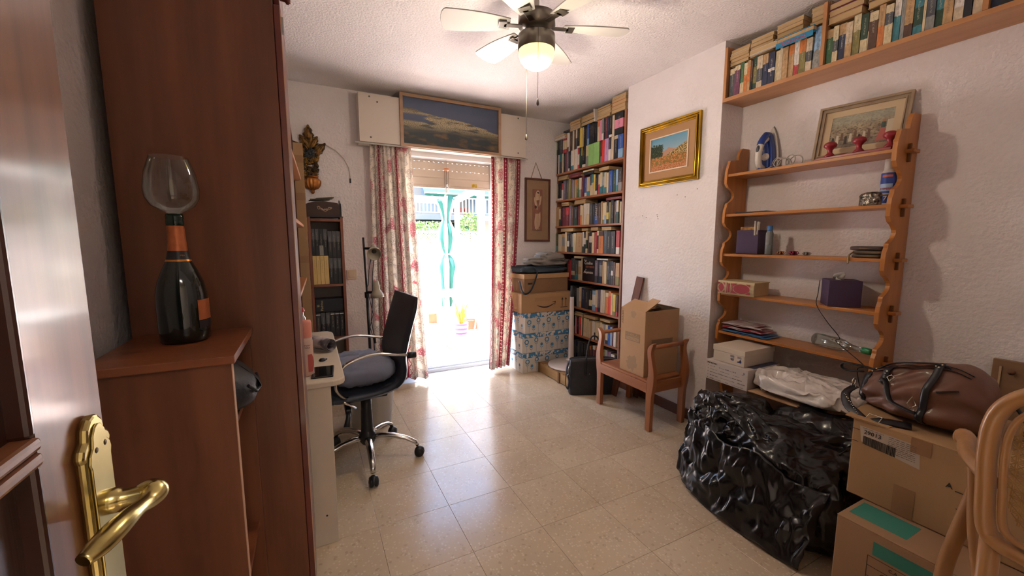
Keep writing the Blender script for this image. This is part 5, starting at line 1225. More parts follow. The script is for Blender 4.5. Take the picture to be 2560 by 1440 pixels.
# ================================================================== CORNER STACK
ink = M('ink_dark', '#2a2420', .6)
def rbox(name, parent, c, half, h, rz, mat, bev=.002, z0=0):
    g = G(); g.T = Matrix.Translation((c[0], c[1], c[2])) @ Matrix.Rotation(rz, 4, 'Z'); g.box(-half[0], half[0], -half[1], half[1], z0, h)
    return g.build(name, mat, parent, bev=bev)
flow_w = M('flower_box_white', '#cfcac2', .6, c2='#c0bbb2', ns=4); flow_b = M('flower_box_blue', '#3f7fae', .6)
flow_lid = M('flower_lid', '#3f7fae', .6, c2='#d0cbc2', ns=34, mix=(.52, .56))
bz = 0
for i, (hh, dx, lab) in enumerate(((.193, 0, 'lowest'), (.195, .004, 'middle'), (.197, .012, 'topmost'))):
    cx_, cy_ = 2.042+dx, 3.49; hx, hy = .272-.004*i, .185
    t = thing('flower_box', (cx_, cy_, bz), 'white storage box printed with blue flowers, %s of the three by the curtain' % lab, 'box', 'blue flower boxes')
    rz = R((1.5, -1, 2.5)[i])
    T = Matrix.Translation((cx_, cy_, bz)) @ Matrix.Rotation(rz, 4, 'Z')
    rbox('body', t, (cx_, cy_, bz), (hx-.004, hy-.004), hh-.002, rz, flow_w)
    g = G(); g.T = T; g.box(-hx, hx, -hy, hy, hh-.048, hh-.001); g.build('lid', flow_lid, t, bev=.003)
    # printed flowers on front and left side
    g = G(); g.T = T; rn = random.Random(i); g2 = G(); g2.T = T
    def flower(px, pz, r, side, ring, gg):
        n_ = 14
        def P3(a, b): return (a, -hy+.0032, b) if side == 0 else (-hx+.0032, a, b)
        if ring:
            vs = []; 
            for k in range(n_): 
                an = 2*PI*k/n_
                for rr in (r*.55, r*(1 if k % 2 else .88)): vs.append(P3(px+rr*math.cos(an), pz+rr*math.sin(an)))
            gg.add(vs, [(2*k, 2*k+1, (2*k+3) % (2*n_), (2*k+2) % (2*n_)) for k in range(n_)])
        else: gg.add([P3(px+r*(1 if k % 2 else .75)*math.cos(2*PI*k/n_), pz+r*(1 if k % 2 else .75)*math.sin(2*PI*k/n_)) for k in range(n_)], [tuple(range(n_))])
        w_ = .0012
        gg.add([P3(px-w_, .008), P3(px+w_, .008), P3(px+w_, pz-r), P3(px-w_, pz-r)], [(0, 1, 2, 3)])
        for s_ in (-1, 1):
            gg.add([P3(px, pz-r-.016), P3(px+s_*.012, pz-r-.004), P3(px+s_*.022, pz-r+.006), P3(px+s_*.010, pz-r-.014)], [(0, 1, 2, 3)])
    k = 0
    for px in (-.215, -.165, -.11, -.05, .01, .07, .13, .185, .235):
        flower(px, (.108, .062, .122, .075, .115, .06, .12, .08, .112)[k], (.026, .018, .024, .017, .027, .019, .022, .016, .025)[k], 0, k % 2 == 0, g); k += 1
    for px in (-.12, -.05, .03, .11): flower(px, (.11, .07, .12, .09)[k % 4], .018, 1, k % 2 == 0, g); k += 1
    # make sure the print faces the room even on both sides
    g.build('flower_print', flow_b, t)
    bz += hh
cardm = M('cardboard_tan', '#b08c68', .85, c2='#a6825e', ns=2.5, bump=.03, bs=60); cardd = M('cardboard_brown', '#8c6d50', .85, c2='#826449', ns=3, bump=.03, bs=70)
smb = thing('shipping_carton', (2.05, 3.46, bz), 'cardboard shipping carton with a printed smile arrow on top of the flower boxes', 'cardboard box')
T = Matrix.Translation((2.045, 3.46, bz)) @ Matrix.Rotation(R(-2), 4, 'Z')
g = G(); g.T = T; g.box(-.275, .275, -.165, .165, .0005, .186); g.build('body', cardm, smb, bev=.004)
g = G(); g.T = T; g.box(-.277, .05, -.167, .1, .187, .190); g.box(.055, .279, -.168, .1, .187, .190); g.build('flap', cardm, smb, bev=.001)
g = G(); g.T = T; g.box(-.13, .2, -.1662, -.165, .11, .145); g.build('tape', M('paper_tape', '#a07c58', .35), smb)
g = G(); g.T = T
sm = [(-.11+.20*k/16, .072-.030*math.sin(PI*k/16)*1.0+.012*k/16) for k in range(17)]
vs = []
for k, (a, b_) in enumerate(sm):
    w_ = .001+.0055*math.sin(PI*k/16)**.6; vs += [(a, -.1665, b_-w_), (a, -.1665, b_+w_)]
g.add(vs, [(2*k, 2*k+2, 2*k+3, 2*k+1) for k in range(16)])
g.add([(.062, -.1665, .098), (.10, -.1665, .102), (.092, -.1665, .064), (.088, -.1665, .066), (.090, -.1665, .094), (.063, -.1665, .094)], [(0, 5, 4, 1), (1, 4, 3, 2)])
for x_ in (.175, .215):
    g.box(x_-.002, x_+.002, -.1668, -.1655, .045, .12); g.add([(x_-.011, -.1668, .112), (x_+.011, -.1668, .112), (x_, -.1668, .135)], [(0, 1, 2)])
g.box(.155, .235, -.1668, -.1655, .034, .039)
g.build('print', ink, smb)
fb = thing('archive_box', (2.05, 3.47, bz+.19), 'cardboard archive box with a lid and hand hole, under the dark laptop bag', 'cardboard box')
z_ = bz+.1905
g = G(); g.T = Matrix.Translation((2.04, 3.47, z_)) @ Matrix.Rotation(R(3), 4, 'Z'); g.box(-.255, .255, -.155, .155, 0, .172); g.build('body', cardd, fb, bev=.003)
g = G(); g.T = Matrix.Translation((2.04, 3.47, z_)) @ Matrix.Rotation(R(3), 4, 'Z'); g.box(-.262, .262, -.162, .162, .138, .182); g.build('lid', cardm, fb, bev=.003)
g = G(); g.T = Matrix.Translation((2.04, 3.47, z_)) @ Matrix.Rotation(R(3), 4, 'Z'); g.box(-.215, -.165, -.1562, -.154, .085, .102); g.build('hand_hole', ink, fb, bev=.002)
z_ += .1825
navyb = M('navy_nylon', '#2f3a46', .7, c2='#28323d', ns=5, bump=.1, bs=90)
nb2 = thing('laptop_bag', (2.05, 3.46, z_), 'dark blue laptop bag lying on the archive box, its strap hanging down', 'bag')
def pillow(c, r, e=.5, wob=.0, sd=0, flat=0):
    def f(u, v):
        t = PI*v; p = 2*PI*u; a, b_, d_ = math.sin(t)*math.cos(p), math.sin(t)*math.sin(p), math.cos(t)
        q = lambda x_: math.copysign(abs(x_)**e, x_)
        n_ = 1+wob*mnoise.noise(Vector((a*2.5, b_*2.5, d_*2.5+sd*5)))
        return (c[0]+r[0]*q(a)*n_, c[1]+r[1]*q(b_)*n_, c[2]+r[2]*(q(d_)*n_ if d_ > 0 else q(d_)))
    return f
G().grid(pillow((2.045, 3.47, z_+.036), (.265, .16, .036), .55, .22, 1), 48, 24).build('body', navyb, nb2)
G().tube(catm([(1.90, 3.34, z_+.07), (1.93, 3.30, z_+.03), (1.91, 3.295, z_-.05), (1.86, 3.292, z_-.15), (1.80, 3.29, z_-.185), (1.77, 3.31, z_-.15), (1.765, 3.35, z_-.06)], 4), .012, 8, flat=.35).build('strap', navyb, nb2)
gcl = M('grey_cloth', '#918c89', .95, c2='#827d7a', ns=5, bump=.2, bs=40)
gj = thing('grey_jacket', (2.12, 3.47, z_+.07), 'crumpled grey jacket heaped on the dark laptop bag in the corner', 'jacket')
G().grid(pillow((2.12, 3.46, z_+.105), (.21, .13, .04), .7, .5, 3), 40, 20).build('fold', gcl, gj)
G().grid(pillow((2.18, 3.47, z_+.155), (.14, .11, .042), .65, .5, 5), 40, 20).build('fold', gcl, gj)
# wooden crate
cr = thing('wooden_crate', (2.14, 3.0, 0), 'shallow wooden crate of pale slats on the floor under the white pedestal', 'crate')
pinep = wood('crate_pine', '#a8875c', '#927248', 'y', .8, 0); pined = wood('crate_batten', '#7d6044', '#6a5038', 'z', .8, 0)
for (a, b_) in ((.008, .092),): G().box(1.952, 1.962, 2.70, 3.29, a, b_).build('slat', pinep, cr, bev=.001); G().box(2.33, 2.34, 2.70, 3.29, a, b_).build('slat', pinep, cr, bev=.001)
for y in (2.70, 3.28): G().box(1.962, 2.33, y, y+.01, .008, .092).build('slat', pinep, cr, bev=.001)
for k in range(7): G().box(1.955, 2.338, 2.705+.083*k, 2.705+.083*k+.076, .0925, .1005).build('plank', wood('crate_plank', '#9a7850', '#846440', 'x', .8), cr, bev=.001)
for y in (2.72, 2.92, 3.265): G().box(1.94, 1.952, y, y+.022, .0, .100).build('batten', pined, cr, bev=.001)
# white pedestal (fan base)
pd = thing('white_pedestal', (2.16, 3.05, .1005), 'white round pedestal base with a slender post standing on the wooden crate', 'stand')
pwm = M('pedestal_white', '#bdb2ac', .3)
G().lathe([(0, 0), (.205, 0), (.215, .006), (.213, .014), (.19, .020), (.05, .028), (0, .03)], (2.16, 3.05, .101), 64).build('base', pwm, pd)
G().lathe([(.046, .028), (.035, .034), (.030, .05), (.047, .056), (.048, .060), (.028, .063), (.027, .10), (.023, .36), (.0185, .655), (.0, .655)], (2.16, 3.05, .101), 32).build('post', pwm, pd)
G().lathe([(.016, .655), (.016, .76), (0, .76)], (2.16, 3.05, .101), 20).build('inner_tube', M('black_plastic', '', .4) if False else MATS['black_plastic'], pd)
# black briefcase with a hand loop
bcs = thing('briefcase', (2.08, 2.58, 0), 'black leather briefcase standing on the floor before the bookcase', 'briefcase')
T = Matrix.Translation((2.068, 2.612, 0)) @ Matrix.Rotation(R(-24), 4, 'Z')
g = G(); g.T = T
def bc_fn(u, v):
    p = 2*PI*u; q = lambda x_, e: math.copysign(abs(x_)**e, x_)
    z = .005+.29*v; tp = 1-.30*v
    return (.195*q(math.cos(p), .28)*(1-.02*v), (.055*tp)*q(math.sin(p), .35), z+(.012*(1-abs(math.cos(p)))*v))
g.grid(bc_fn, 64, 12)
n_ = len(g.v); g.f.append(tuple(12+13*i for i in range(64))); g.m.append(0); g.uv.append(None); g.sm.append(False)
g.build('body', lb, bcs)
g = G(); g.T = T; g.tube([(-.195+.39*k/20, -.012, .292+.010*math.sin(PI*k/20)) for k in range(21)], .003, 6); g.build('zip', M('zip_silver', '#8f8c88', .3, .9), bcs)
g = G(); g.T = T; g.tube(catm([(-.07, -.058, .17), (-.065, -.05, .26), (-.055, -.03, .34), (-.03, -.01, .45), (-.0, -.005, .49), (.04, -.008, .47), (.06, -.03, .36), (.07, -.05, .26), (.075, -.058, .17)], 4), .0065, 8); g.build('handle', lb, bcs)
g = G(); g.T = T; g.tube(catm([(-.19, .03, .27), (-.215, .0, .20), (-.20, -.035, .12), (-.212, -.03, .05), (-.225, 0, .10), (-.205, .04, .22)], 4), .010, 6, flat=.4); g.build('strap', lb, bcs)
g = G(); g.T = T; g.tube([(-.197, -.02, .24), (-.207, -.024, .21), (-.203, -.03, .17)], .006, 8); g.lathe([(.01, 0), (.012, .004), (.008, .008)], (-.203, -.03, .165), 12, axis=(0, 1, 0)); g.build('clasp', M('zip_silver', '#8f8c88', .3, .9), bcs)
G().ball((2.018, 2.582, .18), (.005, .005, .005), 10).build('stud', MATS['zip_silver'], bcs)

# ================================================================== STOOL WITH CARTON
st_ = thing('low_armchair', (2.13, 2.13, 0), 'small backless wooden armchair with curved posts, a tall carton on its seat', 'armchair')
stw = wood('stool_wood', '#a0663f', '#8a5232', 'z', .4, .15); stx = wood('stool_wood_x', '#a0663f', '#8a5232', 'x', .4, .15); sty = wood('stool_wood_y', '#a0663f', '#8a5232', 'y', .4, .15)
def post(x_, y_, s_):          # s_ = +1: curls out towards +Y
    c_ = catm([(0, 0, .021), (0, .12, .022), (.001, .24, .024), (.006, .31, .030), (.014, .37, .027), (.014, .42, .023), (.004, .48, .019), (-.006, .53, .017), (-.004, .565, .017), (.010, .590, .014), (.022, .606, .005)], 4)
    n_ = len(c_); g = G()
    vs = [(x_-.0155, y_+s_*(a-w_), z) for a, z, w_ in c_]+[(x_-.0155, y_+s_*(a+w_), z) for a, z, w_ in c_[::-1]]
    vs += [(x_+.0155, q[1], q[2]) for q in vs]
    m_ = 2*n_
    for i in range(n_-1):
        a, b_, c2_, d_ = i, i+1, m_-2-i, m_-1-i
        g.add([vs[a], vs[b_], vs[c2_], vs[d_], vs[a+m_], vs[b_+m_], vs[c2_+m_], vs[d_+m_]], [(0, 1, 2, 3), (7, 6, 5, 4), (0, 4, 5, 1), (3, 2, 6, 7)]+([(0, 3, 7, 4)] if i == 0 else [])+([(1, 5, 6, 2)] if i == n_-2 else []))
    g.build('post', stw, st_, weld=True, bev=.004)
for x_ in (1.985, 2.290):
    for y_, s_ in ((1.892, -1), (2.405, 1)): post(x_, y_, s_)
G().box(1.975, 2.305, 1.9068, 2.3903, .330, .344).build('seat', sty, st_, bev=.002)
G().box(1.968, 1.986, 1.9068, 2.3903, .262, .3295).build('front_rail', sty, st_, bev=.002); G().box(2.294, 2.312, 1.9068, 2.3903, .262, .3295).build('rear_rail', sty, st_, bev=.002)
for y_ in (1.892, 2.405):
    G().box(2.012, 2.268, y_-.010, y_+.010, .262, .335).build('side_rail', stx, st_, bev=.002)
    G().tube([(2.0, y_, .574), (2.28, y_, .574)], .0125, 10, flat=1.2).build('arm_rail', stx, st_)
ct_ = thing('tall_carton', (2.16, 2.08, .345), 'tall open cardboard carton standing on the seat of the low armchair', 'cardboard box')
T = Matrix.Translation((2.155, 2.085, .3445)) @ Matrix.Rotation(R(0), 4, 'Z')
g = G(); g.T = T
a, b_, h_ = .160, .118, .455
for q in ((-a, a, -b_, -b_+.003, 0, h_), (-a, a, b_-.003, b_, 0, h_), (-a, -a+.003, -b_+.003, b_-.003, 0, h_), (a-.003, a, -b_+.003, b_-.003, 0, h_), (-a, a, -b_, b_, -.0, .003)): g.box(*q)
g.build('body', cardm, ct_, bev=.001)
g = G(); g.T = T
g.add([(-a, -b_, h_), (-a, b_, h_), (-.035, b_, h_+.052), (-.055, -b_, h_+.040)], [(0, 1, 2, 3)]); g.build('flap', cardm, ct_, solid=.003)
g = G(); g.T = T; g.add([(a, -b_, h_), (a, b_, h_), (.06, b_-.01, h_+.03), (.06, -b_, h_+.025)], [(0, 1, 2, 3)]); g.build('flap', cardm, ct_, solid=.003)
g = G(); g.T = T; g.add([(-a, -b_, h_), (-.06, -b_-.03, h_+.075), (-.0, b_-.14, h_+.07), (-.08, .0, h_+.02)], [(0, 1, 2, 3)]); g.build('flap', cardm, ct_, solid=.003)
g = G(); g.T = T; g.add([(-a, b_, h_), (a, b_, h_), (a, .05, h_-.02), (-a, .05, h_-.02)], [(0, 1, 2, 3)]); g.build('flap', cardm, ct_, solid=.003)
pr_m = M('print_brown', '#7a6048', .8, c2='#a08466', ns=60, mix=(.4, .6)); prd_ = M('print_grey_brown', '#8a7056', .8)
xf = 2.155-a
G().box(xf-.0006, xf, 2.01, 2.155, .575, .635).build('printed_panel', prd_, ct_)
text('AQUARELLE.es', .0195, (xf-.0012, 2.082, .619), (0, -1, 0), (0, 0, 1), M('card_light', '#b8986f', .8), ct_)
for k in range(3): G().box(xf-.0012, xf-.0006, 2.02, 2.145, .583+.008*k, .586+.008*k).build('print_line', MATS['card_light'], ct_)
text('ARRIBA', .028, (xf-.0008, 2.186, .735), (0, 0, 1), (0, 1, 0), prd_, ct_)
yb_ = 2.085-b_
G().box(2.06, 2.26, yb_-.0006, yb_, .545, .60).build('printed_panel', prd_, ct_)
def stain(c, r, sd):
    rn = random.Random(sd); G().add([(xf-.0005, c[0]+r*(.7+.5*rn.random())*math.cos(2*PI*k/22), c[1]+r*(.7+.5*rn.random())*math.sin(2*PI*k/22)) for k in range(22)], [tuple(range(22))]).build('stain', M('card_stain', '#967858', .7), ct_)
stain((2.08, .42), .055, 2); stain((2.08, .77), .026, 5)
# boards leaning on the pillar behind the armchair
mah = wood('skirting_boards', '#6b3d2a', '#512b1d', 'z', .65, 0)
def leanb(a, b_, wd_, th, lab):
    g = G(); g.bar(a, b_, wd_, th, up=(1, 0, 0)); tag(g.build('leaning_board', mah, bev=.002), lab, 'board')
leanb((2.19, 2.485, .006), (2.362, 2.400, .985), .075, .014, 'dark mahogany board leaning on the pillar behind the tall carton')
leanb((2.325, 2.372, .004), (2.366, 2.355, .34), .050, .012, 'short dark board leaning against the skirting behind the armchair')

# ================================================================== PLATE RACK SHELVES IN THE NICHE
rk_ = thing('plate_rack', (2.48, 1.3, .1), 'honey-coloured pine shelf rack with scalloped sides, hung in the niche', 'shelf rack')
hp = wood('honey_pine', '#b87a3e', '#a0642f', 'z', .4, .15); hpy = wood('honey_pine_y', '#b87a3e', '#a0642f', 'y', .4, .15)
LZ = [.44, .69, .94, 1.193, 1.443, 1.69]
def side_prof():
    xb = 2.576; pts = [(xb, .10), (xb, 1.86), (2.515, 1.86)]
    for k in range(6): a = PI/2*k/5; pts.append((2.515-.06*math.sin(a)*.6-.0, 1.86-.045*(1-math.cos(a))-.03*k/5))
    pts.append((2.40, 1.775)); pts.append((2.395, 1.755))
    for z in LZ[::-1]:
        pts += [(2.392, z+.05 if z < 1.6 else 1.75), (2.380, z+.028), (2.376, z), (2.376, z-.055), (2.386, z-.068)]
        if z > .45:
            for k in range(9):
                a = PI*k/8; pts.append((2.396+.058*math.sin(a)**.8, z-.080-.10*k/8))
            pts.append((2.392, z-.188))
    pts += [(2.44, .34), (2.47, .25), (2.50, .10)]
    return pts
sp_ = side_prof()
for y in (1.7075, .8855):
    g = G(); g.prism([(a, b_) for a, b_ in sp_], y, y+.0175, 'xz'); g.build('side_panel', hp, rk_)
for z in LZ:
    G().box(2.384, 2.572, .9035, 1.707, z-.016, z).build('shelf', hpy, rk_, bev=.0015)
    if z > .5:
        G().box(2.452, 2.512, .852, .885, z-.016, z).build('tenon', hpy, rk_, bev=.003)
        G().box(2.474, 2.486, .872, .8845, z-.055, z+.028).build('wedge', wood('dark_wedge', '#6d421f', '#5a3517', 'z', .5), rk_, bev=.002)
# ---- items on the top shelf
def Zs(k): return LZ[k]+.0006
ir = thing('steam_iron', (2.47, 1.56, Zs(5)), 'blue and white steam iron standing on its heel on the top shelf of the rack', 'iron')
irb = M('iron_blue', '#243f8a', .3, coat=.3); irw = M('iron_white', '#cbc6be', .35); irs = M('iron_sole', '#8f8a86', .3, .9)
T = Matrix.Translation((2.55, 1.56, Zs(5))) @ Matrix.Rotation(R(86), 4, 'Z') @ Matrix.Rotation(R(4), 4, 'X') @ Matrix.Diagonal((1.12, 1.0, 1.12, 1))
# standing upright: tip up, sole towards -Y, handle towards +Y
def iron_layer(y0, y1, sc_, mat, nm, z0=0, bev=.003):
    n_ = 14; pts = [(-.052*sc_, z0+.005), (.052*sc_, z0+.005)]
    for k in range(n_+1):
        t_ = k/n_; pts.append((.052*sc_*math.cos(t_*PI/2)**.75 if t_ < 1 else 0, z0+.005+.245*sc_*(t_**.9)))
    for k in range(n_-1, -1, -1):
        t_ = k/n_; pts.append((-.052*sc_*math.cos(t_*PI/2)**.75, z0+.005+.245*sc_*(t_**.9)))
    g = G(); g.T = T; g.prism(pts[2:], y0, y1, 'xz'); return g.build(nm, mat, ir, bev=bev)
iron_layer(-.012, -.006, 1.0, irs, 'soleplate', bev=.001); iron_layer(-.006, .006, .98, irw, 'skirt'); iron_layer(.006, .045, .86, irb, 'body', bev=.008); iron_layer(.040, .058, .62, irb, 'upper_body', .01, bev=.008)
g = G(); g.T = T; g.tube(catm([(0, .050, .015), (0, .080, .020), (0, .098, .045), (0, .102, .085), (0, .095, .125), (0, .078, .155), (0, .050, .175)], 4), [.017]*25, 12); g.build('handle', irw, ir)
g = G(); g.T = T; g.tube(catm([(0, .096, .135), (0, .090, .150), (0, .075, .172), (0, .052, .195)], 3), .0185, 12); g.build('nose_cap', irb, ir)
g = G(); g.T = T; g.ball((0, .112, .11), (.010, .010, .022), 12); g.build('button', M('iron_grey', '#4a4a50', .4), ir)
g = G(); g.T = T; g.lathe([(0, .006), (.018, .005), (.020, 0)], (-.012, .060, .075), 20, axis=(-.3, 1, 0)); g.build('dial', irw, ir)
g = G(); g.T = T; g.tube([(0, .095, .012), (-.01, .085, .004), (-.02, .06, .006)], .006, 8); g.build('cord_sleeve', irb, ir)
cords = thing('iron_cord', (2.47, 1.41, Zs(5)), 'coiled grey-white cord of the iron lying on the top shelf', 'cord')
pts = []
for k in range(120):
    a = k*.26; q = k/119; pts.append((2.47+.018*math.cos(a*.7), 1.475-.13*q+.026*math.cos(a), Zs(5)+.034+.028*math.sin(a)+.008*math.sin(k*.09)))
G().tube(pts, .0032, 6).build('cord', M('cord_grey', '#aaa49c', .5), cords)
G().tube(catm([(2.435, 1.60, Zs(5)+.006), (2.42, 1.54, Zs(5)+.0045), (2.43, 1.50, Zs(5)+.005), (2.45, 1.475, Zs(5)+.02)], 4), .0032, 6).build('cord_end', M('cord_grey', '', .5) if 0 else MATS['cord_grey'], cords)
hk = thing('hook_board', (2.415, 1.07, Zs(5)), 'red wooden hook board with three mushroom knobs lying on the top shelf', 'hook board')
hkm = M('hook_red', '#94202c', .35, c2='#821a24', ns=5, coat=.2)
g = G(); g.prism([(1.235, Zs(5)), (1.235, Zs(5)+.006), (1.215, Zs(5)+.012), (.915, Zs(5)+.014), (.915, Zs(5))], 2.395, 2.432, 'yz'); g.build('board', hkm, hk, bev=.002)
for y in (1.168, 1.045, .928): G().lathe([(.0, .0), (.024, .0), (.020, .008), (.011, .018), (.0105, .030), (.017, .040), (.0265, .048), (.028, .056), (.024, .066), (.012, .072), (0, .073)], (2.413, y, Zs(5)+.0135), 28).build('knob', hkm, hk)
# ---- second shelf
tag(G().box(2.40, 2.50, 1.46, 1.66, Zs(4), Zs(4)+.008).build('flat_case', lb, bev=.003), 'flat black case lying at the window end of the rack, under the iron', 'case')
tb_ = thing('trinket_box', (2.44, .985, Zs(4)), 'oval embossed silver trinket box on the second shelf of the rack', 'trinket box')
slv = M('old_silver', '#9a9288', .3, .95, c2='#4f4842', ns=45, mix=(.42, .6), bump=.8, bs=70)
G().lathe([(0, 0), (.040, 0), (.042, .004), (.041, .042), (.039, .044)], (2.44, .985, Zs(4)), 40, sx=.8, sy=1.15).build('body', slv, tb_)
G().lathe([(.0425, .044), (.0430, .050), (.036, .060), (.018, .066), (0, .067)], (2.44, .985, Zs(4)), 40, sx=.8, sy=1.15).build('lid', slv, tb_)
sb_ = thing('spray_can', (2.45, .932, Zs(4)), 'blue cleaner bottle with a white cap beside the near side of the rack', 'bottle')
can = M('can_blue', '#27408a', .35); 
G().lathe([(0, 0), (.027, 0), (.0285, .004), (.0285, .008)], (2.455, .9335, Zs(4)), 32).build('base_rim', M('can_white', '#b9b4b0', .4), sb_); G().lathe([(.0285, .148), (.022, .160), (.018, .165)], (2.455, .9335, Zs(4)), 32).build('shoulder', MATS['can_white'], sb_)
G().lathe([(.0285, .008), (.0285, .148)], (2.455, .9335, Zs(4)), 32).build('label', can, sb_)
G().lathe([(.018, .162), (.0205, .166), (.019, .212), (0, .214)], (2.455, .9335, Zs(4)), 28).build('cap', M('can_white', '', .4) if 0 else MATS['can_white'], sb_)
def cyl_patch(c, r, a0, a1, z0, z1, m, nm, par):
    G().grid(lambda u, v: (c[0]+r*math.cos(a0+(a1-a0)*u), c[1]+r*math.sin(a0+(a1-a0)*u), c[2]+z0+(z1-z0)*v), 12, 1).build(nm, m, par)
cyl_patch((2.455, .9335, Zs(4)), .0289, R(150), R(230), .128, .138, M('label_orange', '#b5563c', .4), 'label_stripe', sb_)
cyl_patch((2.455, .9335, Zs(4)), .0289, R(130), R(235), .064, .098, M('label_sky', '#8fa6c4', .4), 'label_badge', sb_)
cyl_patch((2.455, .9335, Zs(4)), .0289, R(130), R(235), .048, .054, M('label_gold', '#b0a060', .4), 'label_stripe', sb_)
text('EXPERT', .013, (2.4255, .930, Zs(4)+.074), (0.1, -1, 0), (0, 0, 1), M('label_red', '#a8302c', .4), sb_, sx=.9)
text('7', .03, (2.4255, .930, Zs(4)+.030), (0.1, -1, 0), (0, 0, 1), MATS['can_white'], sb_)
# ---- third shelf
def tissue(c, hx, hy, h_, rz, lab, full):
    t = thing('tissue_box', c, lab, 'tissue box')
    pum = M('purple_board', '#3f2a4a', .55, c2='#382443', ns=3)
    g = G(); g.T = Matrix.Translation(c) @ Matrix.Rotation(rz, 4, 'Z'); T_ = g.T
    g.box(-hx, hx, -hy, hy, 0, h_); g.build('body', pum, t, bev=.003)
    return t, T_
tk, T_ = tissue((2.47, 1.575, Zs(3)), .062, .066, .146, R(4), 'cubic purple box holding a gold packet and a peg, on the rack', 0)
g = G(); g.T = T_; g.box(-.052, -.020, -.05, .05, .1465, .166); g.build('gold_packet', M('gold_packet', '#b58a4a', .35, .4, c2='#8a5a3a', ns=40, mix=(.45, .6)), tk, bev=.001)
g = G(); g.T = T_; g.bar((-.066, -.045, .115), (-.060, -.040, .20), .006, .012); g.bar((-.060, -.058, .118), (-.056, -.060, .195), .006, .012); g.build('clothes_peg', M('peg_white', '#c9c2b8', .5), tk)
pb = thing('lotion_tube', (2.43, 1.45, Zs(3)), 'small clear bottle with a blue cap beside the purple box', 'bottle')
G().lathe([(0, 0), (.020, 0), (.021, .004), (.021, .125), (.016, .138), (.012, .142)], (2.43, 1.45, Zs(3)), 24, sx=.8).build('body', M('clear_plastic', '#b9c0c0', .15, trans=.7, ior=1.3), pb)
G().lathe([(.0185, .0), (.0185, .055), (0, .055)], (2.43, 1.45, Zs(3)+.003), 20, sx=.8).build('liquid', M('liquid_teal', '#3a5a66', .2), pb)
G().lathe([(.014, .140), (.014, .170), (0, .171)], (2.43, 1.45, Zs(3)), 20).build('cap', M('cap_blue', '#3f6fa8', .4), pb)
for (y, cc_, c2_, lab, s_) in ((1.385, '#a86a3a', '#c98a52', 'bronze gift bow next to the clear bottle on the rack', .9), (1.315, '#8a2a4a', '#b0405f', 'crimson gift bow, middle of the three on the rack', 1.0), (1.248, '#8f8a86', '#b5b0aa', 'silver gift bow, nearest the wallets on the rack', .8)):
    g = G(); 
    for k in range(9):
        a = 2*PI*k/9; r_ = .026*s_; c_ = Vector((2.44, y, Zs(3)+.003)); d_ = Vector((math.cos(a), math.sin(a), 0))
        g.tube([c_+d_*.002, c_+d_*r_*.7+Vector((0, 0, .020*s_)), c_+d_*r_+Vector((0, 0, .010)), c_+d_*r_*.6+Vector((0, 0, .001)), c_+d_*.003], .005*s_, 5, flat=.3)
    g.ball((2.44, y, Zs(3)+.018*s_), (.009*s_, .009*s_, .009*s_), 10)
    tag(g.build('gift_bow', M('bow_'+cc_[1:], cc_, .25, .6, c2=c2_, ns=30)), lab, 'gift bow', 'gift bows on the rack')
wl = M('wallet_brown', '#3d2c28', .5, c2='#4f3a32', ns=14, bump=.1, bs=60); wg_ = M('wallet_olive', '#5c4b36', .5, c2='#4a3b2a', ns=14)
for i, (h_, m_, yy, lab) in enumerate(((.017, wg_, .972, 'lowest of the three wallets stacked on the rack'), (.019, wg_, .968, 'olive-brown wallet in the middle of the stack on the rack'), (.020, wl, .975, 'topmost dark wallet of the stack on the rack'))):
    z0 = Zs(3)+sum((.017, .019, .020)[:i]); t = thing('wallet', (2.45, yy, z0), lab, 'wallet', 'wallets on the rack')
    G().grid(pillow((2.45, yy, z0+h_/2), (.05, .060+.004*i, h_/2), .35, .05, i), 40, 16).build('body', m_, t)
    G().tube([(2.45-.045, yy+.058, z0+h_/2), (2.402, yy+.02, z0+h_/2), (2.402, yy-.05, z0+h_/2)], .0014, 5).build('zip', M('zip_gold', '#9a8560', .3, .9), t)
G().tube(catm([(2.41, 1.02, Zs(3)+.03), (2.385, 1.03, Zs(3)+.012), (2.379, 1.03, Zs(3)-.012), (2.378, 1.028, Zs(3)-.03)], 3), .004, 6).build('wrist_chain', M('zip_gold', '', .3) if 0 else MATS['zip_gold'], [o for o in sc.objects if o.get('label', '').startswith('topmost dark wallet')][0])
# ---- fourth shelf: encyclopedia volume lying, spine to the room; second tissue box
en = thing('hardback_book', (2.44, 1.59, Zs(2)), 'thick cream hardback with red ornaments lying on the fourth shelf of the rack', 'book')
ec = M('old_cream', '#bba883', .6, c2='#ac9872', ns=6); ed = M('ornament_red', '#94303a', .6)
T = Matrix.Translation((2.352, 1.468, Zs(2))) @ Matrix.Rotation(R(2), 4, 'Z')
y1 = .232
g = G(); g.T = T; g.box(.0, .16, 0, y1, 0, .004); g.box(0, .16, 0, y1, .080, .084); g.prism([(.0, .0), (-.006, .02), (-.008, .042), (-.006, .064), (0, .084), (.004, .08), (.004, .004)], 0, y1, 'xz'); g.build('cover', ec, en, bev=.001)
g = G(); g.T = T; g.box(.005, .155, .004, y1-.004, .0042, .0798); g.build('page_block', pagem, en)
g = G(); g.T = T
def spine_quad(ya, yb, za, zb): g.box(-.0088, -.0070, ya, yb, za, zb)
g.box(-.0088, -.007, .165, .170, .010, .074); g.box(-.0088, -.007, .150, .160, .014, .070)
g2 = G(); g2.T = T
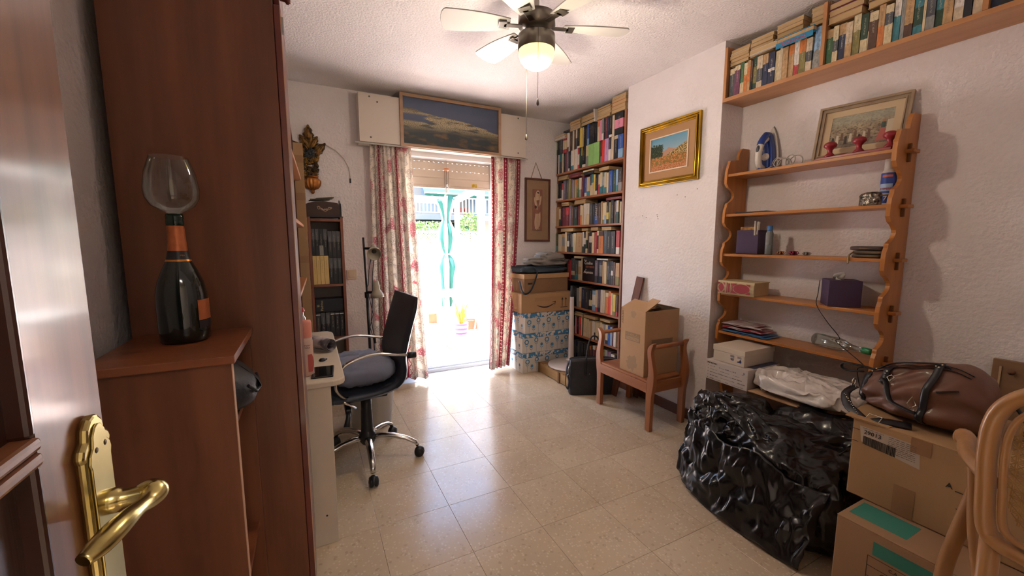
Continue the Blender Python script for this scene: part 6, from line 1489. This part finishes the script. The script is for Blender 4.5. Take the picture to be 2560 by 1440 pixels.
for (cy, hw_, hh_) in ((.205, .020, .028), (.075, .050, .029)):
    n_ = 24; vs = [(-.0089, cy+hw_*math.copysign(abs(math.cos(2*PI*k/n_))**(1 if hw_ > .03 else 1.6), math.cos(2*PI*k/n_)), .042+hh_*math.copysign(abs(math.sin(2*PI*k/n_))**(1 if hw_ > .03 else 1.6), math.sin(2*PI*k/n_))) for k in range(n_)]; g.add(vs, [tuple(range(n_))])
    for sx2 in (-1, 1):
        for sz2 in (-1, 1): g.add([(-.0089, cy+sx2*(hw_+.004), .042+sz2*.031), (-.0089, cy+sx2*(hw_*.5), .042+sz2*.031), (-.0089, cy+sx2*(hw_+.004), .042+sz2*.014)], [(0, 1, 2)])
g.build('ornament', ed, en)
g = G(); g.T = T; g.box(-.0092, -.0089, .128, .142, .012, .072); g.build('title_band', ed, en)
text('MIREIS', .013, (2.352-.0095-.135*math.sin(R(2)), 1.468+.135, Zs(2)+.042), (0, 0, 1), (0, 1, 0), ec, en)
tk2, T2 = tissue((2.465, 1.085, Zs(2)), .070, .068, .135, R(38), 'cubic purple tissue box with a tissue sticking out, on the rack', 1)
g = G(); g.T = T2; g.grid(lambda u, v: ((u-.5)*.09*(1-v*.5)+.01*math.sin(9*u), .02*math.sin(7*u+2*v)+.01, .134+.040*v*(1-.5*abs(u-.5)*2)), 16, 6); g.build('tissue', M('tissue_white', '#b5b0a8', .9), tk2, solid=.001)
cbz = thing('charger_cable', (2.378, 1.15, Zs(2)), 'thin black cord hanging from the purple tissue box down past the glass bottle', 'cord')
G().tube(catm([(2.392, 1.150, Zs(2)+.13), (2.385, 1.15, Zs(2)+.06), (2.378, 1.148, Zs(2)-.002), (2.372, 1.09, .86), (2.372, 1.03, .79), (2.374, 1.045, .77), (2.375, .98, .72), (2.375, .945, .695), (2.375, .92, .67), (2.375, .945, .65), (2.375, .93, .57), (2.36, .90, .49), (2.34, .88, .46)], 5), .0021, 6).build('cord', MATS['black_plastic'], cbz)
# ---- fifth shelf: plastic folders, glass bottle
fo = M('folder_blue', '#3f6f9e', .3); fr_ = M('folder_red', '#9a2f3c', .3, c2='#b9a8a8', ns=14, mix=(.42, .6)); fc = M('folder_clear', '#b5a8a6', .2, c2='#8f3f4a', ns=9, mix=(.5, .7))
def sheetf(z0, x0, x1, ya, yb, amp, sd, lift=0.0):
    return lambda u, v: (x0+(x1-x0)*v, ya+(yb-ya)*u, z0+amp*(mnoise.noise(Vector((u*3+sd, v*2, sd)))*.5+.5)+lift*u)
for i, (m_, z0, th, lab, nm) in enumerate(((fo, .0, .010, 'blue plastic folder at the bottom of the pile on the fifth shelf', 'plastic_folder'), (fr_, .022, .012, 'red and clear plastic folder in the pile on the fifth shelf', 'plastic_folder'), (fc, .045, .012, 'crumpled clear bag with red seams atop the folders', 'plastic_bag'))):
    t = thing(nm, (2.45, 1.55, Zs(1)+z0), lab, 'folder' if i < 2 else 'bag')
    G().grid(sheetf(Zs(1)+z0+.001, 2.385, 2.54, 1.69, 1.40+.03*i, th, i*3), 20, 8).build('sheet', m_, t, solid=.0015)
    G().grid(sheetf(Zs(1)+z0+.008, 2.390, 2.54, 1.685, 1.42+.03*i, th, i*3+1), 20, 8).build('sheet', m_, t, solid=.0015)
    # rolled fold at the near end
    G().tube(catm([(2.392, 1.68, Zs(1)+z0+.006), (2.390, 1.60, Zs(1)+z0+.012), (2.389, 1.50, Zs(1)+z0+.013), (2.390, 1.43, Zs(1)+z0+.010)], 4), [.003]*13, 8).build('fold_edge', m_, t)
gb = thing('glass_bottle', (2.51, 1.05, Zs(1)), 'empty clear glass bottle with green print lying on the fifth shelf', 'bottle')
ax = Vector((2.462, .92, 0))-Vector((2.53, 1.215, 0)); ax.normalize(); c0 = Vector((2.53, 1.215, Zs(1)+.0365))
gt = thin_glass('bottle_clear', '#f2f6f3', .06)
g = G(); g.lathe([(0, .004), (.028, 0), (.035, .008), (.035, .13), (.031, .155), (.018, .19), (.0135, .215), (.013, .262)], c0, 32, axis=ax); g.build('body', gt, gb)
g = G(); g.lathe([(.0155, .250), (.0165, .258), (.0165, .285), (.014, .292), (0, .292)], c0, 24, axis=ax); g.build('cap', M('cap_green', '#2f8a5a', .4), gb)
g = G(); s2_ = ax.cross(Vector((0, 0, 1))).normalized()
def gp(a, t_): return c0+ax*t_+(s2_*math.cos(a)+Vector((0, 0, 1))*math.sin(a))*.0355
rn = random.Random(4)
for k in range(26):
    t_ = .03+.09*rn.random(); a = R(60)+R(110)*rn.random(); d1_, d2_ = rn.uniform(.003, .012), rn.uniform(.04, .18)
    g.add([gp(a, t_), gp(a+d2_, t_), gp(a+d2_, t_+d1_), gp(a, t_+d1_)], [(0, 1, 2, 3)])
g.build('green_print', M('print_green', '#2f7f5a', .5), gb)
# ---- lowest shelf: flat cartons sticking out, white boxes, wrapped parcel
for i, (x0, y0, y1_, lab) in enumerate(((2.15, .88, 1.34, 'lowest'), (2.135, .885, 1.33, 'middle'), (2.12, .89, 1.315, 'topmost'))):
    z0 = Zs(0)+.006*i
    tag(G().box(x0, 2.56, y0, y1_, z0, z0+.0055).build('flat_cardboard', cardm, bev=.001), '%s of the three flat cardboard sheets sticking out of the lowest shelf' % lab, 'cardboard', 'flat cardboard sheets')
z0 = Zs(0)+.0005
wbx = thing('white_carton', (2.30, 1.48, z0), 'long white carton with printed lines under the shoebox on the lowest shelf', 'box')
whc = M('carton_white', '#b5aaa2', .6, c2='#ada199', ns=3)
bx0, bx1, by0, by1, bz0, bz1 = 2.135, 2.43, 1.335, 1.60, .4415, .560
G().box(bx0, bx1, by0, by1, bz0, bz1).build('body', whc, wbx, bev=.002)
G().box(bx0+.06, bx1-.004, by0+.004, by0+.10, bz1, bz1+.0008).build('blue_top_print', M('print_navy', '#3a3f58', .5), wbx)
text('METRONIC', .013, (bx0-.0006, by1-.045, bz1-.016), (0, -1, 0), (0, 0, 1), ink, wbx)
g = G(); rn = random.Random(9)
for k in range(5):
    zz = bz1-.034-.019*k; y_ = by1-.02
    g.box(bx0-.0007, bx0, y_, y_+.004, zz, zz+.004)
    y_ -= .012
    while y_ > by0+.02:
        l_ = rn.uniform(.006, .03); 
        if rn.random() < .8: g.box(bx0-.0007, bx0, max(y_-l_, by0+.01), y_, zz, zz+rn.choice((.0015, .0025, .004)))
        y_ -= l_+.004
g.build('print', M('ink_soft', '#6b6058', .7), wbx)['kind'] = 'stuff'
text('u', .022, (bx0-.0006, by0+.022, bz1-.022), (0, -1, 0), (0, 0, 1), M('logo_grey', '#5a6a78', .6), wbx)
shb = thing('shoebox', (2.28, 1.44, .5615), 'cream white shoebox marked 40, standing on the long white carton', 'shoebox')
shm_ = M('shoebox_white', '#c4b7a6', .6, c2='#bbae9d', ns=3)
sx0, sx1, sy0, sy1 = 2.16, 2.44, 1.375, 1.575; z0 = .5612
G().box(sx0+.003, sx1-.003, sy0+.003, sy1-.003, z0, z0+.085).build('body', shm_, shb, bev=.0015)
G().box(sx0, sx1, sy0, sy1, z0+.062, z0+.094).build('lid', shm_, shb, bev=.002)
inb = M('ink_blue', '#2f3560', .6)
text('40', .022, (sx0+.0022, 1.452, z0+.030), (0, -1, 0), (0, 0, 1), inb, shb)
for yy in (1.452, 1.408):
    for kk in range(3): G().box(sx0+.0022, sx0+.003, yy-.012, yy+.012, z0+.044+.004*kk, z0+.0455+.004*kk).build('print_line', inb, shb)
G().add([(sx0+.0024, 1.420, z0+.020), (sx0+.0024, 1.396, z0+.020), (sx0+.0024, 1.394, z0+.030), (sx0+.0024, 1.402, z0+.042), (sx0+.0024, 1.408, z0+.030), (sx0+.0024, 1.420, z0+.026)], [(0, 1, 2, 3, 4, 5)]).build('shoe_mark', inb, shb)
# parcel wrapped in white plastic
pl_m = M('white_plastic', '#cfc9c4', .25, c2='#bdb6b0', ns=5, coat=.4, bump=.8, bs=22, bd=3)
pw_ = thing('wrapped_parcel', (2.30, 1.12, .458), 'long parcel wrapped in crinkled white plastic on the flat cardboard sheets', 'parcel')
def crumple(f, amp, fr, sd):
    def h(u, v):
        p = Vector(f(u, v)); n_ = abs(mnoise.noise(p*fr+Vector((sd, 0, 0))))*2-.5 + .5*(abs(mnoise.noise(p*fr*2.3+Vector((0, sd, 0))))*2-.5)
        q = mnoise.noise_vector(p*fr*.8+Vector((sd, sd, 0)))
        return tuple(p+q*amp*.6+Vector((0, 0, 1))*n_*amp*.6)
    return h
base_f = pillow((0, 0, 0), (.155, .235, .048), .62, .12, 4)
T = Matrix.Translation((2.28, 1.115, .512)) @ Matrix.Rotation(R(-4), 4, 'Z')
g = G(); g.T = T
def ppf(u, v):
    x_, y_, z_ = base_f(u, v); p = Vector((x_, y_, z_))
    r1 = abs(mnoise.noise(p*11+Vector((3, 0, 0)))); r2 = abs(mnoise.noise(p*24))
    return (x_*(1+.10*r1), y_*(1+.08*r2), max(z_*(1-.25*y_/.235*0)+.022*(1-r1*3)*(z_ > -.02)*.6+.010*(1-3*r2)*(z_ > -.02), -.048))
g.grid(ppf, 110, 56); g.build('wrapping', pl_m, pw_)

# ================================================================== BLACK BAGS AND CARTONS, RIGHT
bgm = M('bin_liner', '#0c0c0f', .24, c2='#131317', ns=4, coat=.15, bump=.14, bs=6, bst=(1.6, 1.6, .7), bd=4)
bb_ = thing('black_bin_bag', (1.95, 1.15, 0), 'big shiny black bin bag, full and gaping, on the floor below the rack', 'bin bag')
def bagf(c, r, sd, amp=.05, fr=3, e=.8, zmin=0.003, ax_=0):
    def f(u, v):
        t = PI*v; p = 2*PI*u; a, b_, d_ = math.sin(t)*math.cos(p), math.sin(t)*math.sin(p), math.cos(t)
        q = lambda x_: math.copysign(abs(x_)**e, x_)
        P_ = Vector((r[0]*q(a), r[1]*q(b_), r[2]*q(d_)))
        n1 = mnoise.noise(P_*fr+Vector((sd, 0, 0)))
        # creases: ridged noise stretched down the sides, finer towards the mouth
        Q = Vector((P_.x*1.0, P_.y*1.0, P_.z*.42)); n2 = abs(mnoise.noise(Q*6.5+Vector((0, sd, 0)))); n3 = abs(mnoise.noise(Q*16+Vector((0, 0, sd))))
        n4 = abs(mnoise.noise(Vector((P_.x, P_.y, P_.z))*30+Vector((sd, sd, 0))))
        k = 1+amp*(1.6*n1+1.5*(.22-n2)+.55*(.2-n3)+.18*(.2-n4))
        k *= 1-.10*max(0, d_)*(1 if ax_ else 0)
        P_ = P_*k
        return (c[0]+P_.x, c[1]+P_.y, max(c[2]+P_.z, zmin))
    return f
def liner(name, fn, nu=190, nv=110):
    return G().grid(lambda u, v: (lambda p: (p[0]+.045, p[1]-.015, p[2]))(fn(u, v)), nu, nv).build(name, bgm, bb_)
liner('body', bagf((1.885, 1.02, .185), (.262, .335, .225), 2, .125, 2.6, .72))
liner('upper_bag', bagf((1.975, 1.29, .26), (.165, .18, .21), 7, .12, 3.2, .75, .09))
liner('rear_bag', bagf((2.09, .96, .27), (.15, .26, .20), 11, .14, 3, .8, .003))
# folds of loose film with sharp ridges
def film(pts0, pts1, nm, sd, am=.03, sag=.0):
    A_ = catm(pts0, 8); B_ = catm(pts1, 8); n_ = len(A_)-1
    def f(u, v):
        i = min(int(u*n_), n_-1); t = u*n_-i; a = Vector(A_[i]).lerp(Vector(A_[i+1]), t); b_ = Vector(B_[i]).lerp(Vector(B_[i+1]), t)
        p = a.lerp(b_, v); q = mnoise.noise(Vector((u*9+sd, v*3, sd))); q2 = abs(mnoise.noise(Vector((u*16, v*5+sd, sd))))
        return (p.x+.045-am*(q+q2*.8)*(.3+math.sin(PI*v)), p.y-.015+am*.5*q2, max(p.z+am*.6*q-sag*math.sin(PI*v), .004))
    G().grid(f, 110, 30).build(nm, bgm, bb_, solid=.0012)
film([(1.73, 1.42, .40), (1.70, 1.30, .36), (1.66, 1.16, .33), (1.66, 1.02, .36), (1.68, .88, .30), (1.72, .76, .30)], [(1.70, 1.46, .05), (1.63, 1.34, .02), (1.585, 1.18, .01), (1.57, 1.02, .01), (1.57, .88, .01), (1.58, .78, .01)], 'front_film', 3, .028)
film([(1.86, 1.46, .46), (1.80, 1.36, .49), (1.80, 1.24, .50), (1.86, 1.10, .46), (1.92, .94, .43), (1.98, .80, .45)], [(1.72, 1.42, .30), (1.69, 1.33, .33), (1.70, 1.24, .30), (1.74, 1.12, .36), (1.80, .98, .31), (1.84, .82, .33)], 'top_film', 8, .03)
film([(1.80, 1.36, .485), (1.77, 1.28, .47), (1.74, 1.18, .42), (1.72, 1.08, .37), (1.72, 1.0, .34)], [(1.86, 1.32, .50), (1.84, 1.24, .50), (1.82, 1.14, .47), (1.80, 1.04, .42), (1.79, .96, .38)], 'twisted_fold', 13, .014)
G().grid(pillow((1.815, 1.31, .425), (.016, .022, .016), .9, .5, 2), 14, 8).build('tissue_in_hole', M('tissue_white', '', .9) if 0 else MATS['tissue_white'], bb_)
# dark folded-down cardboard behind the bag, below the rack
tag(G().box(2.30, 2.55, .95, 1.44, .0, .38).build('open_carton', cardd, bev=.002), 'brown cardboard carton standing under the lowest shelf behind the bin bag', 'cardboard box')
# small ornament with a red fringe at the pillar foot
tl = thing('doorstop_doll', (2.25, 1.70, 0), 'small wooden ornament with red fringe on the floor at the pillar foot', 'ornament')
G().lathe([(0, 0), (.028, 0), (.034, .012), (.030, .03), (.016, .042), (.022, .055), (.018, .075), (0, .08)], (2.29, 1.70, 0), 20).build('body', wood('ornament_wood', '#a86a3c', '#8a5530', 'z', .5), tl)
g = G(); rn = random.Random(8)
for k in range(40):
    a = rn.uniform(0, 6.28); r_ = rn.uniform(.03, .045); g.tube([(2.262+.008*math.cos(a), 1.705+.008*math.sin(a), .03), (2.262+r_*.7*math.cos(a), 1.705+r_*.7*math.sin(a), .018), (2.262+r_*math.cos(a), 1.705+r_*math.sin(a), .003)], .0016, 4)
o = g.build('fringe', M('fringe_red', '#8a2a28', .8), tl); o['kind'] = 'stuff'
# two stacked cartons
lc = thing('lower_carton', (1.9, .36, 0), 'big cardboard carton with teal printed bands, beneath the carton labelled 29013', 'cardboard box')
lx0, lx1, ly0, ly1, lz = 1.568, 2.16, .08, .638, .35
cb1 = M('carton_low', '#9a7a5c', .8, c2='#907054', ns=2.5, bump=.03, bs=60)
G().box(lx0, lx1, ly0, ly1, 0, lz-.002).build('body', cb1, lc, bev=.004)
G().box(lx0, lx0+.29, ly0, ly1, lz-.002, lz).build('flap', cb1, lc, bev=.001); G().box(lx0+.293, lx1, ly0, ly1, lz-.002, lz).build('flap', cb1, lc, bev=.001)
teal = M('teal_print', '#2f7a6a', .7, c2='#3a7f70', ns=8)
G().box(lx0+.05, lx0+.155, .475, .625, lz, lz+.0006).build('teal_print', teal, lc)
G().box(lx0-.0006, lx0, ly0+.01, .535, lz-.075, lz-.03).build('teal_print', teal, lc)
ink2 = M('ink_brown', '#4a3828', .7)
for zz in (lz-.085, lz-.118, lz-.155, lz-.20): G().box(lx0-.0006, lx0, ly0+.01, .545, zz, zz+.0016).build('print_line', ink2, lc)
G().box(lx0-.0006, lx0, .545, .547, lz-.25, lz-.084).build('print_line', ink2, lc)
G().box(lx0-.0007, lx0, .365, .445, lz-.1035, lz-.0925).build('print_bar', ink2, lc); text('28', .014, (lx0-.0008, .345, lz-.098), (0, -1, 0), (0, 0, 1), ink2, lc); text('C.A.', .014, (lx0-.0008, .48, lz-.098), (0, -1, 0), (0, 0, 1), ink2, lc)
g = G(); rn = random.Random(14)
for k in range(7):
    zz = lz-.128-.011*k; y_ = .46-.01*(k % 2)
    while y_ > .14:
        l_ = rn.uniform(.008, .04); g.box(lx0-.0007, lx0, max(y_-l_, .13), y_, zz, zz+.0032); y_ -= l_+.006
g.build('print', ink2, lc)['kind'] = 'stuff'
G().tube([(lx0-.0005, .50+.011*math.cos(2*PI*k/16), lz-.135+.011*math.sin(2*PI*k/16)) for k in range(16)], .0012, 4, closed=True).build('round_mark', ink2, lc)
G().box(lx0+.215, lx0+.24, .42, .44, lz, lz+.0006).build('stamp', ink2, lc)
uc = thing('labelled_carton', (2.0, .42, lz), 'cardboard carton with white barcode label 29013, topmost under the brown bag', 'cardboard box')
ux0, ux1, uy0, uy1, uz0, uz1 = 1.742, 2.22, .02, .69, lz+.001, .640
cb2 = M('carton_up', '#a5845f', .8, c2='#997853', ns=2.5, bump=.03, bs=60)
G().box(ux0, ux1, uy0, uy1, uz0, uz1-.003).build('body', cb2, uc, bev=.005)
G().add([(ux0, uy1+.006, uz1-.004), (ux0+.24, uy1+.006, uz1-.002), (ux0+.24, uy0, uz1), (ux0, uy0, uz1-.004)], [(0, 1, 2, 3)]).build('flap', cb2, uc, solid=.003)
G().add([(ux0-.012, uy1+.02, uz1+.002), (ux0+.20, uy1+.03, uz1+.012), (ux0+.22, uy1-.10, uz1+.003), (ux0, uy1-.10, uz1-.001)], [(0, 1, 2, 3)]).build('flap', cb2, uc, solid=.003)
fx = ux0-.0007
lab_ = M('label_paper', '#b0a294', .6)
G().add([(fx, .668, .617), (fx, .507, .612), (fx, .502, .535), (fx, .660, .560)][::-1], [(0, 1, 2, 3)]).build('label', lab_, uc)
G().box(fx-.0004, ux0, .480, .530, .585, .636).build('tape', MATS['brown_tape'], uc); G().box(fx-.0004, ux0, .505, .560, .352, .455).build('tape', MATS['brown_tape'], uc)
fx -= .0008
text('29013', .020, (fx, .630, .598), (0, -1, -.04), (0, 0, 1), ink, uc)
g = G(); rn = random.Random(3); y_ = .655
while y_ > .565:
    w_ = rn.choice((.0009, .0016, .0026)); zt_ = .584-(.655-y_)*.06; g.box(fx-.0003, fx+.0004, y_-w_, y_, zt_-.030-(.655-y_)*.03, zt_); y_ -= w_+rn.choice((.0008, .0014))
g.build('barcode', ink, uc)['kind'] = 'stuff'
g = G()
for k in range(9):
    for (ya, yb) in ((.662, .60), (.59, .515)):
        y_ = ya-.004
        zz = .612-.0065*k
        if (k in (1, 2, 3) and ya > .6) or (k > 3 and ya > .6): continue
        while y_ > yb:
            l_ = rn.uniform(.004, .014); g.box(fx-.0003, fx+.0004, max(y_-l_, yb), y_, zz-(.66-y_)*.05, zz+.0014-(.66-y_)*.05); y_ -= l_+.003
g.build('label_text', M('ink_soft', '#6b6058', .7), uc)['kind'] = 'stuff'
text('A', .024, (fx, .432, .520), (0, -1, 0), (0, 0, 1), ink, uc)
G().box(fx-.0003, fx+.0006, .385, .418, .509, .5115).build('pen_stroke', ink, uc); G().box(fx-.0003, fx+.0006, .385, .412, .455, .4575).build('pen_stroke', ink, uc)
for zz in (.600, .555): G().box(fx-.0003, fx+.0006, .668, .690, zz, zz+.0014).build('pen_stroke', ink, uc)
# brown leather travel bag
tbg = thing('travel_bag', (1.99, .55, .645), 'brown leather travel bag with black straps lying on the labelled carton', 'bag')
tbl = M('bag_brown', '#68422f', .5, c2='#593626', ns=4, bump=.12, bs=40, coat=.1); tbk = M('bag_black', '#17161b', .35, bump=.08, bs=60); slv2 = M('buckle', '#b9b2a2', .25, 1)
TB = Matrix.Translation((1.965, .575, .6445)) @ Matrix.Rotation(R(-9), 4, 'Z')
def bag_dim(y_):                 # local y: +.17 far end, -.17 near end
    f = max(0, 1-abs(y_/.178)**3.4)**.42
    h_ = .195-.33*y_*.9; h_ = min(h_, .245)
    return .145*f*(1+.12*(-y_/.17)), h_*(.25+.75*f), f
def bsect(y_, th):
    W_, h_, f = bag_dim(y_); q = lambda x_, e: math.copysign(abs(x_)**e, x_)
    zf = .5+.5*q(math.sin(th), .62); x_ = W_*q(math.cos(th), .55)*(1-.42*zf**1.6)
    n_ = mnoise.noise(Vector((x_*12, y_*12, zf*2))); n2_ = mnoise.noise(Vector((x_*5+3, y_*22+zf*6, zf*3)))
    z0_ = .5*h_*(1-f)*.3
    sag = .010*math.sin(PI*zf)*math.sin(14*zf+11*y_)
    return (x_*(1+.10*n_)+(sag+.008*n2_)*(1 if x_ > 0 else -1), y_+.006*n_, max(z0_+h_*zf*(1-.3*(1-f))+.010*n2_*zf, 0))
g = G(); g.T = TB; g.grid(lambda u, v: bsect(-.178+.356*(.5-.5*math.cos(PI*v)), 2*PI*u), 84, 60); g.build('body', tbl, tbg)
def surf(y_, s_, off=.004):      # room side of the bag; s_ 0 = bottom, 1 = top middle
    y_ = y_*.85; th = PI*1.42-s_*PI*.92; p = bsect(y_, th)
    return (p[0]-off*max(0, -math.cos(th)) , p[1], p[2]+off*max(0, math.sin(th))+ (.002 if s_ < .2 else 0))
def strap(pts, r, nm, m_=None, fl=.35, n=3):
    g = G(); g.T = TB; g.tube(catm(pts, n), r, 8, flat=fl); g.build(nm, m_ or tbk, tbg)
strap([surf(-.07, s_/10, .008) for s_ in range(1, 10)], .011, 'strap')
strap([surf(.09, s_/10, .008) for s_ in range(5, 10)], .011, 'strap')
strap([surf(.09, .55, .010), surf(.07, .50, .016), surf(.03, .42, .022), surf(-.02, .37, .020), surf(-.06, .34, .014)], .008, 'handle')
strap([surf(.17, s_/10, .006) for s_ in range(2, 10)], .014, 'end_band')
strap([surf(y_/100, .88, .004) for y_ in range(-16, 19, 4)], .004, 'top_zip')
strap([surf(y_/100, .80, .004) for y_ in range(-16, 19, 4)], .004, 'top_piping')
strap([surf(y_/100, .10, .008) for y_ in range(-17, 10, 3)], .006, 'base_piping')
strap([surf(-.10, .50, .006), surf(-.15, .56, .006)], .006, 'side_zip', M('zip_dark', '#2a2422', .4, .4))
strap([(-.07, .11, .150), (-.075, .07, .182), (-.07, .02, .200), (-.06, -.05, .215), (-.05, -.08, .205)], .008, 'carry_handle')
strap([(-.04, .14, .135), (-.05, .19, .138), (-.06, .235, .135), (-.06, .245, .118), (-.06, .225, .108), (-.055, .17, .118)], .010, 'loose_strap')
strap([(-.10, .165, .065), (-.15, .165, .045), (-.185, .135, .015), (-.205, .095, .003), (-.215, .05, -.012), (-.20, .015, .002), (-.16, -.05, .006)], .015, 'shoulder_strap', fl=.25)
strap([(.06, -.15, .12), (.07, -.19, .10), (.06, -.22, .06), (.05, -.225, .02)], .014, 'shoulder_strap')
g = G(); g.T = TB
for k in range(6):
    for s_ in (-1, 1): g.ball((-.170-.008*k+.004*s_, .155-.014*k+.005*s_, .040-.0078*k+.004), .0026, 8)
for (y_, s_) in ((-.07, .78), (-.075, .84), (-.06, .80), (.09, .62), (.085, .66), (.15, .75), (.14, .80)): g.ball(surf(y_, s_, .012), .0035, 8)
g.build('stud', slv2, tbg)['kind'] = 'stuff'
def ring(pts, nm='buckle', r=.0022):
    g = G(); g.T = TB; g.tube(pts, r, 6, closed=True); g.build(nm, slv2, tbg)
ring([(-.195, .055, .012), (-.195, .015, .012), (-.222, .015, -.010), (-.222, .055, -.010)]); ring([surf(.075, .56, .02), surf(.065, .60, .02), surf(.05, .56, .02), surf(.06, .52, .02)]); ring([surf(-.055, .42, .02), surf(-.045, .46, .02), surf(-.03, .42, .02), surf(-.04, .38, .02)])
ring([(-.105+.009*math.cos(a), .168, .085+.012*math.sin(a)) for a in [2*PI*k/12 for k in range(12)]], 'ring'); ring([(-.108, .166+.008*math.cos(a), .066+.010*math.sin(a)) for a in [2*PI*k/12 for k in range(12)]], 'ring')
# bedside board in the corner by the wall
hb = thing('wooden_board', (2.56, .4, 0), 'plain brown wooden panel with a knob standing against the niche wall', 'panel')
G().box(2.545, 2.565, -.05, .557, 0, .787).build('board', wood('panel_brown', '#8f6f50', '#7f6044', 'y', .5), hb, bev=.002)
G().lathe([(.006, 0), (.006, .012), (.012, .018), (0, .024)], (2.545, .50, .745), 12, axis=(-1, 0, 0)).build('knob', M('knob_brown', '#6b4a30', .4), hb)
G().box(2.541, 2.545, .530, .536, .60, .76).build('batten', M('light_strip', '#b59a78', .5), hb)

# ================================================================== RATTAN CHAIR, NEAREST
rc = thing('rattan_armchair', (1.25, .05, 0), 'bentwood armchair with a cane back, nearest object at the right edge', 'armchair')
bw = wood('bentwood', '#a5784a', '#8f643a', 'z', .35, .15)

RP = Vector((1.16, .27, 0)); rt_ = Vector((-.25, -.97, 0)).normalized(); rn_ = Vector((.97, -.25, 0)).normalized()
def rp_(k, z, n=0): return tuple(RP+rt_*k+rn_*n+Vector((0, 0, z)))
fr_pts = [(.245, .705), (.10, .703), (.058, .706), (.040, .73), (.033, .80), (.028, .87), (.030, .93), (.045, .975), (.078, 1.008), (.13, 1.03), (.21, 1.04)]
full = fr_pts+[(.42-a, z) for a, z in fr_pts[::-1]][1:-1]
cl_ = catm([p for p in full], 5)
G().tube([rp_(a, z) for a, z in cl_], .0175, 12, closed=True, flat=.75).build('back_frame', bw, rc)
inner = [(.21+(a-.21)*.86, .872+(z-.872)*.87) for a, z in cl_]
G().tube([rp_(a, z, -.003) for a, z in inner], .0085, 8, closed=True, flat=.6).build('inner_frame', bw, rc)
cane = M('cane', '#a88550', .5, c2='#8f6c3c', ns=30)
g = G(); st_c = .0135
def inside(a, z): return abs(a-.21) < .150 and abs(z-.872) < .142 and (abs((a-.21)/.150)**4+abs((z-.872)/.142)**4) < 1
def strand(p, q, n):
    # clip the strand to the opening
    N_ = 60; seg = []
    for i in range(N_+1):
        t_ = i/N_; a = p[0]+(q[0]-p[0])*t_; z = p[1]+(q[1]-p[1])*t_
        if inside(a, z): seg.append((a, z))
    if len(seg) > 1: g.bar(rp_(seg[0][0], seg[0][1], n), rp_(seg[-1][0], seg[-1][1], n), .0015, .0007, up=rn_)
for k in range(25):
    a = .055+k*st_c
    for d_ in (-.0014, .0014): strand((a+d_, .72), (a+d_, 1.03), -.0005)
    z = .725+k*st_c
    for d_ in (-.0014, .0014): strand((.05, z+d_), (.37, z+d_), .0005)
for k in range(-30, 34):
    strand((.05, .72+k*st_c), (.37, 1.04+k*st_c), .0012); strand((.05, 1.04+k*st_c), (.37, .72+k*st_c), -.0012)
o = g.build('cane_panel', cane, rc); o['kind'] = 'stuff'
def arm(sg, o_):
    P = lambda x_, y_, z_: (x_+o_[0], y_+o_[1], z_)
    return P
# near arm with its rounded tip, its upright and the long bent side member
G().tube(catm([rp_(.035, .81, .012), (1.235, .285, .825), (1.30, .305, .832), (1.335, .318, .828), (1.345, .320, .812)], 4), [.014]*4+[.015]*4+[.0165]*4+[.018]*4+[.012], 12).build('armrest', bw, rc)
G().tube(catm([(1.29, .290, .825), (1.288, .281, .75), (1.285, .270, .64), (1.283, .25, .52), (1.28, .235, .44)], 4), .0135, 12).build('arm_upright', bw, rc)
G().tube(catm([(1.292, .276, .77), (1.305, .283, .72), (1.315, .300, .62), (1.325, .315, .53), (1.33, .322, .44), (1.335, .325, .25), (1.34, .33, .0)], 4), .015, 12).build('leg', bw, rc)
G().tube(catm([rp_(.385, .81, .012), (1.13, -.145, .825), (1.19, -.165, .832), (1.225, -.172, .828), (1.235, -.172, .812)], 4), .0145, 12).build('armrest', bw, rc)
G().tube(catm([(1.20, -.165, .825), (1.21, -.16, .64), (1.22, -.15, .44)], 4), .0135, 12).build('arm_upright', bw, rc)
G().tube([(1.38, -.10, .44), (1.39, -.11, 0)], .015, 12).build('leg', bw, rc)
for a in (.05, .37): G().tube([rp_(a, .72), rp_(a, .44, .01), rp_(a, 0, -.05)], .015, 12).build('leg', bw, rc)
sc_ = RP+rt_*.21+rn_*.20
G().tube([(sc_.x+.19*math.cos(2*PI*k/32), sc_.y+.195*math.sin(2*PI*k/32), .452) for k in range(32)], .016, 10, closed=True).build('seat_ring', bw, rc)
G().lathe([(0, .004), (.18, .004), (.18, -.004), (0, -.004)], (sc_.x, sc_.y, .452), 40).build('seat', cane, rc)
